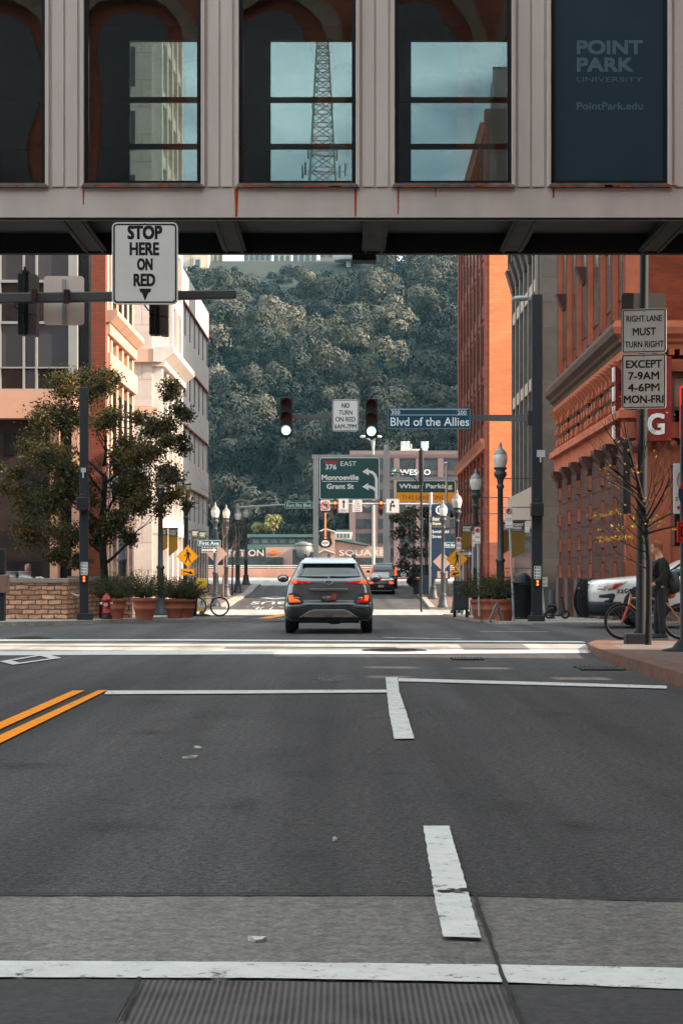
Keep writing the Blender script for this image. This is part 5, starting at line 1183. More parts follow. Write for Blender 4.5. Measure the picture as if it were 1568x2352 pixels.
# ================================================================ SIGNALS, POLES AND SIGNS
POLE = mat('pole_dark', (.022, .025, .029), .55, .3, .25, 1.2, streak=3); POLEB = mat('pole_black', (.012, .014, .017), .5, .2, .2, 2); ARMG = mat('arm_grey', (.105, .105, .108), .5, .3, .15, 1.5)
SIGB = mat('signal_black', (.012, .013, .015), .45, 0, .15, 3); GREYBOX = mat('signal_grey', (.15, .155, .155), .5, .1, .15, 3)
SWN = mat('sign_near_white', (.88, .88, .85), .5, 0, .12, 1.4, streak=3)
def post_base(t, px0, px1, y0, y1, Y, m_=None, d=None):
    m = MB(); x0, x1 = X(px0, Y), X(px1, Y); d = d or (x1 - x0); m.box(x0, x1, Y, Y + d, Z(y1, Y) - .03, Z(y0, Y)); return m.build('footing', m_ or POLE, t, bevel=.02)
# ---- hanging stop sign and the signal arm on the near left
Y = 21.7
t = thing('left_signal_mast', 'grey horizontal signal mast reaching in from the left under the bridge', 'signal mast', (X(-420, Y), Y, 0))
m = MB(); a = Vector((X(-420, Y), Y + .12, Z(689, Y))); e = Vector((X(541, Y), Y + .12, Z(673, Y)))
dv = 13.5 * Y / F; ev = 9.5 * Y / F
m.add([a + Vector((0, sy * .06, sz * dv)) for sy, sz in ((-1, -1), (1, -1), (1, 1), (-1, 1))] + [e + Vector((0, sy * .05, sz * ev)) for sy, sz in ((-1, -1), (1, -1), (1, 1), (-1, 1))], [(0, 1, 2, 3), (7, 6, 5, 4), (0, 4, 5, 1), (1, 5, 6, 2), (2, 6, 7, 3), (3, 7, 4, 0)])
m.build('horizontal_beam', ARMG, t, bevel=.012)
m = MB(); m.tube([(X(-420, Y), Y + .12, 0), (X(-420, Y), Y + .12, 6.2)], [.14, .10], 10); m.build('pole', ARMG, t)
for q in (72, 146):
    m = MB()
    m.box(X(q, Y), X(q + 13, Y), Y + .02, Y + .3, Z(669, Y), Z(664, Y)); m.box(X(q + 1, Y), X(q + 12, Y), Y - .005, Y + .05, Z(696, Y), Z(668.9, Y)); m.build('clamp', mat('clamp_brown', (.06, .03, .022), .5, .4, .5, 12), t)
t = thing('stop_here_sign', 'white STOP HERE ON RED sign with a black arrow hanging under the bridge', 'road sign', (X(333, 21.5), 21.5, Z(698, 21.5)))
Y = 21.5
board(t, Y, 257.5, 409, 510.5, 699, SWN, 12, SBLK, 3.6, 3.2)
m = MB(); put(m, 'STOP', Y, 333, 534, 32, 80, .045); put(m, 'HERE', Y, 332, 571.5, 30, 68, .04); put(m, 'ON', Y, 333, 607, 28, 36, .04); put(m, 'RED', Y, 332, 643, 29, 50, .04)
m.quad(*[(X(p, Y), Y - .0015, Z(q, Y)) for p, q in ((320, 663), (348, 663), (345, 672), (341, 672), (333.5, 691), (326, 672), (323, 672))]); m.build('legend', SBLK, t)
m = MB()
for p, q in ((333, 514), (266, 691), (400, 691), (398, 518)): m.disc((X(p, Y), Z(q, Y)), .007, Y - .003, Y - .0005, 8)
m.build('rivets', IRON, t)
m = MB(); m.box(X(318, Y), X(346, Y), Y + .031, Y + .12, Z(690, Y), Z(664, Y)); m.build('bracket', GREYBOX, t)
Y = 22.0
t = thing('blank_sign_back', 'bare metal back of a road sign on the left signal mast', 'road sign', (X(147, Y), Y, Z(746, Y)))
board(t, Y, 101, 193.5, 634, 746.5, mat('sign_back_pink', (.82, .70, .63), .55, .15, .14, 2.2, streak=5), 8)
m = MB(); m.box(X(143, Y), X(151.5, Y), Y - .015, Y - .001, Z(745, Y), Z(642, Y))
m.build('strut', GALV, t)
def rear_signal(px, py0, py1, Y, label, rest):
    """three-section signal head seen from behind at an angle"""
    k = Y / F; t = thing('traffic_signal', label, 'traffic signal', (X(px, Y), Y, Z(py1, Y)), 'signal heads on the left mast')
    h = (py1 - py0) / 3
    m = MB()
    for i in range(3):
        m.box(X(px - 20, Y), X(px + 3, Y), Y + .03, Y + .22, Z(py0 + h * (i + 1) - .8, Y), Z(py0 + h * i, Y))
    m.build('housing', SIGB, t, bevel=.008)
    m = MB()
    for i in range(3): m.prism([(X(px + 4, Y), Y + .05), (X(px + 20, Y), Y + .12), (X(px + 20, Y), Y + .34), (X(px + 4, Y), Y + .3)], Z(py0 + h * (i + 1) - 1.5, Y), Z(py0 + h * i + .5, Y), 'z')
    m.build('visor', GREYBOX, t)
    m = MB(); m.tube([(X(px - 3, Y), Y + .02, Z(py0 - 14, Y)), (X(px - 3, Y), Y + .02, Z(py1 + 3, Y))], .014, 6); m.box(X(px - 9, Y), X(px + 4, Y), Y + .0, Y + .2, Z(py0, Y), Z(py0 - 6, Y)); m.build('hanger', POLEB, t)
    m = MB(); m.tube([(X(px - 30, Y), Y - .02, Z(rest, Y)), (X(px - 20, Y), Y - .05, Z(rest + 14, Y)), (X(px - 8, Y), Y - .04, Z(rest + 15, Y)), (X(px - 4, Y), Y - .02, Z(rest + 30, Y)), (X(px - 6, Y), Y, Z(rest + 45, Y))], .009, 5); m.build('cable', POLEB, t)
rear_signal(60, 626, 768, 21.95, 'black signal head left of the blank sign back', 695)
rear_signal(362, 640, 768, 21.95, 'black signal head half hidden by the STOP HERE sign', 700)

# ---- right near pole with the lane signs
Y = 31.6; bz = Z(1482, Y)
t = thing('sign_pole', 'dark octagonal steel pole on a square footing at the near right corner', 'pole', (X(1473, Y), Y, bz))
m = MB(); m.tube([(X(1473, Y), Y + .1, Z(1458, Y)), (X(1481, Y), Y + .1, Z(560, Y)), (X(1483, Y), Y + .1, 8.5)], [.088, .072, .068], 8); m.build('shaft', POLE, t)
post_base(t, 1438, 1489, 1455, 1482, Y - .1, POLE, .36)
m = MB(); m.box(X(1427, Y + .2), X(1450, Y), Y + .05, Y + .3, Z(1180, Y), Z(1012, Y)); m.build('signal_box', POLEB, t, bevel=.02)
Y = 31.45
t = thing('right_lane_sign', 'white RIGHT LANE MUST TURN RIGHT sign on the dark pole', 'road sign', (X(1478, Y), Y, Z(809, Y))); t.rotation_euler.z = R(-13)
board(t, Y, 1427.5, 1528.5, 709, 810.5, SWN, 5, SBLK, 2.2, 1.8)
m = MB(); put(m, 'RIGHT LANE', Y, 1478, 731.5, 14.5, 81, .015); put(m, 'MUST', Y, 1478.5, 761.5, 18, 53, .02); put(m, 'TURN RIGHT', Y, 1478.5, 790.5, 14.5, 89, .015); m.build('legend', SBLK, t)
m = MB()
for q in (716, 803): m.disc((X(1478, Y), Z(q, Y)), .008, Y - .003, Y - .0005, 8)
m.build('rivets', IRON, t)
t = thing('except_hours_sign', 'white EXCEPT hours MON-FRI sign below the right lane sign', 'road sign', (X(1477, Y), Y, Z(938, Y))); t.rotation_euler.z = R(-13)
board(t, Y, 1426.5, 1527.5, 813, 938.5, SWN, 5, SBLK, 2.2, 1.8)
m = MB(); put(m, 'EXCEPT', Y, 1477.5, 836, 18.5, 82, .025); put(m, '7-9AM', Y, 1477, 863, 18.5, 70, .025); put(m, '4-6PM', Y, 1477, 890, 18.5, 72, .025); put(m, 'MON-FRI', Y, 1477, 917, 18.5, 90, .025); m.build('legend', SBLK, t)
m = MB()
for q in (819, 932): m.disc((X(1477, Y), Z(q, Y)), .008, Y - .003, Y - .0005, 8)
m.build('rivets', IRON, t)
t = thing('pole_sign_back', 'plain grey back of a sign behind the right lane sign', 'road sign', (X(1478, 31.8), 31.8, Z(712, 31.8)))
board(t, 31.8, 1426, 1528, 673, 790, mat('sign_back_dark', (.10, .095, .092), .55, .2, .12, 2), 7)

# ---- far right signal pole with the long arm
Y = 48.9; h0 = Z(1428, Y)
t = thing('right_signal_pole', 'grey signal pole with a long arm across the street at the far right corner', 'signal pole', (X(1233, Y), Y, h0))
m = MB(); m.box(X(1221, Y), X(1245, Y), Y, Y + .25, Z(1414, Y), Z(675, Y)); m.build('shaft', POLE, t, bevel=.02)
post_base(t, 1214, 1251, 1413, 1428, Y - .06, POLE, .4)
m = MB(); m.add([(X(1222, Y), Y + .05, Z(967, Y)), (X(1222, Y), Y + .2, Z(967, Y)), (X(1222, Y), Y + .2, Z(952, Y)), (X(1222, Y), Y + .05, Z(952, Y)), (X(640, Y), Y + .07, Z(960, Y)), (X(640, Y), Y + .15, Z(960, Y)), (X(640, Y), Y + .15, Z(953, Y)), (X(640, Y), Y + .07, Z(953, Y))], [(0, 1, 2, 3), (7, 6, 5, 4), (0, 4, 5, 1), (1, 5, 6, 2), (2, 6, 7, 3), (3, 7, 4, 0)]); m.build('arm', ARMG, t)
m = MB(); m.box(X(1212, Y), X(1221, Y) - .001, Y + .02, Y + .23, Z(976, Y), Z(943, Y)); m.build('arm_bracket', POLE, t)
m = MB(); m.box(X(1176, Y), X(1221, Y), Y + .08, Y + .16, Z(688, Y), Z(681, Y)); m.ellipsoid((X(1196, Y), Y + .12, Z(684, Y)), (.22, .13, .07), 10, 6); m.build('small_lamp_arm', mat('lamp_arm_pale', (.30, .33, .33), .5, .2, .1), t)
m = MB(); m.box(X(1241, Y) - .1, X(1241, Y) + .1, Y - .06, Y - .002, Z(1050, Y), Z(1034, Y)); m.tube([(X(1240, Y), Y - .05, Z(1050, Y)), (X(1240, Y), Y - .05, Z(1062, Y))], .02, 6); m.build('sensor', mat('sensor_pale', (.4, .4, .4), .5), t)
m = MB(); m.box(X(1216, Y), X(1244, Y), Y - .4, Y - .02, Z(1187, Y), Z(1156, Y)); m.box(X(1228, Y), X(1236, Y), Y - .2, Y - .05, Z(1196, Y), Z(1146, Y)); m.build('pedestrian_signal', SIGB, t, bevel=.02)
def button_sign(t, Y, px, py, m_):
    board(t, Y, px - 8, px + 8, py - 15, py + 15, SWN, 2, SBLK, .7, .6, name='instruction_plate')
    m = MB()
    for i in range(4):
        q = py - 11 + i * 7; m.box(X(px - 6, Y), X(px - 3.4, Y), Y - .006, Y - .001, Z(q + 2.4, Y), Z(q - 2.4, Y))
        for j in range(2): m.box(X(px - 2, Y), X(px + 6, Y), Y - .006, Y - .001, Z(q + j * 2.2 + .1, Y), Z(q + j * 2.2 - .9, Y))
    m.build('instruction_lines', SBLK, t)
    m = MB(); m.box(X(px - 6, Y), X(px + 5, Y), Y - .03, Y, Z(py + 32, Y), Z(py + 17, Y)); bb = m.build('button_box', SIGB, t)
    m = MB()
    for q in (20.5, 27.5): m.disc((X(px, Y), Z(py + q, Y)), .03, Y - .045, Y - .031, 10)
    m.build('button_lamp', mat('amber_lamp', (.9, .16, .02), .5, emit=1.2), bb)
button_sign(t, Y - .02, 1233.5, 1315, None)
def front_signal(px, y0, y1, Y, label, group, lit, w_=14, colors=None):
    k = Y / F; t = thing('traffic_signal', label, 'traffic signal', (X(px, Y), Y, Z(y1, Y)), group)
    h = (y1 - y0) / 3
    m = MB()
    for i in range(3): m.box(X(px - w_, Y), X(px + w_, Y), Y, Y + .2, Z(y0 + h * (i + 1) - .5, Y), Z(y0 + h * i, Y))
    m.box(X(px - 2.5, Y), X(px + 2.5, Y), Y + .05, Y + .12, Z(y1 + 4, Y), Z(y0 - 8, Y)); m.build('housing', SIGB, t, bevel=.01)
    cm = {'r': mat('lens_red_off', (.055, .007, .004), .3, 0, 0), 'a': mat('lens_amber_off', (.075, .013, .004), .3, 0, 0), 'g': mat('lens_green_off', (.01, .03, .03), .3, 0, 0),
          'G': mat('lens_green_lit', (.55, 1.0, .90), .4, 0, 0, emit=1.5), 'R': mat('lens_red_lit', (.5, .02, .006), .4, 0, 0, emit=.35), 'A': mat('lens_amber_lit', (1, .16, .01), .4, 0, 0, emit=1.8)}
    for i, c in enumerate(lit):
        m = MB(); r = w_ * .72 * k; cz = Z(y0 + h * (i + .5), Y); m.disc((X(px, Y), cz), r, Y - .02, Y - .001, 18); m.build('lens', cm[c], t)
        m = MB(); n_ = 14                                     # visor: open half tube over the lens
        for q in range(n_):
            a0, a1 = R(-20 + 220 * q / n_), R(-20 + 220 * (q + 1) / n_); P = lambda a, rr, yy: (X(px, Y) + rr * math.cos(a), yy, cz + rr * math.sin(a))
            m.quad(P(a0, r * 1.12, Y - .001), P(a1, r * 1.12, Y - .001), P(a1, r * 1.12, Y - .17), P(a0, r * 1.12, Y - .17))
        m.build('visor', SIGB, t)
    return t
front_signal(657, 912, 1004, 48.8, 'left of the two hanging signals with a bright green lamp', 'signal heads on the far arm', 'raG')
front_signal(852.5, 915, 1006, 48.8, 'hanging signal with a bright green lamp beside the NO TURN sign', 'signal heads on the far arm', 'raG')
Y = 48.75
t = thing('no_turn_sign', 'white NO TURN ON RED 6AM-7PM sign on the long far arm', 'road sign', (X(793, Y), Y, Z(990, Y)))
board(t, Y, 763, 823, 917.5, 990.5, mat('sign_far_white', (.66, .65, .62), .5, 0, .05, 2), 5, SBLK, 1.4, 1.2)
m = MB(); put(m, 'NO', Y, 793.5, 931.5, 11, 18, .03); put(m, 'TURN', Y, 793.5, 947.5, 10.5, 31, .02); put(m, 'ON RED', Y, 793, 963, 11, 46, .02); put(m, '6AM-7PM', Y, 793, 979.5, 10.5, 50, .02); m.build('legend', SBLK, t)
t = thing('boulevard_name_sign', 'wide blue street name sign reading Blvd of the Allies on the arm', 'street sign', (X(984, Y), Y, Z(986, Y)))
BLUE = mat('street_blue', (.006, .052, .088), .45, 0, .06, 2)
board(t, Y, 888.5, 1080.5, 936, 986, BLUE, 4, mat('border_pale', (.2, .3, .33), .5, 0, 0), 1, 1.4)
m = MB(); put(m, 'Blvd of the Allies', Y, 986.5, 968.5, 20, 180, .008); put(m, '300', Y, 908, 947, 9, 20, .0); put(m, '200', Y, 1060, 947.5, 9, 20, .0); m.box(X(896, Y), X(1073, Y), Y - .007, Y - .002, Z(953.6, Y), Z(952.8, Y)); m.box(X(896, Y), X(1073, Y), Y - .007, Y - .002, Z(940.8, Y), Z(940, Y))
m.build('legend', mat('letter_bluesign', (.75, .80, .80), .5, 0, 0), t)

# ---- far left signal pole
Y = 48.8
t = thing('left_signal_pole', 'dark pole with pedestrian signal box in front of the leafy tree', 'signal pole', (X(193, Y), Y, Z(1423, Y)))
m = MB(); m.box(X(182.5, Y), X(202, Y), Y, Y + .2, Z(1412, Y), Z(889, Y)); m.build('shaft', POLE, t, bevel=.02)
post_base(t, 177, 211, 1408, 1423, Y - .06, POLE, .36)
m = MB(); m.box(X(180, Y), X(208, Y), Y - .4, Y - .02, Z(1173, Y), Z(1143, Y)); m.box(X(186, Y), X(198, Y), Y - .15, Y - .021, Z(1182, Y), Z(1135, Y)); m.build('pedestrian_signal', SIGB, t, bevel=.02)
m = MB(); m.box(X(187, Y), X(198, Y), Y - .06, Y - .002, Z(1085, Y), Z(1075, Y)); m.tube([(X(192, Y), Y - .04, Z(1085, Y)), (X(192, Y), Y - .04, Z(1098, Y))], .02, 6); m.build('sensor', mat('sensor_pale', (0, 0, 0)), t)
button_sign(t, Y - .02, 194, 1306, None)

# ================================================================ LAMP POSTS
LGL = mat('lamp_glass', (.60, .58, .55), .25, 0, .1, 8, spec=.6); LBL = mat('lamp_iron', (.055, .062, .070), .5, .3, .25, 3)
def make_lamp(loc, label):
    t = thing('lamp_post', label, 'street lamp', loc, 'old style lamp posts along the street')
    m = MB(); m.lathe([(.30, 0), (.30, .10), (.25, .16), (.20, .5), (.17, .62), (.19, .66), (.13, .72)], 10); m.build('base', LBL, t, local=True)
    m = MB(); m.lathe([(.125, .72), (.12, 1.7), (.15, 1.72), (.15, 1.8), (.10, 1.84), (.085, 4.0), (.12, 4.02), (.12, 4.1), (.085, 4.14)], 12); m.build('shaft', LBL, t, local=True)
    m = MB(); m.lathe([(.085, 4.14), (.11, 4.3), (.19, 4.4), (.20, 4.5), (.14, 4.55), (.2, 4.62), (.21, 4.66)], 12); m.build('collar', LBL, t, local=True)
    m = MB(); m.lathe([(.16, 4.66), (.215, 4.85), (.225, 5.0), (.2, 5.06)], 14); gl_ = m.build('globe', LGL, t, local=True)
    m = MB(); m.lathe([(.21, 5.06), (.17, 5.16), (.08, 5.24), (.045, 5.3), (.06, 5.34), (.012, 5.46)], 12); m.build('finial', mat('lamp_cap', (.25, .25, .24), .4, .2, .1), gl_, local=True)
    return t
lamps = [(-7.25, 61.5, 'lamp post whose dark shaft rises right behind the nearest left planter'), (-7.2, 73, 'lamp post hidden at the top by leaves beside the sunlit planter'), (-7.2, 84, 'lamp post with a bright white globe above the left crossing sign'), (-7.4, 104, 'lamp post holding the left First Ave sign'), (-7.75, 118, 'lamp post left of the dark thin trunk on the distant left pavement'), (-7.6, 127, 'lamp post right of the dark thin trunk on the distant left pavement'), (-7.7, 138, 'smallest lamp post at the far end of the left pavement'),
         (4.45, 62, 'tallest looking lamp post before the orange wall at right'), (4.4, 74, 'lamp post before the orange wall behind two parking signs'), (4.4, 88, 'lamp post before the red window bays of the orange building'), (4.35, 101, 'lamp post with bright globe beside the salmon diamond back at right'), (4.35, 114, 'lamp post between the distant tree and the blue direction sign'), (4.35, 126, 'faint lamp post inside the distant dark tree')]
L0 = None
for u, Y, lb in lamps:
    sl = .1 if Y < 95 else .13
    loc = (S(u, Y), Y, G(Y) + sl)
    if L0 is None: L0 = make_lamp(loc, lb)
    else: dup(L0, loc, lb)
def banner_arm(t, x0, x1, Y, z):
    m = MB(); m.tube([(x0, Y, z), (x1, Y, z)], .016, 6); m.build('rod', LBL, t)
BANT = mat('banner_olive', (.055, .05, .032), .8, 0, .15, 2); BANG = mat('banner_gold_shade', (.20, .115, .02), .8, 0, .2, 2); BANL = mat('banner_gold_lit', (.46, .25, .02), .8, 0, .15, 2)  # gold cloth in a shaded and a sunlit copy
def banner(px0, px1, py0, pm, py1, Y, label, gold=None, txt=True, split=.28):
    t = thing('street_banner', label, 'banner', (X((px0 + px1) / 2, Y), Y, Z(py1, Y)), 'university banners on the lamp posts')
    ym = py0 + (py1 - py0) * split
    m = MB(); m.prism([(X(px0, Y), Z(ym, Y)), (X(px0, Y), Z(py0, Y)), (X(px1, Y), Z(py0, Y)), (X(px1, Y), Z(ym, Y))], Y, Y + .015); m.build('header', BANT, t)
    m = MB(); m.prism([(X(px0, Y), Z(ym, Y)), (X(px1, Y), Z(ym, Y)), (X(px1, Y), Z(pm, Y)), (X(px0, Y), Z(py1, Y))], Y, Y + .0149); m.build('cloth', gold or BANG, t)
    if txt:
        w_ = (px1 - px0) * .82; cx = (px0 + px1) / 2 + .5; m = MB()
        put(m, 'POINT', Y, cx, py0 + (ym - py0) * .34, (ym - py0) * .26, w_, .05); put(m, 'PARK', Y, cx - w_ * .07, py0 + (ym - py0) * .64, (ym - py0) * .26, w_ * .85, .05); put(m, 'UNIVERSITY', Y, cx, py0 + (ym - py0) * .88, (ym - py0) * .10, w_, .0); m.build('lettering', mat('banner_white', (.7, .68, .62), .7, 0, 0), t)
    m = MB(); m.tube([(X(px0 - 3, Y), Y + .01, Z(py0, Y)), (X(px1 + 3, Y), Y + .01, Z(py0, Y))], .018, 6); m.build('rod', LBL, t)
banner(402, 424, 1102, 1133, 1146, 75, 'upper banner in dark gold left of the white lamp globe', split=.36)
banner(426, 438, 1112, 1140, 1152, 78, 'upper banner partly hidden behind the white lamp globe', split=.36)
banner(367, 386, 1213, 1258, 1270, 74, 'lower gold banner cut by the dark lamp shaft', BANL, split=.3)
banner(387, 409, 1213, 1261, 1279, 74.2, 'lower gold banner right of the dark lamp shaft', BANL, split=.3)
banner(440, 456, 1217, 1236, 1240, 103, 'short dark banner above the left First Ave sign', BANT, split=.7)
banner(457, 474, 1220, 1238, 1242, 106, 'short dark banner behind the left First Ave lamp post', BANT, split=.7)
banner(1060, 1084, 1205, 1250, 1264, 73.9, 'dark gold banner between the two lamp posts before the orange wall', split=.32)
banner(1172, 1204, 1197, 1268, 1284, 61.9, 'large dark gold banner before the grey building at right', split=.28)
banner(1151, 1170, 1200, 1262, 1276, 62.2, 'dark gold banner just right of the tallest lamp post', split=.28)
def rods(u, Y, zs_, dx, label):
    t = thing('banner_rods', label, 'banner bracket', (S(u, Y), Y, zs_[-1]), 'banner rods on the lamp posts')
    for z in zs_: banner_arm(t, S(u, Y), S(u, Y) + dx, Y, z)
rods(4.45, 62.02, (Z(1195, 62), Z(1305, 62)), 1.3, 'thin dark rods reaching right from the tallest lamp post'); rods(4.4, 74.02, (Z(1143, 74), Z(1180, 74)), 1.25, 'thin dark rods reaching right from the second right lamp post')
rods(4.45, 62.05, (Z(1099, 62), Z(1165, 62)), 1.25, 'upper thin rods on the tallest lamp post')

# ================================================================ STREET SIGNS ALONG BOTH SIDES
def pole_thing(px, Y, y0, y1, r, label, m_=None, name='sign_post', tilt=0):
    t = thing(name, label, 'post', (X(px, Y), Y, Z(y1, Y))); m = MB(); m.tube([(X(px, Y), Y + .03, Z(y1, Y)), (X(px + tilt, Y), Y + .03, Z(y0, Y))], r, 6); m.build('shaft', m_ or GALV, t); return t
WALK = [(0, 11, 0)]
def walker(m, Y, cx, cy, k, flip=1, dy=.002):
    q = lambda a, b: (X(cx + flip * a * k, Y), Y - dy, Z(cy + b * k, Y))
    m.disc((X(cx - flip * 1.2 * k, Y), Z(cy - 14 * k, Y)), 2.2 * k * Y / F, Y - dy, Y - dy + .001, 12)
    for pts in ([(-2.5, -11), (1.5, -11), (4, -6), (3, 1), (-1.5, 1), (-2, -5)], [(-2, -10), (-.5, -8), (-5, -1.5), (-8, .5), (-8.5, -1), (-5.5, -3.5)], [(1.5, -11), (6.5, -6), (7, 0), (5.6, 0), (4.8, -5), (2, -8)], [(-1.5, 0), (1.2, 1), (-1, 7), (-4, 15), (-6.2, 14.5), (-3.5, 6)], [(.5, 0), (3, 0), (4.5, 7), (8, 14), (6, 15), (2, 8)]): m.quad(*[q(a, b) for a, b in pts])
def ped_sign(cx, cy, r, Y, plaque, flip, label, plabel_dir, px0, px1, py0, py1):
    t = thing('crossing_sign', label, 'road sign', (X(cx, Y), Y, Z(py1, Y)))
    k = Y / F; d = lambda rr: [(X(cx, Y), Z(cy, Y) - rr * k), (X(cx, Y) + rr * k, Z(cy, Y)), (X(cx, Y), Z(cy, Y) + rr * k), (X(cx, Y) - rr * k, Z(cy, Y))]
    m = MB(); m.prism(d(r), Y, Y + .02); m.build('diamond', SYEL, t)
    m = MB(); frame_poly(m, d(r - .8), d(r - 1.7), Y - .0014, Y - .0003); walker(m, Y, cx, cy, r / 25.5, flip); m.build('walking_figure', SBLK, t)
    board(t, Y, px0, px1, py0, py1, SYEL, 3, SBLK, .7, .6, name='arrow_plate')
    m = MB(); mx_, my_ = (px0 + px1) / 2, (py0 + py1) / 2; w_ = (px1 - px0) / 2
    f = plabel_dir
    for q in (((-.62, -.42), (.28, -.02), (.2, .30), (-.68, -.06)), ((.36, -.42), (.82, .48), (.1, .62))): m.quad(*[(X(mx_ + f * a * w_, Y), Y - .002, Z(my_ + b_ * (py1 - py0) / 2, Y)) for a, b_ in q])
    m.build('arrow', SBLK, t)
    m = MB(); m.tube([(X(cx, Y), Y + .06, Z(cy - r, Y)), (X(cx, Y), Y + .06, G(Y) + .1)], .03, 6); m.build('post', GALV, t)
ped_sign(431.5, 1278, 25.5, 72, True, 1, 'yellow diamond crossing sign with arrow plate on the left side', 1, 416, 447.5, 1306, 1322)
ped_sign(1049, 1284, 25, 72, True, 1, 'yellow diamond crossing sign with arrow plate on the right side', -1, 1035, 1060.5, 1309, 1325)
def diamond_back(cx, cy, r, Y, label, px0, px1, py0, py1):
    t = thing('sign_diamond_back', label, 'road sign', (X(cx, Y), Y, Z(py1, Y))); k = Y / F
    m = MB(); m.prism([(X(cx, Y), Z(cy, Y) - r * k), (X(cx, Y) + r * k, Z(cy, Y)), (X(cx, Y), Z(cy, Y) + r * k), (X(cx, Y) - r * k, Z(cy, Y))], Y + .1, Y + .12); m.build('diamond', mat('back_salmon', (.58, .36, .28), .5, .1, .08, 2), t)
    m = MB(); m.box(X(px0, Y), X(px1, Y), Y + .1, Y + .119, Z(py1, Y), Z(py0, Y)); m.build('plate', mat('back_salmon', (0, 0, 0)), t)
diamond_back(498, 1272, 24, 104.2, 'salmon back of a diamond sign behind the left First Ave lamp post', 490, 513, 1298, 1320); diamond_back(1016, 1290, 22, 101.2, 'salmon back of a diamond sign on the right lamp post', 1004, 1028, 1312, 1328)
def name_sign(txt, px0, px1, py0, py1, Y, label, m_=None):
    t = thing('street_name_sign', label, 'street sign', (X((px0 + px1) / 2, Y), Y, Z(py1, Y))); board(t, Y, px0, px1, py0, py1, m_ or BLUE2, 2, LTRW, .6, .4)
    m = MB(); put(m, txt, Y, (px0 + px1) / 2, (py0 + py1) / 2, (py1 - py0) * .58, (px1 - px0) * .84, .01); m.build('legend', LTRW, t); return t
BLUE2 = mat('street_teal', (.012, .10, .125), .45, 0, .06, 2)
name_sign('First Ave', 454.5, 507, 1240.5, 1254.5, 103.6, 'blue First Ave sign on the left lamp post'); name_sign('First Ave', 1019, 1047, 1245, 1258.5, 100.5, 'small blue First Ave sign between right lamp post and yellow diamond')
t = name_sign('Fort Pitt Blvd', 653, 719, 1153.5, 1168, 137.6, 'teal Fort Pitt Blvd sign on the distant left arm', mat('fort_teal', (.012, .16, .14), .45, 0, .06, 2))
m = MB(); put(m, '300', 137.6, 663, 1151.3, 3.2, 8, 0); put(m, '200', 137.6, 709, 1151.3, 3.2, 8, 0); m.build('block_numbers', LTRW, t)
board(t, 137.62, 653, 719, 1149, 1154, mat('fort_teal', (0, 0, 0)), 1.5, name='top_strip')
def oneway(px0, px1, py0, py1, Y, label):
    t = thing('one_way_sign', label, 'road sign', (X((px0 + px1) / 2, Y), Y, Z(py1, Y))); board(t, Y, px0, px1, py0, py1, SBLK, 1.5, LTRW, .7, .5)
    w_, h_ = px1 - px0, py1 - py0; m = MB(); m.quad(*[(X(px0 + a * w_, Y), Y - .007, Z(py0 + b_ * h_, Y)) for a, b_ in ((.07, .3), (.74, .3), (.74, .12), (.96, .5), (.74, .88), (.74, .7), (.07, .7))]); m.build('arrow', LTRW, t)
    m = MB(); put(m, 'ONE WAY', Y, px0 + .42 * w_, (py0 + py1) / 2, h_ * .27, w_ * .6, .01, .012); m.build('legend', SBLK, t)
oneway(462, 500.5, 1257, 1270, 103.5, 'black and white ONE WAY arrow sign under the left First Ave sign'); oneway(1050, 1086, 1265, 1278.5, 87, 'black and white ONE WAY arrow sign behind the right yellow diamond')
pole_thing(1063, 87.2, 1262, 1405, .035, 'thin grey post of the right ONE WAY sign', name='thin_post')
# small regulatory signs on the distant arms
def sq_sign(px0, px1, py0, py1, Y, label, draw, name='road_sign_panel', m_=None, border=True):
    t = thing(name.replace('_panel', ''), label, 'road sign', (X((px0 + px1) / 2, Y), Y, Z(py1, Y))); board(t, Y, px0, px1, py0, py1, m_ or mat('sign_sun_white', (.64, .60, .56), .5, 0, .06, 2), 2, SBLK if border else None, .7, .6)
    for mm_, fn in draw:
        m = MB(); fn(m); m.build('legend' if mm_ is SBLK else 'mark', mm_, t)
    return t
def noring(m, Y, cx, cy, r, ang):
    m.ring((X(cx, Y), Y - .012, Z(cy, Y)), (r - .8) * Y / F, .9 * Y / F, 24, 6); c, s_ = math.cos(R(ang)) * r * .9 * Y / F, math.sin(R(ang)) * r * .9 * Y / F
    m.tube([(X(cx, Y) - c, Y - .02, Z(cy, Y) - s_), (X(cx, Y) + c, Y - .02, Z(cy, Y) + s_)], .8 * Y / F, 5)
def poly(m, Y, pts, dy=.003): m.quad(*[(X(a, Y), Y - dy, Z(b_, Y)) for a, b_ in pts])
Y = 117
sq_sign(736, 758, 1149, 1173, Y, 'white sign with a struck out left turn arrow on the distant arm', [(SBLK, lambda m: (poly(m, Y, [(749, 1167), (752, 1167), (752, 1157.5), (746, 1157.5), (746, 1154.5), (740.5, 1159), (746, 1163.5), (746, 1160.5), (749, 1160.5)]))), (SRED, lambda m: noring(m, Y, 747, 1161, 10, -45))], 'no_left_turn_sign', None, False)
sq_sign(776.5, 801, 1145, 1178, Y, 'white ONLY sign with a straight up arrow on the distant arm', [(SBLK, lambda m: (poly(m, Y, [(787.3, 1167), (790.7, 1167), (790.7, 1154), (793.5, 1155), (789, 1147.5), (784.5, 1155), (787.3, 1154)]), put(m, 'ONLY', Y, 789, 1172.5, 6, 18, .01)))], 'straight_only_sign')
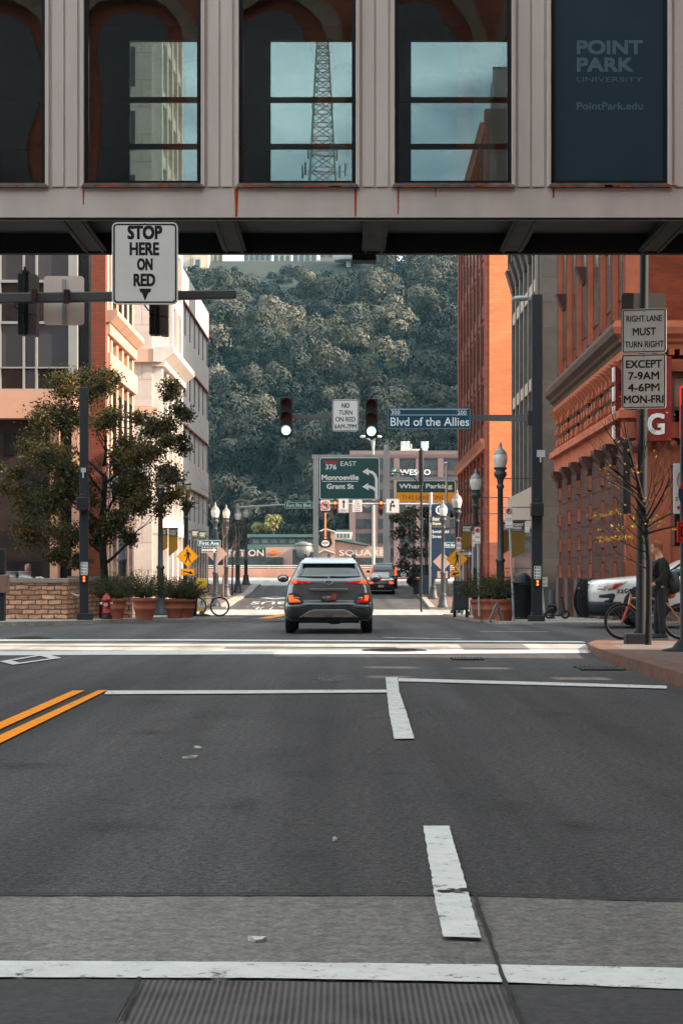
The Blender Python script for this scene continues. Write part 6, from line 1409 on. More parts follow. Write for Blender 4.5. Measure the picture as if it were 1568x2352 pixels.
sq_sign(809, 831.5, 1148, 1176, Y, 'small white NO TURN ON RED sign beside the straight arrow sign', [(SBLK, lambda m: [put(m, s_, Y, 820, 1152 + i * 5.2, 3.4, w_, 0) for i, (s_, w_) in enumerate((('NO', 6), ('TURN', 11), ('ON RED', 17), ('7AM-6PM', 14), ('MON-FRI', 13)))])], 'small_no_turn_sign', None, False)
sq_sign(885.5, 917, 1145.5, 1178.5, Y, 'white sign with a forking up and right arrow on the distant arm', [(SBLK, lambda m: (poly(m, Y, [(894.6, 1174), (898, 1174), (898, 1164), (901, 1163.5), (903, 1163.5), (903, 1167), (908, 1161.8), (903, 1157), (903, 1160), (899, 1160.3), (898.5, 1158), (901, 1155.5), (903.5, 1157), (904.5, 1149.5), (897.5, 1151), (899, 1153), (895.5, 1157)])))], 'right_turn_sign')
front_signal(769.5, 1150, 1180, Y, 'small distant signal with amber lamp left of the ONLY sign', 'distant signal heads at the end of the street', 'ARg', 4.6); front_signal(875, 1150, 1180, Y, 'small distant signal with amber lamp left of the forking arrow sign', 'distant signal heads at the end of the street', 'ARg', 4.6)
Y = 117.3
t = thing('distant_signal_pole', 'galvanised pole with arm holding small signs at the end of the right pavement', 'signal pole', (X(989, Y), Y, G(Y) + .13))
m = MB(); m.tube([(X(989, Y), Y, G(Y) + .13), (X(989, Y), Y, Z(1131, Y))], [.12, .10], 10); m.build('shaft', GALV, t)
m = MB(); m.tube([(X(986, Y), Y, Z(1158, Y)), (X(738, Y), Y, Z(1157, Y))], [.075, .05], 8); m.build('arm', GALV, t)
Y = 138
t = thing('distant_left_signal_pole', 'galvanised pole with arm holding the Fort Pitt Blvd sign', 'signal pole', (X(546, Y), Y, G(Y)))
m = MB(); m.tube([(X(546, Y), Y, G(Y)), (X(546, Y), Y, Z(1156, Y))], [.17, .13], 10); m.build('shaft', GALV, t)
m = MB(); m.tube([(X(546, Y), Y, Z(1166, Y)), (X(655, Y), Y, Z(1159, Y))], [.10, .06], 8); m.build('arm', GALV, t)
# black signal seen from the side on its own pole, with a curved bracket
Y = 96
t = thing('side_on_signal', 'long black signal head seen from the side before the Wharf sign', 'traffic signal', (X(967, Y), Y, G(Y) + .1))
m = MB(); m.lathe([(.07, 0), (.13, .25), (.135, .5), (.135, 1.55), (.12, 1.7)], 12, (X(967, Y), Y, Z(1115, Y))); m.build('head', SIGB, t)
m = MB(); m.tube([(X(967, Y), Y, G(Y)), (X(967, Y), Y, Z(1113, Y))], .055, 8); m.build('pole', POLE, t)
m = MB(); m.tube([(X(966, Y), Y, Z(1116, Y)), (X(950, Y), Y, Z(1098, Y)), (X(932, Y), Y, Z(1088, Y)), (X(910, Y), Y, Z(1085, Y)), (X(894, Y), Y, Z(1085, Y))], [.03, .03, .028, .03, .03], 6); m.build('bracket', POLE, t)
# no parking signs on the right
def nopark(cx, py0, py1, w_, Y, label, pole_to, tilt=0, group='no parking signs on the right pavement'):
    t = thing('no_parking_sign', label, 'road sign', (X(cx, Y), Y, Z(py1, Y)), group)
    board(t, Y, cx - w_ / 2, cx + w_ / 2, py0, py1, SWN, 1.5, SRED, .6, .5); r = w_ * .38; cy = py0 + r + w_ * .14
    m = MB(); put(m, 'P', Y, cx, cy, r * 1.25, r * .85, .05); m.build('letter', SBLK, t)
    m = MB(); noring(m, Y, cx, cy, r, -45)
    a = py1 - w_ * .3; poly(m, Y, [(cx - w_ * .36, a), (cx - w_ * .18, a - w_ * .12), (cx - w_ * .18, a - w_ * .04), (cx + w_ * .18, a - w_ * .04), (cx + w_ * .18, a - w_ * .12), (cx + w_ * .36, a), (cx + w_ * .18, a + w_ * .12), (cx + w_ * .18, a + w_ * .04), (cx - w_ * .18, a + w_ * .04), (cx - w_ * .18, a + w_ * .12)]); m.build('ban_ring', SRED, t)
    m = MB()
    for q in (.55, .62): m.box(X(cx - w_ * .32, Y), X(cx + w_ * .32, Y), Y - .006, Y - .001, Z(py0 + (py1 - py0) * q + .5, Y), Z(py0 + (py1 - py0) * q - .5, Y))
    m.build('small_lines', mat('sign_line_red', (.35, .12, .1), .5), t)
    m = MB(); m.tube([(X(cx + 1 + tilt, Y), Y + .05, Z(pole_to, Y)), (X(cx, Y), Y + .05, Z(py0 - 1, Y))], .03, 6); m.build('post', GALV, t)
nopark(1168, 1165, 1213, 17.5, 50.0, 'no parking sign on the tilted post beside the terracotta pots', 1425, 11)
nopark(1096, 1211, 1249, 14, 53, 'no parking sign in front of the lamp post before the orange wall', 1415, 3)
nopark(1086.5, 1221, 1257, 7, 60, 'narrow no parking sign half hidden behind another one', 1414, -5)
nopark(1053, 1234, 1266, 11.5, 62, 'no parking sign overlapping the right yellow diamond', 1412, 6)
# corner signs cut by the right edge
Y = 27.6
t = thing('perforated_post', 'perforated steel post with signs cut by the right picture edge', 'post', (X(1570, Y), Y, .13))
m = MB(); m.box(X(1562, Y), X(1578, Y), Y, Y + .05, .13, Z(930, Y)); m.build('shaft', mat('post_galv', (.11, .12, .125), .55, .4, .3, 6), t)
m = MB()
for k in range(90): m.disc((X(1569, Y), .25 + k * .04), .006, Y - .003, Y - .0005, 6)
m.build('holes', SIGB, t)
m = MB(); m.lathe([(.34, 0), (.34, .03), (.2, .06), (.12, .16), (.05, .2)], 14, (X(1575, Y), Y, .13)); m.build('foot', mat('rubber', (.012, .012, .013), .8), t)
sq_sign(1546, 1620, 1064, 1180, Y + .2, 'white no stopping sign with red ring cut by the right edge', [(SRED, lambda m: (noring(m, Y + .2, 1583, 1103, 30, -45), poly(m, Y + .2, [(1552, 1166), (1559, 1160), (1559, 1164), (1600, 1164), (1600, 1168), (1559, 1168), (1559, 1172)]))), (SBLK, lambda m: (put(m, 'P', Y + .2, 1577, 1101, 34, 22, .04), put(m, 'STOPPING', Y + .2, 1583, 1146, 9, 66, .01)))], 'no_stopping_sign', SWN, False)
t = thing('round_blue_sign', 'round blue and red sign cut by the right picture edge', 'road sign', (X(1592, Y - .1), Y - .1, Z(1180, Y)))
m = MB(); m.disc((X(1592, Y), Z(1134, Y)), 44 * Y / F * .9, Y - .09, Y - .07, 28, 38 * Y / F); m.build('disc', mat('sign_deepblue', (.01, .05, .09), .5), t)
m = MB(); m.prism([(X(1592, Y) + 38 * Y / F * math.cos(R(a)), Z(1134, Y) + 44 * .9 * Y / F * math.sin(R(a))) for a in range(15, 166, 10)], Y - .1, Y - .091); m.build('red_cap', SRED, t)
t = thing('red_detour_sign', 'bright red square sign with dark frame cut by the right edge', 'road sign', (X(1600, Y - .2), Y - .2, Z(1246, Y)))
board(t, Y - .2, 1554, 1650, 1198, 1245, mat('sign_red_bright', (.72, .02, .01), .45, 0, .05), 3, SBLK, 2.2, 3.5)
m = MB(); put(m, 'D', Y - .2, 1569, 1221, 24, 16, .04); m.build('legend', SBLK, t)
t = thing('teal_name_sign', 'narrow blue street sign edge cut by the right picture edge', 'street sign', (X(1590, Y), Y - .06, Z(1050, Y)))
board(t, Y - .06, 1563, 1700, 1016, 1080, BLUE, 4, None)
# ================================================================ PLANTING
TERRA = mat('terracotta_pot', (.36, .105, .055), .8, 0, .15, 3); SOIL = mat('soil', (.02, .015, .01), .95)
JUN = leafmat('juniper_leaf', [(.010, .016, .008), (.028, .034, .012), (.085, .075, .016)], .7, .15, 4)
def pot_prof(k): return [(.36 * k, 0), (.385 * k, .08), (.46 * k, .45), (.475 * k, .46), (.485 * k, .53), (.475 * k, .54), (.515 * k, .80), (.55 * k, .81), (.56 * k, .86), (.56 * k, .96), (.50 * k, .96), (.48 * k, .86)]
def make_planter(loc, label):
    t = thing('potted_shrub', label, 'planter', loc, 'terracotta planters with dark shrubs')
    m = MB(); m.lathe(pot_prof(1), 22); m.build('pot', TERRA, t, local=True)
    m = MB(); m.lathe([(.48, .87), (.2, .9)], 16); m.build('soil', SOIL, t, local=True)
    m = MB()
    for q in range(6):
        a = q * 1.05; m.tube([(0.08 * math.cos(a), .08 * math.sin(a), .88), (.22 * math.cos(a), .22 * math.sin(a), 1.15), (.4 * math.cos(a + .2), .4 * math.sin(a + .2), 1.4)], [.02, .015, .008], 5)
    m.build('stems', mat('bark', (0, 0, 0)), t, local=True)
    cs, ns = [], []
    for q in range(300):                                   # feathery upswept sprays
        a = random.uniform(0, 6.283); el = random.uniform(.12, 1.2); ln = random.uniform(.95, 1.7)
        d = np.array([math.cos(a) * math.cos(el), math.sin(a) * math.cos(el), math.sin(el) * .78]); n_ = 24
        tt = np.linspace(.2, 1, n_)[:, None]; p = np.array([0, 0, .98]) + d * tt * ln + np.array([0, 0, .10]) * (tt ** 2) + rng.normal(0, .03, (n_, 3)); cs.append(p); ns.append(np.tile(d, (n_, 1)))
    v, f = leaf_quads(np.vstack(cs), np.vstack(ns), .10, .32, 1.2)
    np_mesh('foliage', v + np.array(loc), f, JUN, t)
    return t
def on(px, Y, h): return (X(px, Y), Y, G(Y) + h)
P0 = make_planter(on(262, 52.6, .1), 'potted dark shrub beside the red hydrant, the leftmost left planter')
dup(P0, on(332, 50.4, .1), 'sunlit terracotta pot with golden tipped shrub', 1.0, .57)
dup(P0, on(403, 56, .1), 'shaded terracotta pot between lamp shaft and trash can on the left', 2.2, .57)
dup(P0, on(427, 60, .1), 'terracotta pot half hidden beside the black slatted trash can', 3.4, .57)
dup(P0, on(1105, 55, .08), 'shaded terracotta pot nearest the green mailbox cabinet on the right', 0.6, .57)
dup(P0, on(1128, 53.2, .08), 'middle shaded terracotta pot partly hidden on the right', 1.9, .57)
dup(P0, on(1155, 50.6, .07), 'front shaded terracotta pot beside the no parking post', 2.9, .57)
P0.scale = (.62, .62, .57)
LEAF = leafmat('street_tree_leaf', [(.010, .014, .006), (.024, .030, .010), (.056, .052, .014), (.17, .085, .014)], .55, .3, .7)
BARK = mat('bark_dark', (.011, .009, .008), .9, 0, .4, 8)
def branchy(m, p, d, ln, r, depth, tips, spread=.6, up=.15):
    q = Vector(p); pts = [q.copy()]; rs = [r]
    d = Vector(d).normalized()
    for i in range(4):
        d = (d + Vector((random.uniform(-1, 1), random.uniform(-1, 1), random.uniform(-.6, 1) * .6 + up)) * .16).normalized(); q = q + d * ln / 4; pts.append(q.copy()); rs.append(r * (1 - .14 * (i + 1)))
    m.tube(pts, rs, 6 if r > .02 else 4, False); tips.append(q.copy())
    if depth <= 0: return
    for k in range(3 if depth > 1 else 2):
        j = random.randint(2, 4); a = Vector((random.uniform(-1, 1), random.uniform(-1, 1), random.uniform(-.4, .8)))
        branchy(m, pts[j], (d + a * spread), ln * random.uniform(.55, .8), rs[j] * .6, depth - 1, tips, spread, up)
# leafy street tree on the left
Y = 56.0; bx_, h0 = X(238, Y), G(Y) + .1
t = thing('street_tree', 'leafy street tree with dark trunk behind the left signal pole', 'tree', (bx_, Y, h0))
m = MB(); tips = []
m.tube([(bx_, Y, h0), (bx_ + .03, Y, h0 + 1.2), (bx_ - .05, Y, h0 + 2.4), (bx_ + .05, Y, h0 + 4)], [.13, .11, .10, .07], 10)
for k in range(11):
    a = k * 2.4; z = 1.5 + k * .28; dirx = math.cos(a)
    branchy(m, (bx_, Y, h0 + z), (dirx, math.sin(a) * .8, .75), 1.35 - .04 * k, .05, 2, tips, .75, .2)
m.build('trunk', BARK, t)
# crown: clumps following the outline in the photograph
clumps = []
for (px, py, r) in ((130, 880, 40), (185, 850, 42), (95, 945, 45), (150, 960, 55), (60, 1010, 40), (215, 900, 42), (245, 955, 42), (395, 905, 28), (418, 940, 26), (370, 960, 40), (325, 975, 36), (110, 1050, 55), (30, 1075, 30), (180, 1070, 55), (245, 1050, 45), (300, 1040, 45), (365, 1035, 45), (410, 1010, 26), (60, 1140, 45), (130, 1150, 55), (200, 1150, 50), (270, 1120, 50), (330, 1110, 45), (385, 1090, 35), (405, 1150, 24), (90, 1220, 42), (160, 1230, 45), (225, 1225, 40), (290, 1190, 42), (350, 1170, 36), (50, 1215, 26), (130, 1285, 28), (190, 1290, 24), (300, 1245, 24), (255, 870, 26), (20, 1130, 24)):
    clumps.append((px, py, r * 1.12))
cs, ns = [], []
for px, py, r in clumps:
    for rep in range(3):
        yy = Y + random.uniform(-2.0, 2.0); rr = r * Y / F * random.uniform(.55, .95)
        c = np.array([X(px + random.uniform(-.5, .5) * r, Y), yy, Z(py + random.uniform(-.5, .5) * r, Y)]); n_ = int(1000 * (rr / .5) ** 1.4)
        d = rng.normal(0, 1, (n_, 3)); d /= np.linalg.norm(d, axis=1)[:, None]
        cs.append(c + d * rr * (np.abs(rng.normal(.55, .38, (n_, 1)))) * np.array([1, 1, .8])); ns.append(d * .6 + np.array([0, 0, .5]))
v, f = leaf_quads(np.vstack(cs), np.vstack(ns), .085, .62, .9); np_mesh('crown', v, f, LEAF, t)
# thin bare tree at the near right corner
Y = 31.0; bx_, h0 = X(1487, Y), .10
t = thing('bare_street_tree', 'thin bare street tree with few yellow leaves at the near right corner', 'tree', (bx_, Y, h0))
m = MB(); tips = []
trk = [(X(1487, Y), Y, h0 - .02), (X(1489, Y), Y, Z(1390, Y)), (X(1489, Y), Y, Z(1290, Y)), (X(1483, Y), Y + .05, Z(1190, Y)), (X(1468, Y), Y, Z(1120, Y)), (X(1446, Y), Y, Z(1040, Y)), (X(1430, Y), Y, Z(960, Y))]
m.tube(trk, [.055, .048, .045, .04, .03, .02, .008], 8)
for (px, py, tx, ty, r_) in ((1486, 1225, 1552, 1200, .016), (1487, 1240, 1430, 1170, .022), (1484, 1200, 1550, 1120, .02), (1478, 1165, 1400, 1120, .02), (1470, 1130, 1375, 1075, .018), (1464, 1105, 1510, 1020, .015), (1458, 1080, 1380, 1000, .014), (1489, 1270, 1410, 1240, .012), (1486, 1220, 1558, 1180, .015), (1482, 1190, 1420, 1100, .016), (1489, 1310, 1420, 1262, .010), (1480, 1175, 1535, 1060, .015), (1448, 1050, 1395, 960, .01), (1450, 1060, 1475, 990, .010)):
    p = Vector((X(px, Y), Y, Z(py, Y))); e = Vector((X(tx, Y), Y + random.uniform(-.7, .7), Z(ty, Y)))
    branchy(m, p, e - p, (e - p).length, r_ * 1.25, 2, tips, .55, .05); branchy(m, p + Vector((0, 0, .1)), (e - p) + Vector((0, random.uniform(-.4, .4), .25)), (e - p).length * .8, r_ * .8, 3, tips, .7, .05)
m.build('trunk', BARK, t)
cs, ns = [], []
for (px, py, n_, sx, sz) in ((1395, 1238, 90, 34, 5), (1430, 1234, 50, 22, 5), (1395, 1180, 45, 28, 6), (1372, 1186, 25, 18, 4), (1448, 1205, 30, 16, 6), (1460, 1080, 20, 16, 12), (1385, 1080, 10, 10, 8), (1550, 1212, 10, 8, 4), (1500, 1195, 20, 26, 10), (1405, 1110, 18, 26, 14), (1470, 1150, 24, 20, 22), (1425, 1032, 12, 14, 20)):
    cs.append(np.stack([X(px, Y) + rng.normal(0, sx * .55 * Y / F, n_), Y + rng.normal(0, .3, n_), Z(py, Y) + rng.normal(0, sz * .7 * Y / F, n_)], 1)); ns.append(np.tile([0, -.3, .8], (n_, 1)))
for tp in tips:
    if random.random() < .06: cs.append(np.array(tp)[None] + rng.normal(0, .05, (3, 3))); ns.append(np.tile([0, -.3, .8], (3, 1)))
v, f = leaf_quads(np.vstack(cs), np.vstack(ns), .05, .6, .8); np_mesh('leaves', v, f, leafmat('autumn_leaf', [(.10, .07, .012), (.26, .14, .015), (.40, .20, .02)], .6, .3, 3), t)
# distant bare and leafy trees
def bare_tree(px, Y, h, label, col=(.03, .024, .022), n=8, spread=.5, lean=.0, r=.06):
    x = X(px, Y); z0 = G(Y) + .13
    t = thing('bare_tree', label, 'tree', (x, Y, z0), 'bare young trees on the far left pavement'); m = MB(); tp = []
    m.tube([(x, Y, z0), (x + .03, Y, z0 + h * .4), (x + lean, Y, z0 + h * .8), (x + lean * 1.5, Y, z0 + h)], [r, r * .8, r * .4, r * .1], 7)
    for k in range(n):
        a = k * 2.4 + px; branchy(m, (x + lean * (.3 + .5 * k / n), Y, z0 + h * (.34 + .5 * k / n)), (math.cos(a), math.sin(a), .6), h * .26, r * .35, 2, tp, spread, .25)
    m.build('trunk', mat('twig_%d' % int(col[0] * 1000), col, .9, 0, .3, 5), t); return t
bare_tree(533, 121, 5.0, 'dark thin bare tree between two lamp posts on the distant left pavement')
bare_tree(512, 112, 4.4, 'low pale twiggy tree right behind the left First Ave lamp post', (.16, .10, .075))
bare_tree(500, 134, 8.2, 'tall pale bare tree rising beside the white office building', (.28, .25, .22), 6, .35, -.5, .07)
bare_tree(548, 133, 5.0, 'brownish twiggy tree right of the dark thin tree', (.12, .075, .06))
Y = 122
t = small_tree(948, 1350, 1185, Y, 20, LFD, 'dark leafy tree at the end of the right pavement over the parking sign', 'dark_street_tree', 10, .2, None, BARK)
for o_ in list(t.children):
    if o_.name.startswith('crown'): bpy.data.objects.remove(o_)
cs, ns = [], []
for (px, py, r) in ((925, 1190, 24), (950, 1180, 26), (980, 1178, 20), (915, 1225, 22), (945, 1225, 30), (980, 1225, 26), (930, 1265, 24), (960, 1270, 26), (925, 1300, 20), (955, 1310, 22), (945, 1335, 14), (1015, 1175, 16), (905, 1190, 12), (1035, 1180, 10)):
    for rep in range(3):
        rr = r * Y / F * random.uniform(.6, .95); n_ = 75
        c = np.array([X(px, Y) + random.uniform(-.3, .3) * rr, Y + random.uniform(-1.2, 1.2), Z(py, Y) + random.uniform(-.3, .3) * rr]); d = rng.normal(0, 1, (n_, 3)); d /= np.linalg.norm(d, axis=1)[:, None]
        cs.append(c + d * rr * rng.uniform(.4, 1.05, (n_, 1))); ns.append(d)
v, f = leaf_quads(np.vstack(cs), np.vstack(ns), .2, .65, .8); np_mesh('crown', v, f, leafmat('leaf_shade', [(.010, .013, .010), (.025, .026, .016), (.06, .055, .028)], .7, .2, 1), t)

# ================================================================ STREET FURNITURE
# fire hydrant
Y = 51.6; x = X(245, Y); h0 = G(Y) + .1; HR = mat('hydrant_red', (.30, .012, .012), .4, 0, .2, 5)
t = thing('fire_hydrant', 'red fire hydrant beside the leftmost terracotta pot', 'fire hydrant', (x, Y, h0)); t.scale = (.72, .72, .66)
m = MB(); m.lathe([(.20, .0), (.20, .05), (.15, .07), (.15, .22), (.18, .24), (.18, .28), (.145, .30), (.145, .72), (.185, .74), (.185, .79), (.15, .81), (.12, .92), (.05, .97), (.04, 1.03)], 16, (x, Y, h0)); m.build('barrel', HR, t)
m = MB(); m.tube([(x, Y - .1, h0 + .58), (x, Y - .24, h0 + .58)], .075, 12); m.build('front_cap', mat('cap_silver', (.5, .42, .38), .4, .4, .1), t)
for sx in (-1, 1):
    m = MB(); m.tube([(x + sx * .1, Y, h0 + .62), (x + sx * .23, Y, h0 + .62)], .055, 10); m.build('side_cap', mat('cap_silver', (0, 0, 0)), t)
m = MB(); m.lathe([(.21, 0), (.2, .12), (.17, .2)], 12, (x, Y, h0 - .001)); m.build('black_base', POLEB, t)
# trash cans
def trash(px, Y, h, r, label, kind):
    x, z0 = X(px, Y), G(Y) + .1; t = thing('trash_can', label, 'trash can', (x, Y, z0))
    m = MB(); m.lathe([(r * .8, .02), (r * .86, .04), (r * .95, h * .93), (r * .93, h * .94)], 20, (x, Y, z0)); m.build('liner', mat('bin_inner', (.008, .008, .009), .7), t)
    m = MB()
    for k in range(26):
        a = 6.2832 * k / 26; c, s_ = math.cos(a), math.sin(a); m.tube([(x + c * r * .86, Y + s_ * r * .86, z0 + .04), (x + c * r * 1.0, Y + s_ * r * 1.0, z0 + h * .85), (x + c * r * 1.08, Y + s_ * r * 1.08, z0 + h)], .016, 4)
    m.ring((x, Y, z0 + .05), r * .87, .02, 24, 6, 'z'); m.ring((x, Y, z0 + h * .5), r * .95, .014, 24, 6, 'z'); m.build('slats', POLEB, t)
    m = MB(); m.ring((x, Y, z0 + h), r * 1.1, .03, 24, 6, 'z')
    if kind: m.lathe([(r * 1.06, h), (r * .95, h + .12), (r * .6, h + .2), (.05, h + .24)], 20, (x, Y, z0))
    m.build('rim', POLEB, t)
trash(438, 63, .78, .21, 'black slatted trash can beside the yellow crosswalk sign board', False)
trash(1200, 49.6, .93, .215, 'black domed trash can between no parking post and grey pole', True)
# yellow in-street yield board
Y = 67; x = X(463, Y); z0 = G(Y) + .1
t = thing('yield_board', 'yellow yield to pedestrians board on a black foot near the bicycle', 'sign board', (x, Y, z0))
m = MB(); m.prism(rrect(x, z0 + .72, .34, 1.12, .06), Y, Y + .05); m.build('panel', mat('flu_yellow', (.85, .50, .012), .5, 0, .04), t)
m = MB(); m.prism(rrect(x, z0 + .63, .22, .72, .03), Y - .012, Y - .001); m.build('white_field', mat('sign_sun_white', (0, 0, 0)), t)
m = MB(); m.prism([(x - .09, z0 + .93), (x + .09, z0 + .93), (x, z0 + .76)], Y - .022, Y - .013); m.build('yield_triangle', SRED, t)
m = MB(); walker(m, Y - .012, 463, 1320 - (z0 + .45 - HC) * F / Y, .48, 1, .012); m.text('STATE LAW', x, z0 + 1.15, .05, Y - .006, .2); m.build('walking_figure', SBLK, t)
m = MB(); m.lathe([(.3, 0), (.28, .05), (.08, .1), (.06, .17)], 14, (x, Y + .02, z0)); m.build('foot', mat('rubber', (0, 0, 0)), t)
# stone wall with drums and a seated person, left
STW = brick('rubble_wall', (.62, .34, .21), (.30, .15, .09), (.13, .08, .055), .34, .125, .55, .016, nscale=5, bump=1.5, warp=.09)
Y = 51.4; zt = Z(1339, Y)
t = thing('stone_planter_wall', 'low rough stone wall with concrete coping left of the signal pole', 'wall', (X(85, Y), Y, .1))
m = MB(); m.box(X(12, Y), X(156, Y), Y, Y + .6, .06, zt); m.box(X(156, Y) - .5, X(156, Y), Y + .601, Y + 6, .06, zt); m.build('masonry', STW, t, bevel=.02)
m = MB(); m.box(X(6, Y), X(158, Y), Y - .05, Y + .65, zt + .001, zt + .12); m.box(X(156, Y) - .55, X(158, Y), Y + .651, Y + 6, zt + .001, zt + .12); m.build('coping', mat('coping', (.24, .19, .16), .85, 0, .15, 3), t, bevel=.015)
Y2 = 57.5; zt2 = Z(1332, Y2)
t = thing('stone_ramp_wall', 'further length of rough stone wall behind the signal pole', 'wall', (X(220, Y2), Y2, .1))
m = MB(); m.box(X(157, Y2), X(300, Y2), Y2, Y2 + .5, -.1, zt2); m.build('masonry', STW, t, bevel=.02)
m = MB(); m.box(X(155, Y2), X(302, Y2), Y2 - .05, Y2 + .55, zt2 + .001, zt2 + .11); m.build('coping', mat('coping', (0, 0, 0)), t)
t = thing('ramp_handrail', 'short pale metal handrail by the stone wall', 'handrail', (X(170, 54), 54, .1))
for pts in ([(50, 1326), (62, 1327), (82, 1337)], [(76, 1327), (88, 1326), (104, 1335)], [(156, 1362), (170, 1368), (188, 1368)]):
    m = MB(); m.tube([(X(a, 51.6), 51.6 + .5, Z(b_, 51.6)) for a, b_ in pts], .025, 6); m.build('rail', mat('galv_bright', (0, 0, 0)), t)
for px, lb in ((24, 'left pale round drum behind the stone wall coping'), (57, 'right pale round drum behind the stone wall beside the seated person')):
    Y3 = 54; m = MB(); t = thing('metal_drum', lb, 'drum', (X(px, Y3), Y3, .1), 'pale drums behind the stone wall')
    m.lathe([(.17, 0), (.17, 1.0), (.185, 1.01), (.185, 1.05), (.165, 1.06), (.165, Z(1312, Y3) - .13), (.19, Z(1312, Y3) - .13), (.19, Z(1312, Y3) - .1)], 18, (X(px, Y3), Y3, .1)); m.build('body', mat('drum_grey', (.36, .34, .32), .5, .2, .1, 3), t)
    m = MB(); m.lathe([(.192, Z(1312, Y3) - .16), (.192, Z(1312, Y3) - .12)], 18, (X(px, Y3), Y3, .1)); m.build('band', GREYBOX, t)
# left edge box on a pole
Y = 47.2
t = thing('control_cabinet', 'grey signal cabinet on a post cut by the left picture edge', 'cabinet', (X(0, Y), Y, .1))
m = MB(); m.box(X(-14, Y), X(8, Y), Y + .1, Y + .4, .1, Z(1318, Y)); m.build('post', POLE, t, bevel=.02)
m = MB(); m.box(X(-30, Y), X(16, Y), Y, Y + .45, Z(1362, Y), Z(1320, Y)); m.build('box', mat('cabinet_pink', (.22, .12, .09), .6, 0, .1), t, bevel=.02)
m = MB(); m.box(X(-20, Y), X(9, Y), Y + .05, Y + .4, Z(1317.9, Y), Z(1260, Y)); m.build('signal_head', SIGB, t, bevel=.02)
# right pavement furniture
Y = 61; x0, x1 = X(1041, Y), X(1076, Y); z0 = G(Y) + .1
t = thing('mail_cabinet', 'dark square mail relay cabinet on four legs on the right pavement', 'mailbox', ((x0 + x1) / 2, Y, z0))
m = MB(); m.box(x0, x1, Y, Y + .5, z0 + .22, Z(1333, Y)); m.build('body', mat('mail_dark', (.03, .034, .036), .5, .1, .15, 2), t, bevel=.03)
for a in (x0 + .01, x1 - .08):
    for b_ in (Y + .02, Y + .42):
        m = MB(); m.box(a, a + .07, b_, b_ + .06, z0, z0 + .219); m.build('leg', SIGB, t)
m = MB(); m.box(x0 + .06, x1 - .06, Y - .012, Y - .001, z0 + .3, Z(1340, Y)); m.build('door', mat('mail_door', (.036, .040, .042), .5), t)
Y = 118; t = thing('round_top_mailbox', 'blue black round topped mailbox at the end of the right pavement', 'mailbox', (X(975, Y), Y, G(Y) + .13)); z0 = G(Y) + .13
m = MB(); xx = X(975, Y); m.prism([(xx - .32, z0 + .15), (xx + .32, z0 + .15), (xx + .32, z0 + 1.0)] + [(xx + .32 * math.cos(R(a)), z0 + 1.0 + .32 * math.sin(R(a))) for a in range(15, 180, 15)] + [(xx - .32, z0 + 1.0)], Y, Y + .6); m.build('body', mat('mail_blue', (.02, .035, .055), .45), t)
for a in (-.3, .22):
    m = MB(); m.box(xx + a, xx + a + .08, Y + .05, Y + .5, z0, z0 + .149); m.build('leg', SIGB, t)
Y = 124; t = thing('newspaper_box', 'dark tall box under the distant tree at the right kerb', 'cabinet', (X(958, Y), Y, G(Y) + .13)); m = MB(); m.box(X(948, Y), X(967, Y), Y, Y + .5, G(Y) + .1, Z(1330, Y)); m.build('body', mat('mail_dark', (0, 0, 0)), t, bevel=.05); m = MB(); m.box(X(950, Y), X(965, Y), Y - .01, Y - .001, Z(1345, Y), Z(1334, Y)); m.build('door', SIGB, t)
# direction sign and parking sign at the river end
Y = 112
t = thing('direction_sign', 'tall dark blue direction sign for the square behind the right lamp post', 'road sign', (X(1014, Y), Y, G(Y) + .13))
board(t, Y, 990, 1033, 1158, 1330, mat('dir_blue', (.012, .035, .07), .5, 0, .06), 3, None); board(t, Y - .02, 991, 1032, 1185, 1212, mat('dir_olive', (.10, .085, .06), .5), 1, None, name='stripe')
m = MB(); put(m, 'Station', Y - .02, 1007, 1192, 7, 29, .02); put(m, 'Square', Y - .02, 1006, 1203, 7, 27, .02); put(m, 'Smithfield', Y, 1011, 1221, 7, 38, .01); put(m, 'Street', Y, 1004, 1232, 7, 24, .01); m.build('legend', LTRW, t)
m = MB(); m.ring((X(1010, Y), Y - .04, Z(1172, Y)), 9 * Y / F, .04, 22, 6); m.build('ring_emblem', LTRW, t)
Y = 150
t = thing('parking_entrance_sign', 'wide dark PARKING sign with arrow on a low fence at the river wall', 'sign', (X(930, Y), Y, G(Y)))
board(t, Y, 903, 990, 1298, 1326, mat('park_blue', (.012, .05, .075), .5, 0, .05), 1, None)
m = MB(); put(m, 'PARKING', Y, 933, 1308, 12, 54, .05); m.ring((X(926, Y), Y - .02, Z(1320, Y)), 5 * Y / F, .03, 18, 6); poly(m, Y, [(922, 1319.3), (927, 1319.3), (926, 1317), (930, 1320), (926, 1323), (927, 1320.7), (922, 1320.7)], .02); m.build('legend', LTRW, t)
m = MB()
for px in (905, 950, 988): m.box(X(px, Y) - .05, X(px, Y) + .05, Y + .04, Y + .12, G(Y), Z(1299, Y))
m.box(X(900, Y), X(995, Y), Y + .04, Y + .14, Z(1330, Y), Z(1327, Y)); m.build('post', SRED, t)
t = thing('exit_only_sign', 'small white EXIT ONLY sign on a leaning white post beside the grey pole', 'road sign', (X(1249, 51), 51, G(51) + .07)); Y = 51
board(t, Y, 1229, 1257, 1325, 1348, mat('sign_sun_white', (0, 0, 0)), 1, SBLK, .5, .4)
m = MB(); put(m, 'EXIT', Y, 1246, 1332, 5, 14, .02); put(m, 'ONLY', Y, 1247, 1341, 5, 16, .02); m.build('legend', SBLK, t)
m = MB(); m.tube([(X(1243, Y), Y + .04, Z(1348, Y)), (X(1250, Y), Y + .04, Z(1408, Y))], .035, 6); m.build('post', mat('post_white', (.5, .48, .46), .6), t)
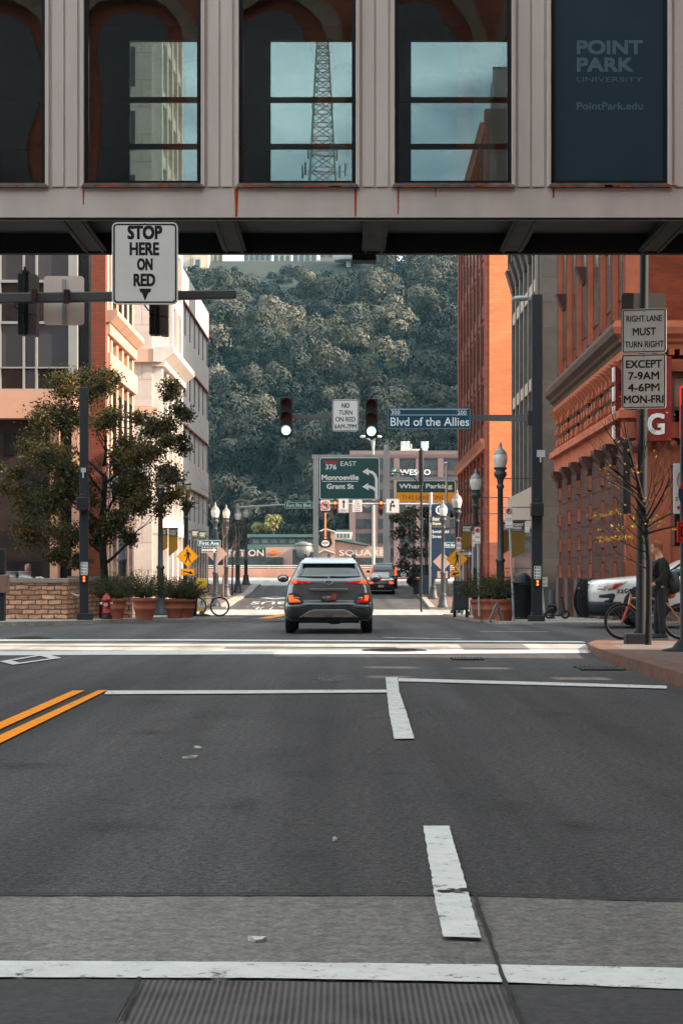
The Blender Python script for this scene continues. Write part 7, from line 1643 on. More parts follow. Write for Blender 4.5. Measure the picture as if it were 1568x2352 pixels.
Y = 52; t = thing('standpipe', 'grey standpipe with side valves at the foot of the sandstone building', 'standpipe', (X(1266, Y), Y, .07))
m = MB(); m.tube([(X(1266, Y), Y, .05), (X(1266, Y), Y, Z(1355, Y))], .085, 10); m.build('pipe', mat('pipe_grey', (.10, .12, .13), .5, .2, .15), t)
m = MB(); m.tube([(X(1256, Y), Y - .05, Z(1392, Y)), (X(1276, Y), Y - .05, Z(1392, Y))], .06, 8); m.ellipsoid((X(1266, Y), Y, Z(1400, Y)), (.16, .14, .12), 10, 6); m.build('valve', SIGB, t)
t = thing('parked_scooter', 'small dark scooter lying against the base of the sandstone building', 'scooter', (X(1282, 51), 51, .07)); Y = 51
for px in (1260, 1297):
    m = MB(); m.ring((X(px, Y), Y, .07 + .11), .09, .025, 16, 6); m.build('wheel', mat('rubber', (0, 0, 0)), t)
m = MB(); m.tube([(X(1260, Y), Y, .16), (X(1290, Y), Y, .17), (X(1297, Y), Y, .2), (X(1290, Y), Y, .62)], .022, 6); m.tube([(X(1284, Y), Y, .62), (X(1296, Y), Y, .62)], .015, 6); m.build('frame', SIGB, t)
def ashape(px, Y, label):
    t = thing('sandwich_board', label, 'sign board', (X(px, Y), Y, G(Y) + .07)); x, z0 = X(px, Y), G(Y) + .07
    m = MB(); m.prism([(x - .17, z0), (x + .02, z0 + .45), (x + .06, z0 + .45), (x + .2, z0), (x + .16, z0), (x + .04, z0 + .38), (x - .13, z0)], Y, Y + .35); m.build('board', mat('board_grey', (.10, .11, .11), .6), t)
ashape(1138, 49.6, 'small grey folding board between two terracotta pots')
# ================================================================ VEHICLES
TYRE = mat('tyre', (.012, .012, .013), .75, 0, .2, 10); RIM = mat('rim', (.25, .25, .26), .35, .7, .1); CGL = mat('car_glass', (.012, .018, .02), .03, 0, .3, .8, spec=.8, coat=1)
LRED = mat('lamp_red', (.45, .012, .006), .25, 0, .2, 12, emit=.12, ecol=(.8, .02, .01)); LLIT = mat('lamp_lit', (.8, .06, .008), .3, 0, .3, 22, emit=.7, ecol=(1, .09, .008)); LORG = mat('lamp_orange', (.7, .10, .012), .3, 0, .4, 22, emit=.35, ecol=(1, .14, .015))
CLAD = mat('cladding', (.022, .026, .029), .6, 0, .1, 4); SILV = mat('skid_silver', (.20, .185, .175), .4, .3, .1); CHROME = mat('chrome', (.45, .45, .45), .15, .9, 0)
def smoothstep_interp(levels, z):
    for a, b_ in zip(levels, levels[1:]):
        if a[0] <= z <= b_[0]:
            t = (z - a[0]) / (b_[0] - a[0]); return [p + (q - p) * t for p, q in zip(a, b_)]
    return list(levels[0] if z < levels[0][0] else levels[-1])
def outline(lv, n=9):
    z, hw, yr, yf, rr, rf = lv; pts = []
    for (cx, cy, r, a0) in ((hw - rr, yr + rr, rr, -90), (hw - rf, yf - rf, rf, 0), (-hw + rf, yf - rf, rf, 90), (-hw + rr, yr + rr, rr, 180)):
        for k in range(n): a = R(a0 + 90 * k / (n - 1)); pts.append((cx + r * math.cos(a), cy + r * math.sin(a), z))
    return pts
def shell(levels, t, m_, name='body', cap=True):
    fine = []
    for a, b_ in zip(levels, levels[1:]):
        for q in range(3): fine.append([p + (r - p) * q / 3 for p, r in zip(a, b_)])
    fine.append(list(levels[-1]))
    rings = [outline(l) for l in fine]; n = len(rings[0]); vs = sum(rings, []); fs = []
    for i in range(len(rings) - 1):
        for k in range(n): fs.append((i * n + k, i * n + (k + 1) % n, (i + 1) * n + (k + 1) % n, (i + 1) * n + k))
    mb = MB(); mb.add(vs, fs, True); mb.add(rings[-1], [tuple(range(n))], True); mb.add(rings[0], [tuple(range(n - 1, -1, -1))])
    return mb.build(name, m_, t, local=True)
class Panel:
    """thin piece lying on the body shell: rear (x,z outline) or side (y,z outline)"""
    def __init__(self, levels): self.L = levels
    def rear(self, x, z):
        _, hw, yr, yf, rr, rf = smoothstep_interp(self.L, z); a = abs(x) - (hw - rr)
        return yr + (rr - math.sqrt(max(0, rr * rr - a * a)) if a > 0 else 0) if abs(x) < hw else yr + rr
    def side(self, y, z, sg):
        _, hw, yr, yf, rr, rf = smoothstep_interp(self.L, z)
        if y > yf - rf: a = min(y - (yf - rf), rf); return sg * (hw - rf + math.sqrt(max(0, rf * rf - a * a)))
        if y < yr + rr: a = min(yr + rr - y, rr); return sg * (hw - rr + math.sqrt(max(0, rr * rr - a * a)))
        return sg * hw
    def dens(self, poly, st=.06):
        out = []
        for p, q in zip(poly, poly[1:] + poly[:1]):
            n = max(1, int(math.hypot(q[0] - p[0], q[1] - p[1]) / st))
            for k in range(n): out.append((p[0] + (q[0] - p[0]) * k / n, p[1] + (q[1] - p[1]) * k / n))
        return out
    def put(self, t, name, poly, m_, off=.012, th=.03, where='rear', sg=1):
        poly = self.dens(poly)
        bm = bmesh.new(); f = bm.faces.new([bm.verts.new((p[0], p[1], 0)) for p in poly])
        for ax in (0, 1):                                    # cut into a fine grid so the piece follows the body
            lo, hi = min(p[ax] for p in poly), max(p[ax] for p in poly); st = max(.05, (hi - lo) / 24); q = lo + st
            while q < hi - 1e-4:
                bmesh.ops.bisect_plane(bm, geom=bm.verts[:] + bm.edges[:] + bm.faces[:], plane_co=(q, 0, 0) if ax == 0 else (0, q, 0), plane_no=(1, 0, 0) if ax == 0 else (0, 1, 0)); q += st
        bmesh.ops.triangulate(bm, faces=bm.faces[:])
        r_ = bmesh.ops.extrude_face_region(bm, geom=bm.faces[:]); bv = [v for v in r_['geom'] if isinstance(v, bmesh.types.BMVert)]; bs = set(bv)
        for v in bm.verts:
            a_, c_ = v.co.x, v.co.y; d = -th if v in bs else off
            if where == 'rear': v.co = (a_, self.rear(a_, c_) - d, c_)
            else: v.co = (self.side(a_, c_, sg) + sg * d, a_, c_)
        bmesh.ops.recalc_face_normals(bm, faces=bm.faces)
        me = bpy.data.meshes.new(name); bm.to_mesh(me); bm.free(); me.materials.append(m_)
        o = bpy.data.objects.new(name, me); COL.objects.link(o); o.parent = t
        for p in me.polygons: p.use_smooth = True
        return o
def wheel(t, x, y, r, wd):
    m = MB(); sg = 1 if x > 0 else -1
    def rev(prof):
        n = 26; vs = [(x + p[0] * sg, y + p[1] * math.cos(6.2832 * k / n), r + p[1] * math.sin(6.2832 * k / n)) for p in prof for k in range(n)]
        return vs, [(i * n + k, i * n + (k + 1) % n, (i + 1) * n + (k + 1) % n, (i + 1) * n + k) for i in range(len(prof) - 1) for k in range(n)]
    h = wd / 2
    vs, fs = rev([(-h, r * .62), (-h, r * .9), (-h * .8, r), (h * .8, r), (h, r * .92), (h, r * .64), (h * .85, r * .62)]); m.add(vs, fs, True); tw = m.build('wheel', TYRE, t, local=True)
    m = MB(); vs, fs = rev([(h * .84, r * .635), (h * .6, r * .58), (h * .5, r * .2), (h * .6, .01)]); m.add(vs, fs, True)
    for k in range(5):
        a = 6.2832 * k / 5; m.tube([(x + sg * h * .62, y, r), (x + sg * h * .7, y + r * .6 * math.cos(a), r + r * .6 * math.sin(a))], r * .07, 5)
    m.build('rim', RIM, tw, local=True)
def flat(t, name, txt, x, y, z, h, w_, m_, bold=.02):
    m = MB(); m.text(txt, x, z, h, y, w_, bold); return m.build(name, m_, t, local=True)
# ---- grey crossover in the middle
Y = 40.4
CARG = mat('car_grey', (.21, .22, .225), .22, .6, .05, 2, coat=1)
t = thing('grey_crossover', 'grey crossover car driving away in the middle of the street', 'car', (X(754.5, Y), Y, 0))
LV = [(.26, .80, .10, 4.0, .12, .3), (.32, .87, .03, 4.1, .18, .4), (.45, .895, .0, 4.15, .2, .4), (.58, .90, .01, 4.16, .2, .4), (.63, .895, .03, 4.16, .2, .4), (.655, .885, .085, 4.15, .2, .4), (.80, .87, .095, 4.12, .2, .4), (.95, .85, .105, 4.1, .2, .45), (1.05, .82, .12, 3.95, .2, .6), (1.12, .785, .15, 3.4, .2, .6), (1.17, .745, .20, 3.0, .18, .5), (1.30, .685, .30, 2.72, .18, .5), (1.43, .615, .40, 2.35, .18, .5), (1.50, .565, .44, 2.1, .2, .4), (1.55, .50, .55, 1.9, .2, .4)]
shell(LV, t, CARG); P = Panel(LV); mir = lambda p: [(-a, b_) for a, b_ in p]
P.put(t, 'rear_window', [(-.655, 1.155), (-.3, 1.128), (.3, 1.128), (.655, 1.155), (.60, 1.30), (.545, 1.415), (.3, 1.43), (-.3, 1.43), (-.545, 1.415), (-.60, 1.30)], CGL, .006)
m = MB(); sp = [(.30, 1.425, .57), (.30, 1.438, .58), (.42, 1.505, .53), (.72, 1.552, .49), (.72, 1.44, .50)]; m.add([(-q[2], q[0], q[1]) for q in sp] + [(q[2], q[0], q[1]) for q in sp], [tuple(range(5)), tuple(range(9, 4, -1))] + [(i, 5 + i, 5 + (i + 1) % 5, (i + 1) % 5) for i in range(5)]); m.build('spoiler', mat('car_roof_sky_tint', (.42, .50, .51), .2, .3, .03, 2, coat=1), t, local=True, bevel=.01)  # sky reflection on spoiler and roof put into a paler paint
m = MB(); m.add([(-.52, .5, 1.512), (.52, .5, 1.512), (.48, 1.9, 1.556), (-.48, 1.9, 1.556), (-.52, .5, 1.50), (.52, .5, 1.50), (.48, 1.9, 1.53), (-.48, 1.9, 1.53)], [(0, 1, 2, 3), (4, 7, 6, 5), (0, 4, 5, 1), (1, 5, 6, 2), (2, 6, 7, 3), (3, 7, 4, 0)]); m.build('roof', mat('car_roof_sky_tint', (0, 0, 0)), t, local=True)
for sg in (-1, 1):
    f = (lambda p: p) if sg > 0 else mir
    tl = P.put(t, 'tail_lamp', f([(.775, 1.09), (.70, 1.10), (.53, 1.075), (.32, 1.045), (.45, 1.02), (.62, 1.015), (.76, 1.01), (.785, 1.05)]), LRED, .012)
    P.put(tl, 'lit_section', f([(.765, 1.085), (.655, 1.085), (.645, 1.025), (.765, 1.02)]), LLIT, .016)
    ho = P.put(t, 'lower_lamp_housing', f([(.82, .815), (.74, .835), (.60, .80), (.53, .70), (.50, .635), (.60, .605), (.82, .60), (.855, .66)]), CLAD, .03, .12)
    P.put(ho, 'lower_lamp', f([(.82, .785), (.72, .79), (.70, .72), (.60, .69), (.57, .645), (.80, .635)]), LORG if sg < 0 else LRED, .036)
    if sg > 0: P.put(ho, 'indicator', f([(.815, .78), (.735, .785), (.735, .66), (.80, .655)]), LLIT, .04)
    P.put(ho, 'reverse_lamp', f([(.695, .755), (.60, .745), (.585, .705), (.685, .715)]), mat('lamp_clear', (.35, .30, .27), .2), .04)
    P.put(t, 'side_window', [(.62, 1.19), (2.75, 1.16), (2.3, 1.36), (2.0, 1.46), (.75, 1.45)], CGL, .004, .02, 'side', sg)
    P.put(t, 'wheel_arch', [(.28, .3), (.32, .6), (.5, .76), (.75, .80), (1.0, .76), (1.18, .6), (1.22, .3)], CLAD, .012, .04, 'side', sg)
    m = MB(); m.ellipsoid((sg * 1.0, 2.72, 1.12), (.125, .09, .085), 14, 10); mo = m.build('door_mirror', CLAD if sg < 0 else CARG, t, local=True)
    m = MB(); m.ellipsoid((sg * 1.0, 2.655, 1.12), (.098, .04, .06), 14, 8); m.build('mirror_glass', mat('mirror', (.35, .33, .3), .05, .9, 0), mo, local=True)
    m = MB(); m.tube([(sg * .53, .62, 1.53), (sg * .53, .72, 1.60), (sg * .50, 1.8, 1.62), (sg * .49, 1.95, 1.56)], .022, 6); m.build('roof_rail', mat('rail_dark', (.05, .055, .055), .4, .3), t, local=True)
    for y in (.75, 3.35): wheel(t, sg * .785, y, .335, .215)
P.put(t, 'lower_cladding', [(-.875, .50), (-.60, .50), (-.42, .575), (.42, .575), (.60, .50), (.875, .50), (.885, .42), (.82, .29), (-.82, .29), (-.885, .42)], CLAD, .014)
P.put(t, 'bumper_trim', [(-.85, .575), (-.62, .60), (-.48, .65), (.48, .65), (.62, .60), (.85, .575), (.86, .505), (.60, .51), (.42, .585), (-.42, .585), (-.60, .51), (-.86, .505)], mat('bumper_grey', (.13, .14, .145), .35, .4, .05, coat=.5), .022)
P.put(t, 'skid_plate', [(-.62, .325), (-.40, .465), (-.3, .495), (.3, .495), (.40, .465), (.62, .325)], SILV, .026)
m = MB()
for sg in (-1, 1): m.prism([(sg * .50, .34), (sg * .47, .375), (sg * .13, .375), (sg * .07, .34)], -.04, .02)
m.build('exhaust_trim', mat('exhaust_trim', (.26, .2, .17), .4, .4, .1), t, local=True)
P.put(t, 'boot_seam', [(-.57, .656), (.57, .656), (.565, .665), (-.565, .665)], SIGB, .004)
m = MB(); m.box(-.39, .39, .05, .12, .872, .922); m.build('garnish_bar', mat('garnish', (.22, .22, .22), .3, .6, .05), t, local=True, bevel=.01)
m = MB(); m.box(-.155, .155, .055, .10, .675, .815); lp = m.build('licence_plate', mat('plate_dark', (.05, .055, .055), .5, 0, .2, 9), t, local=True)
m = MB(); m.box(.055, .148, .049, .0545, .69, .81); m.box(-.07, .10, .049, .0545, .68, .70); m.build('plate_picture', mat('plate_red', (.42, .07, .03), .5, 0, .6, 30), lp, local=True)
flat(lp, 'plate_number', 'A328M', -.04, .047, .745, .055, .17, mat('plate_grey', (.4, .42, .42), .5, 0, 0), .02)
m = MB(); m.ring((0, 0, 0), .082, .011, 24, 6); bdg = m.build('badge', CHROME, t, local=True); bdg.location = (0, .105, 1.045); bdg.scale = (1, 1, .5)
m = MB(); m.text('H', 0, 0, .11, -.004, .085, .04); m.build('badge_letter', CHROME, bdg, local=True)
flat(t, 'model_lettering', 'KONA', -.55, .085, .925, .028, .15, CHROME, .02); flat(t, 'trim_lettering', 'AWD', .51, .085, .89, .022, .07, CHROME, .02)
m = MB(); m.tube([(.02, .20, 1.15), (.30, .215, 1.165)], [.03, .012], 6); m.build('wiper', SIGB, t, local=True)
m = MB(); m.prism([(.62, 1.51), (.86, 1.55), (.80, 1.62), (.75, 1.635)], -.028, .028, 'x'); m.build('shark_fin', mat('fin_dark', (.035, .05, .055), .4), t, local=True)
m = MB(); m.box(-.62, .62, .2, 3.9, .215, .30); m.tube([(-.42, .14, .28), (.42, .14, .28)], .03, 8); m.ellipsoid((.12, .5, .235), (.16, .2, .055), 10, 6); m.build('underbody', SIGB, t, local=True)
# ---- black saloon further on, and a dark car before it
def far_car(x, Y, label, LV, body, hw, name):
    t = thing(name, label, 'car', (x, Y, G(Y) + .006)); shell(LV, t, body); return t, Panel(LV)
Y = 127; CB = mat('car_black', (.008, .009, .010), .25, .2, .1, coat=.8)
LVS = [(.22, .80, .1, 4.6, .15, .3), (.4, .87, .0, 4.75, .2, .4), (.75, .88, .0, 4.75, .2, .4), (.92, .85, .05, 4.6, .2, .5), (1.0, .80, .3, 3.9, .2, .5), (1.03, .74, .55, 3.5, .2, .5), (1.25, .64, .95, 2.9, .2, .4), (1.40, .54, 1.25, 2.5, .2, .4), (1.43, .45, 1.4, 2.3, .2, .3)]
t, P = far_car(X(875, Y), Y, 'black saloon with lit tail lamps behind the grey crossover', LVS, CB, .88, 'black_saloon')
P.put(t, 'rear_window', [(-.58, 1.06), (.58, 1.06), (.5, 1.34), (-.5, 1.34)], CGL, .01)
for sg in (-1, 1):
    tl = P.put(t, 'tail_lamp', [(sg * .82, .86), (sg * .48, .86), (sg * .48, .66), (sg * .82, .68)], LRED, .015); P.put(tl, 'lit_section', [(sg * .78, .82), (sg * .52, .82), (sg * .52, .70), (sg * .78, .70)], LLIT, .03)
    for y in (.85, 3.7): wheel(t, sg * .77, y, .31, .2)
    m = MB(); m.ellipsoid((sg * .98, 2.75, 1.02), (.12, .09, .09), 10, 8); m.build('door_mirror', CB, t, local=True)
P.put(t, 'brake_light', [(-.22, .965), (.22, .965), (.22, .925), (-.22, .925)], LLIT, .02)
m = MB(); m.box(-.19, .17, -.03, .02, .48, .62); m.build('licence_plate', mat('plate_pale', (.35, .33, .35), .5, 0, .3, 12), t, local=True)
m = MB(); m.box(-.7, .7, -.02, .1, .24, .28); m.build('bumper_strip', SILV, t, local=True)
Y = 135
LVU = [(.25, .80, .1, 4.5, .15, .3), (.4, .9, .0, 4.6, .2, .4), (.85, .92, .0, 4.6, .2, .4), (1.05, .88, .08, 4.4, .2, .5), (1.15, .82, .15, 3.6, .2, .5), (1.45, .72, .35, 2.9, .2, .4), (1.66, .60, .55, 2.5, .2, .4), (1.70, .5, .7, 2.3, .2, .3)]
t, P = far_car(X(882, Y), Y, 'dark sport utility car just ahead of the black saloon', LVU, mat('car_dark', (.012, .015, .018), .25, .2, .1, coat=.8), .9, 'dark_utility_car')
P.put(t, 'rear_window', [(-.68, 1.2), (.68, 1.2), (.58, 1.55), (-.58, 1.55)], CGL, .01)
for sg in (-1, 1):
    P.put(t, 'tail_lamp', [(sg * .84, 1.32), (sg * .70, 1.28), (sg * .70, .8), (sg * .87, .85)], LLIT if sg > 0 else LRED, .02)
    for y in (.85, 3.7): wheel(t, sg * .8, y, .34, .22)
    m = MB(); m.ellipsoid((sg * 1.05, 2.9, 1.12), (.13, .1, .1), 10, 8); m.build('door_mirror', CB, t, local=True)
# ---- white patrol car at the right, seen from its left side
PWHITE = mat('patrol_white', (.72, .69, .66), .3, .05, .06, 1, coat=.6)
Y = 45.4
t = thing('patrol_car', 'white patrol sport utility car with black push bumper and number 3292', 'car', (X(1344, Y) + 4.95, Y, 0), None, R(90))
LVP = [(.34, .86, .1, 4.72, .2, .35), (.42, .95, .02, 4.88, .22, .45), (.62, .985, .0, 4.95, .22, .5), (.85, .99, .0, 4.97, .22, .5), (1.0, .985, .02, 4.93, .22, .55), (1.08, .96, .04, 4.75, .22, .6), (1.14, .93, .06, 4.2, .22, .6), (1.20, .89, .08, 3.45, .2, .4), (1.45, .80, .2, 2.95, .2, .4), (1.68, .70, .32, 2.5, .2, .4), (1.75, .62, .42, 2.3, .2, .4)]
shell(LVP, t, PWHITE); P = Panel(LVP)
P.put(t, 'side_window', [(.45, 1.24), (3.15, 1.22), (2.72, 1.50), (2.45, 1.66), (.55, 1.66)], CGL, .006, .02, 'side', -1)
m = MB(); m.add([(-.80, 3.30, 1.215), (.80, 3.30, 1.215), (.66, 2.52, 1.70), (-.66, 2.52, 1.70), (-.80, 3.25, 1.20), (.80, 3.25, 1.20), (.66, 2.48, 1.68), (-.66, 2.48, 1.68)], [(0, 1, 2, 3), (4, 7, 6, 5), (0, 4, 5, 1), (1, 5, 6, 2), (2, 6, 7, 3), (3, 7, 4, 0)]); m.build('windscreen', mat('screen_teal', (.02, .05, .055), .05, 0, .2, 1, coat=1), t, local=True)
shell([(.28, .90, 4.2, 4.86, .05, .4), (.38, .955, 4.22, 4.95, .05, .45), (.56, .995, 4.25, 4.985, .05, .5), (.60, .98, 4.25, 4.97, .05, .5)], t, CLAD, 'front_bumper')
P.put(t, 'lower_cladding', [(.2, .37), (4.6, .37), (4.7, .47), (4.62, .55), (4.5, .54), (4.42, .50), (.2, .50)], CLAD, .012, .04, 'side', -1)
hl = P.put(t, 'headlamp', [(4.80, .87), (4.76, .97), (4.56, 1.02), (4.15, 1.05), (4.28, .96), (4.42, .88), (4.6, .85)], mat('headlamp_clear', (.50, .42, .38), .1, .1, .5, 9, coat=1), .012, .04, 'side', -1)
P.put(hl, 'side_marker', [(4.50, .90), (4.44, .99), (4.24, 1.03), (4.32, .94), (4.42, .89)], mat('marker_red', (.5, .05, .02), .3, 0, .3, 9), .02, .02, 'side', -1)
P.put(t, 'fog_recess', [(4.76, .75), (4.45, .79), (4.41, .74), (4.48, .58), (4.62, .57), (4.66, .62), (4.56, .64), (4.54, .69), (4.76, .69)], CLAD, .012, .03, 'side', -1)
P.put(t, 'wheel_arch', [(3.20, .36), (3.24, .70), (3.42, .92), (3.72, 1.0), (4.02, .92), (4.20, .70), (4.28, .36)], CLAD, .02, .05, 'side', -1)
P.put(t, 'wheel_arch', [(.42, .36), (.46, .70), (.64, .92), (.94, 1.0), (1.24, .92), (1.42, .70), (1.46, .36)], CLAD, .02, .05, 'side', -1)
for y in (.94, 3.72):
    for sg in (-1, 1): wheel(t, sg * .88, y, .385, .25)
m = MB(); m.text_on('3292', (P.side(4.22, .83, -1) - .022, 4.22, .83), (0, -1, 0), (0, 0, 1), .33, .09, .03); m.build('unit_number', SBLK, t, local=True)
P.put(t, 'orange_stripe', [(3.1, .86), (2.9, .94), (.3, 1.0), (.3, .96), (2.85, .90)], mat('stripe_orange', (.75, .16, .01), .4), .012, .02, 'side', -1)
P.put(t, 'dark_stripe', [(3.0, .80), (2.85, .88), (.3, .945), (.3, .80)], mat('stripe_navy', (.012, .02, .03), .4), .010, .02, 'side', -1)
m = MB(); m.text_on('CITY', (P.side(2.2, .66, -1) - .02, 2.2, .66), (0, -1, 0), (0, 0, 1), .4, .10, .03); m.build('door_lettering', SBLK, t, local=True)
m = MB()
for k in range(4): m.box(-.5, .5, 4.90, 4.955, .78 + k * .06, .81 + k * .06)
m.build('grille', CLAD, t, local=True)
for sg in (-1, 1):                                         # push bumper: two tall rounded plates and a cross bar
    m = MB(); x = sg * .34 - .15
    m.prism([(4.94, .26), (5.02, .22), (5.13, .30), (5.20, .50), (5.20, .72), (5.12, .98), (5.05, 1.10), (4.99, 1.11), (4.96, 1.05), (4.97, .7)], x - .02, x + .02, 'x'); m.build('push_plate', SIGB, t, local=True)
m = MB(); m.tube([(-.55, 5.1, .70), (.3, 5.1, .70)], .035, 8); m.tube([(-.55, 5.1, .88), (.3, 5.1, .88)], .03, 8); m.build('push_bar', SIGB, t, local=True)
m = MB(); m.ellipsoid((-1.08, 3.05, 1.24), (.12, .1, .10), 12, 8); m.build('door_mirror', mat('mirror_teal', (.05, .09, .10), .15, .3, 0), t, local=True)
m = MB(); m.box(-.55, .55, 1.7, 1.95, 1.75, 1.83); m.build('light_bar', mat('bar_clear', (.3, .32, .34), .2), t, local=True, bevel=.02)

# ================================================================ BICYCLES
def bike(name, label, loc, rz, wr, frame_m, fork_m, sz=1.0, seat_m=None, bag=None):
    t = thing(name, label, 'bicycle', loc, None, rz)        # local: wheels along x, front at -x
    fx, rx = -.54 * sz, .52 * sz; bbx, bbz = .07 * sz, wr * .83
    for x, nm in ((fx, 'front_wheel'), (rx, 'rear_wheel')):
        m = MB(); m.ring((x, 0, wr), wr - .022, .022, 36, 8); w_ = m.build(nm, TYRE, t, local=True)
        m = MB(); m.ring((x, 0, wr), wr - .050, .010, 36, 6); m.tube([(x, -.05, wr), (x, .05, wr)], .022, 8); m.build('rim', RIM, w_, local=True)
        m = MB()
        for k in range(16):
            a = 6.2832 * k / 16; m.tube([(x, .02 * (-1) ** k, wr), (x + (wr - .05) * math.cos(a), 0, wr + (wr - .05) * math.sin(a))], .0022, 3, False)
        m.build('spokes', RIM, w_, local=True)
    hx, hz = -.40 * sz, wr + .42 * sz; sx, sz_ = .20 * sz, wr + .46 * sz
    m = MB(); r = .019
    m.tube([(bbx, 0, bbz), (sx, 0, sz_)], r, 8); m.tube([(sx - .01, 0, sz_ - .06), (hx, 0, hz)], r, 8); m.tube([(hx - .02, 0, hz - .1), (bbx, 0, bbz)], r * 1.15, 8)
    for dy in (-.06, .06): m.tube([(bbx, dy * .5, bbz), (rx, dy, wr)], .012, 6); m.tube([(sx - .01, dy * .3, sz_ - .05), (rx, dy, wr)], .011, 6)
    m.tube([(hx - .028, 0, hz - .13), (hx + .015, 0, hz + .06)], r * 1.2, 8); m.build('frame', frame_m, t, local=True)
    m = MB()
    for dy in (-.055, .055): m.tube([(hx - .03, dy, hz - .14), (fx, dy, wr)], [.021, .016], 8)
    m.box(hx - .06, hx - .005, -.07, .07, hz - .17, hz - .12); m.build('fork', fork_m, t, local=True)
    m = MB(); m.tube([(hx + .015, 0, hz + .06), (hx - .05, 0, hz + .12)], .015, 6); m.tube([(hx - .03, -.29, hz + .15), (hx - .06, 0, hz + .12), (hx - .03, .29, hz + .15)], .014, 6); hb = m.build('handlebar', RIM, t, local=True)
    for dy in (-.26, .26):
        m = MB(); m.tube([(hx - .035, dy - .05, hz + .148), (hx - .035, dy + .05, hz + .148)], .022, 8); m.build('grip', TYRE, hb, local=True)
    m = MB(); m.tube([(sx, 0, sz_), (sx + .035, 0, sz_ + .13)], .013, 6); m.build('seat_post', RIM, t, local=True)
    m = MB(); m.ellipsoid((sx + .05, 0, sz_ + .15), (.14, .07, .03), 12, 8); m.ellipsoid((sx - .07, 0, sz_ + .15), (.08, .03, .022), 10, 6); m.build('saddle', seat_m or SIGB, t, local=True)
    m = MB(); m.ring((bbx, -.05, bbz), .09, .008, 24, 5); m.tube([(bbx, -.06, bbz), (bbx + .09, -.07, bbz - .14)], .012, 6); m.tube([(bbx, .06, bbz), (bbx - .09, .07, bbz + .14)], .012, 6)
    for sx_, sy in ((.09, -.1), (-.09, .1)): m.box(bbx + sx_ - .045, bbx + sx_ + .045, sy - .04, sy + .04, bbz - (.15 if sx_ > 0 else -.13), bbz - (.13 if sx_ > 0 else -.15))
    m.build('cranks', RIM, t, local=True)
    if bag:
        m = MB(); m.ellipsoid((sx + .12, 0, sz_ + .02), (.1, .08, .07), 12, 8); m.build('bag', bag, t, local=True)
    return t
ORG = mat('bike_orange', (.75, .33, .10), .35, 0, .08, 4, coat=.5); FRED = mat('fork_red', (.48, .02, .012), .35, 0, .1, 4, coat=.5)
bike('orange_bicycle', 'orange bicycle with a red fork held by the standing person', (X(1497, 35.2), 35.2, .05), 0, .325, ORG, FRED, .98, mat('saddle_orange', (.62, .30, .08), .6), mat('bag_orange', (.55, .13, .02), .6, 0, .2, 9))
Y = 66.4
t = bike('grey_bicycle', 'small grey bicycle with an orange pannier beside the yellow yield board', (X(478, Y), Y, G(Y) + .1), math.pi, .33, mat('bike_grey', (.25, .26, .27), .4, .3, .1), mat('bike_grey', (0, 0, 0)), .72)
m = MB(); m.ellipsoid((.40, -.05, .78), (.2, .12, .14), 12, 8); m.build('pannier', mat('bag_red', (.72, .09, .02), .6, 0, .3, 6), t, local=True)

# ================================================================ PEOPLE
SKIN = mat('skin', (.52, .27, .18), .55, 0, .08, 6); HAIRR = mat('hair_red', (.30, .10, .03), .6, 0, .4, 40); CLOTHB = mat('cloth_black', (.012, .014, .016), .85, 0, .25, 9, bump=.3, bscale=18); CLOTHT = mat('cloth_trouser', (.022, .026, .032), .85, 0, .25, 9, bump=.3, bscale=22)
def skin_obj(name, chains, m_, parent, root=0, sub=2):
    """chains: lists of (x, y, z, rx, ry); joints with equal coordinates merge"""
    vs = []; es = []; rs = []; idx = {}
    for ch in chains:
        prev = None
        for p in ch:
            k = tuple(round(c, 4) for c in p[:3])
            if k not in idx: idx[k] = len(vs); vs.append(p[:3]); rs.append((p[3], p[4] if len(p) > 4 else p[3]))
            if prev is not None and prev != idx[k]: es.append((prev, idx[k]))
            prev = idx[k]
    me = bpy.data.meshes.new(name); me.from_pydata(vs, es, []); me.update()
    o = bpy.data.objects.new(name, me); COL.objects.link(o)
    if parent is not None: o.parent = parent
    sk = o.modifiers.new('skin', 'SKIN'); sk.use_smooth_shade = True
    if not me.skin_vertices: 
        bm = bmesh.new(); bm.from_mesh(me); bm.verts.layers.skin.verify(); bm.to_mesh(me); bm.free()
    for i, sv in enumerate(me.skin_vertices[0].data): sv.radius = rs[i]; sv.use_root = (i == root)
    sb = o.modifiers.new('sub', 'SUBSURF'); sb.levels = sub; sb.render_levels = sub
    dg = bpy.context.evaluated_depsgraph_get(); dg.update(); nm = bpy.data.meshes.new_from_object(o.evaluated_get(dg)); o.modifiers.clear(); o.data = nm
    nm.materials.clear(); nm.materials.append(m_)
    for p in nm.polygons: p.use_smooth = True
    return o
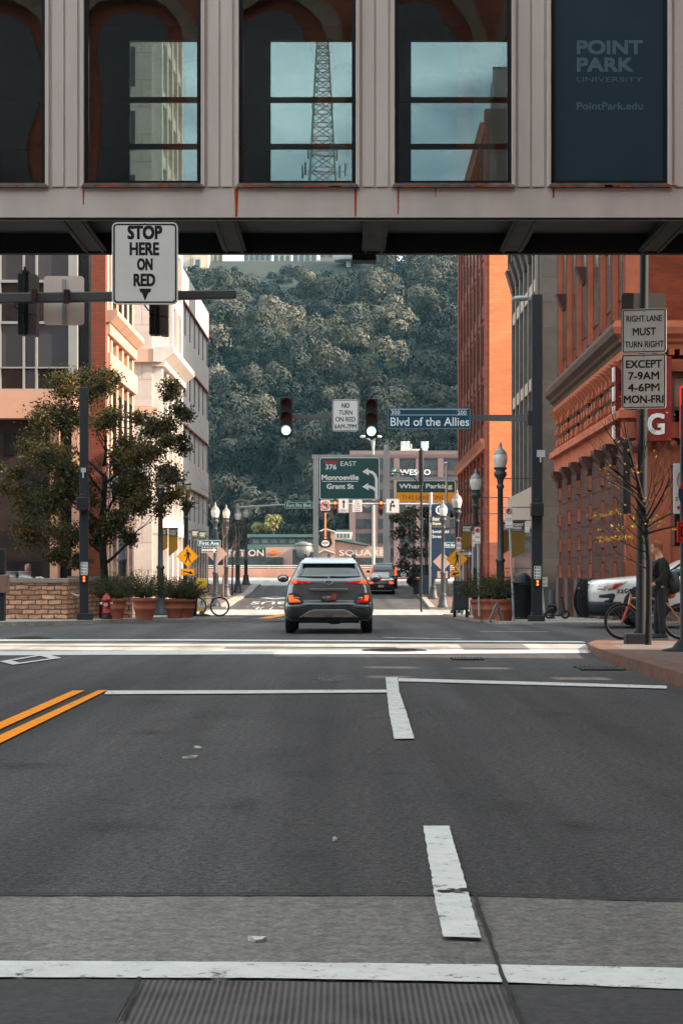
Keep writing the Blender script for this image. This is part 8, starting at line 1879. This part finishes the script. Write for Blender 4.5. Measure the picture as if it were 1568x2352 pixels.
# standing person facing left, looking away; local x forward is -x
Y = 34.95; px0 = X(1513, Y); gz = .05
t = thing('person', 'person with red hair in black clothes standing at the right corner holding a bicycle', 'person', (px0, Y, gz))
S_ = 1.78
body = [[(.03, 0, .93, .11, .09), (.035, 0, 1.08, .10, .08), (.02, 0, 1.25, .10, .08), (.01, 0, 1.40, .10, .09), (-.005, 0, 1.45, .08, .08), (-.02, 0, 1.51, .062, .065), (-.035, 0, 1.59, .07, .065)],
        [(.03, 0, .93, .11, .09), (.03, -.09, .86, .085, .085), (.02, -.095, .48, .058, .058), (.05, -.1, .10, .042, .042), (.03, -.1, .05, .042, .035), (-.10, -.1, .03, .03, .025)],
        [(.03, 0, .93, .11, .09), (.03, .09, .86, .085, .085), (-.02, .095, .48, .058, .058), (-.02, .1, .10, .042, .042), (-.04, .1, .05, .042, .035), (-.17, .1, .03, .03, .025)],
        [(.01, 0, 1.40, .10, .09), (.02, -.17, 1.37, .058, .058), (.03, -.23, 1.10, .043, .043), (-.14, -.24, .98, .032, .032), (-.20, -.24, .96, .03, .02)],
        [(.01, 0, 1.40, .10, .09), (.02, .17, 1.37, .058, .058), (.0, .23, 1.10, .043, .043), (-.17, .22, 1.00, .032, .032), (-.23, .22, .98, .03, .02)]]
skin_obj('body', body, SKIN, t)
for sy in (-.24, .22):
    bx2, bz2 = (-.20, .955) if sy < 0 else (-.23, .975)
    fing = [[(bx2, sy, bz2, .026, .018), (bx2 - .035, sy + dy, bz2 - .005, .011), (bx2 - .075 + abs(dy) * .3, sy + dy * 1.25, bz2 - .02, .009), (bx2 - .085 + abs(dy) * .4, sy + dy * 1.3, bz2 - .055, .008)] for dy in (-.03, -.01, .011, .031)]
    fing.append([(bx2, sy, bz2, .026, .018), (bx2 - .01, sy + (.04 if sy < 0 else -.04), bz2 + .0, .012), (bx2 - .045, sy + (.05 if sy < 0 else -.05), bz2 - .02, .010)])
    skin_obj('hand', fing, SKIN, t, 0, 1)
top = [[(.03, 0, .74, .19, .16), (.03, 0, .86, .18, .15), (.035, 0, 1.08, .175, .145), (.025, 0, 1.25, .185, .15), (.015, 0, 1.39, .16, .13), (0, 0, 1.455, .085, .085)],
       [(.015, 0, 1.39, .16, .13), (.02, -.17, 1.37, .075, .075), (.03, -.235, 1.10, .06, .06), (-.13, -.24, .985, .046, .046)],
       [(.015, 0, 1.39, .16, .13), (.02, .17, 1.37, .075, .075), (.0, .235, 1.10, .06, .06), (-.16, .22, 1.005, .046, .046)]]
skin_obj('jacket', top, CLOTHB, t)
leg = [[(.03, 0, .95, .14, .12), (.03, -.09, .84, .10, .10), (.02, -.095, .48, .076, .076), (.05, -.1, .09, .062, .062)], [(.03, 0, .95, .145, .115), (.03, .09, .84, .10, .10), (-.02, .095, .48, .076, .076), (-.02, .1, .09, .062, .062)]]
skin_obj('trousers', leg, CLOTHT, t)
for sy, bx2 in ((-.1, .05), (.1, -.02)):
    m = MB(); m.ellipsoid((bx2 - .06, sy, .055), (.15, .05, .055), 14, 8); m.ellipsoid((bx2 + .0, sy, .085), (.065, .048, .06), 12, 8); sh = m.build('shoe', mat('shoe_black', (.02, .025, .028), .6), t, local=True)
    m = MB(); m.ellipsoid((bx2 - .06, sy, .022), (.158, .056, .022), 14, 6); m.build('sole', mat('sole_grey', (.20, .26, .27), .6), sh, local=True)
# head with face turned a little away
m = MB(); hc = Vector((-.05, 0, 1.625))
m.ellipsoid(hc, (.095, .076, .12), 20, 14); m.ellipsoid((hc.x - .035, 0, hc.z - .06), (.062, .055, .062), 14, 10); m.ellipsoid((hc.x - .10, 0, hc.z - .015), (.022, .014, .024), 10, 8)
for sy in (-1, 1): m.ellipsoid((hc.x + .012, sy * .078, hc.z - .01), (.020, .010, .032), 10, 8)
m.ellipsoid((hc.x - .088, 0, hc.z - .065), (.012, .026, .009), 10, 6)
hd = m.build('head', SKIN, t, local=True)
m = MB()
for sy in (-1, 1): m.ellipsoid((hc.x - .083, sy * .032, hc.z + .01), (.010, .013, .009), 10, 8)
m.build('eyes', mat('eye_dark', (.03, .03, .03), .2), hd, local=True)
m = MB()
vs, cs2 = [], []
n_ = 1500; d = rng.normal(0, 1, (n_, 3)); d /= np.linalg.norm(d, axis=1)[:, None]
keep = (d[:, 2] > -.05 - .5 * np.clip(d[:, 0], 0, 1) * 1.0) & (d[:, 0] > -.55 + -.9 * np.clip(d[:, 2] - .1, 0, 1)); d = d[keep]
m.ellipsoid((hc.x + .012, 0, hc.z + .028), (.097, .082, .108), 18, 12); m.build('hair', HAIRR, hd, local=True)
v, f = leaf_quads(np.array(hc) + d * np.array([.104, .088, .128]) + np.array([.008, 0, .006]), d, .03, .4, .35); ho = np_mesh('hair_tufts', v, f, HAIRR, None); ho.parent = hd
# back pack on the person
t2 = thing('backpack', 'black backpack on the back of the person with red hair', 'backpack', (px0 + .19, Y, 1.0))
m = MB(); m.ellipsoid((px0 + .235, Y, 1.06), (.125, .16, .21), 16, 12); m.build('bag', mat('bag_black', (.022, .026, .030), .55, 0, .4, 7, bump=.3, bscale=12), t2)
m = MB(); m.ellipsoid((px0 + .31, Y, .99), (.07, .12, .11), 12, 8); m.build('pocket', mat('bag_black', (0, 0, 0)), t2)
m = MB()
for sy in (-.1, .1): m.tube([(px0 + .16, Y + sy, 1.22), (px0 + .06, Y + sy, 1.51), (px0 - .10, Y + sy, 1.42), (px0 - .14, Y + sy, 1.2), (px0 + .1, Y + sy * 1.4, .98)], .016, 6)
m.build('strap', SIGB, t2)
# seated person behind the stone wall
Y = 55.2; x0 = X(65, Y)
t = thing('person', 'seated person in a grey top behind the stone wall at left', 'person', (x0, Y, .1))
skin_obj('body', [[(0, 0, .5, .14, .11), (0, 0, .72, .14, .1), (0, 0, .98, .15, .1), (0, 0, 1.08, .06, .06), (0, -.02, 1.14, .05, .05), (0, -.03, 1.2, .06, .06)], [(0, 0, .5, .14, .11), (-.1, -.4, .5, .075, .075), (-.1, -.42, .1, .05, .05)], [(0, 0, .5, .14, .11), (.1, -.4, .5, .075, .075), (.1, -.42, .1, .05, .05)], [(0, 0, .98, .15, .1), (-.2, 0, .95, .055, .055), (-.24, -.05, .7, .045, .045), (-.15, -.3, .62, .035, .035)], [(0, 0, .98, .15, .1), (.2, 0, .95, .055, .055), (.24, -.05, .7, .045, .045), (.15, -.3, .62, .035, .035)]], mat('skin_red', (.45, .16, .11), .55, 0, .08, 6), t)
skin_obj('shirt', [[(0, 0, .5, .165, .13), (0, 0, .72, .165, .12), (0, 0, .98, .168, .115), (0, 0, 1.05, .08, .08)], [(0, 0, .98, .168, .115), (-.2, 0, .95, .075, .075), (-.25, -.05, .7, .062, .062)], [(0, 0, .98, .168, .115), (.2, 0, .95, .075, .075), (.25, -.05, .7, .062, .062)]], mat('shirt_grey', (.17, .18, .18), .85, 0, .15, 7), t)
m = MB(); m.ellipsoid((0, -.04, 1.27), (.08, .095, .12), 16, 12); m.ellipsoid((0, -.135, 1.25), (.015, .02, .022), 8, 6)
for sy in (-1, 1): m.ellipsoid((sy * .08, -.03, 1.26), (.01, .02, .03), 8, 6)
hd = m.build('head', mat('skin_red', (0, 0, 0)), t, local=True)
m = MB(); m.ellipsoid((0, -.02, 1.32), (.09, .1, .09), 16, 10); m.build('hair', mat('hair_grey', (.30, .24, .2), .7, 0, .3, 30), hd, local=True)
m = MB(); m.box(x0 - .5, x0 + .5, Y - .2, Y + .25, .1, .44); tag(m.build('stone_bench', mat('coping', (0, 0, 0)), at=(x0, Y, .1)), 'low stone bench under the seated person behind the wall', 'bench')

# ================================================================ AIR
m = MB(); m.box(-700, 700, -100, 1000, -12, 215)
hz = bpy.data.materials.new('air'); hz.use_nodes = True; nt2 = hz.node_tree; nt2.nodes.clear()
ov = nt2.nodes.new('ShaderNodeOutputMaterial'); pv = nt2.nodes.new('ShaderNodeVolumePrincipled'); pv.inputs['Color'].default_value = (.30, .74, .95, 1); pv.inputs['Density'].default_value = .00006; pv.inputs['Anisotropy'].default_value = 0
nt2.links.new(pv.outputs[0], ov.inputs['Volume'])
tag(m.build('haze', hz), 'thin bluish haze in the air over street and hill', kind='stuff')
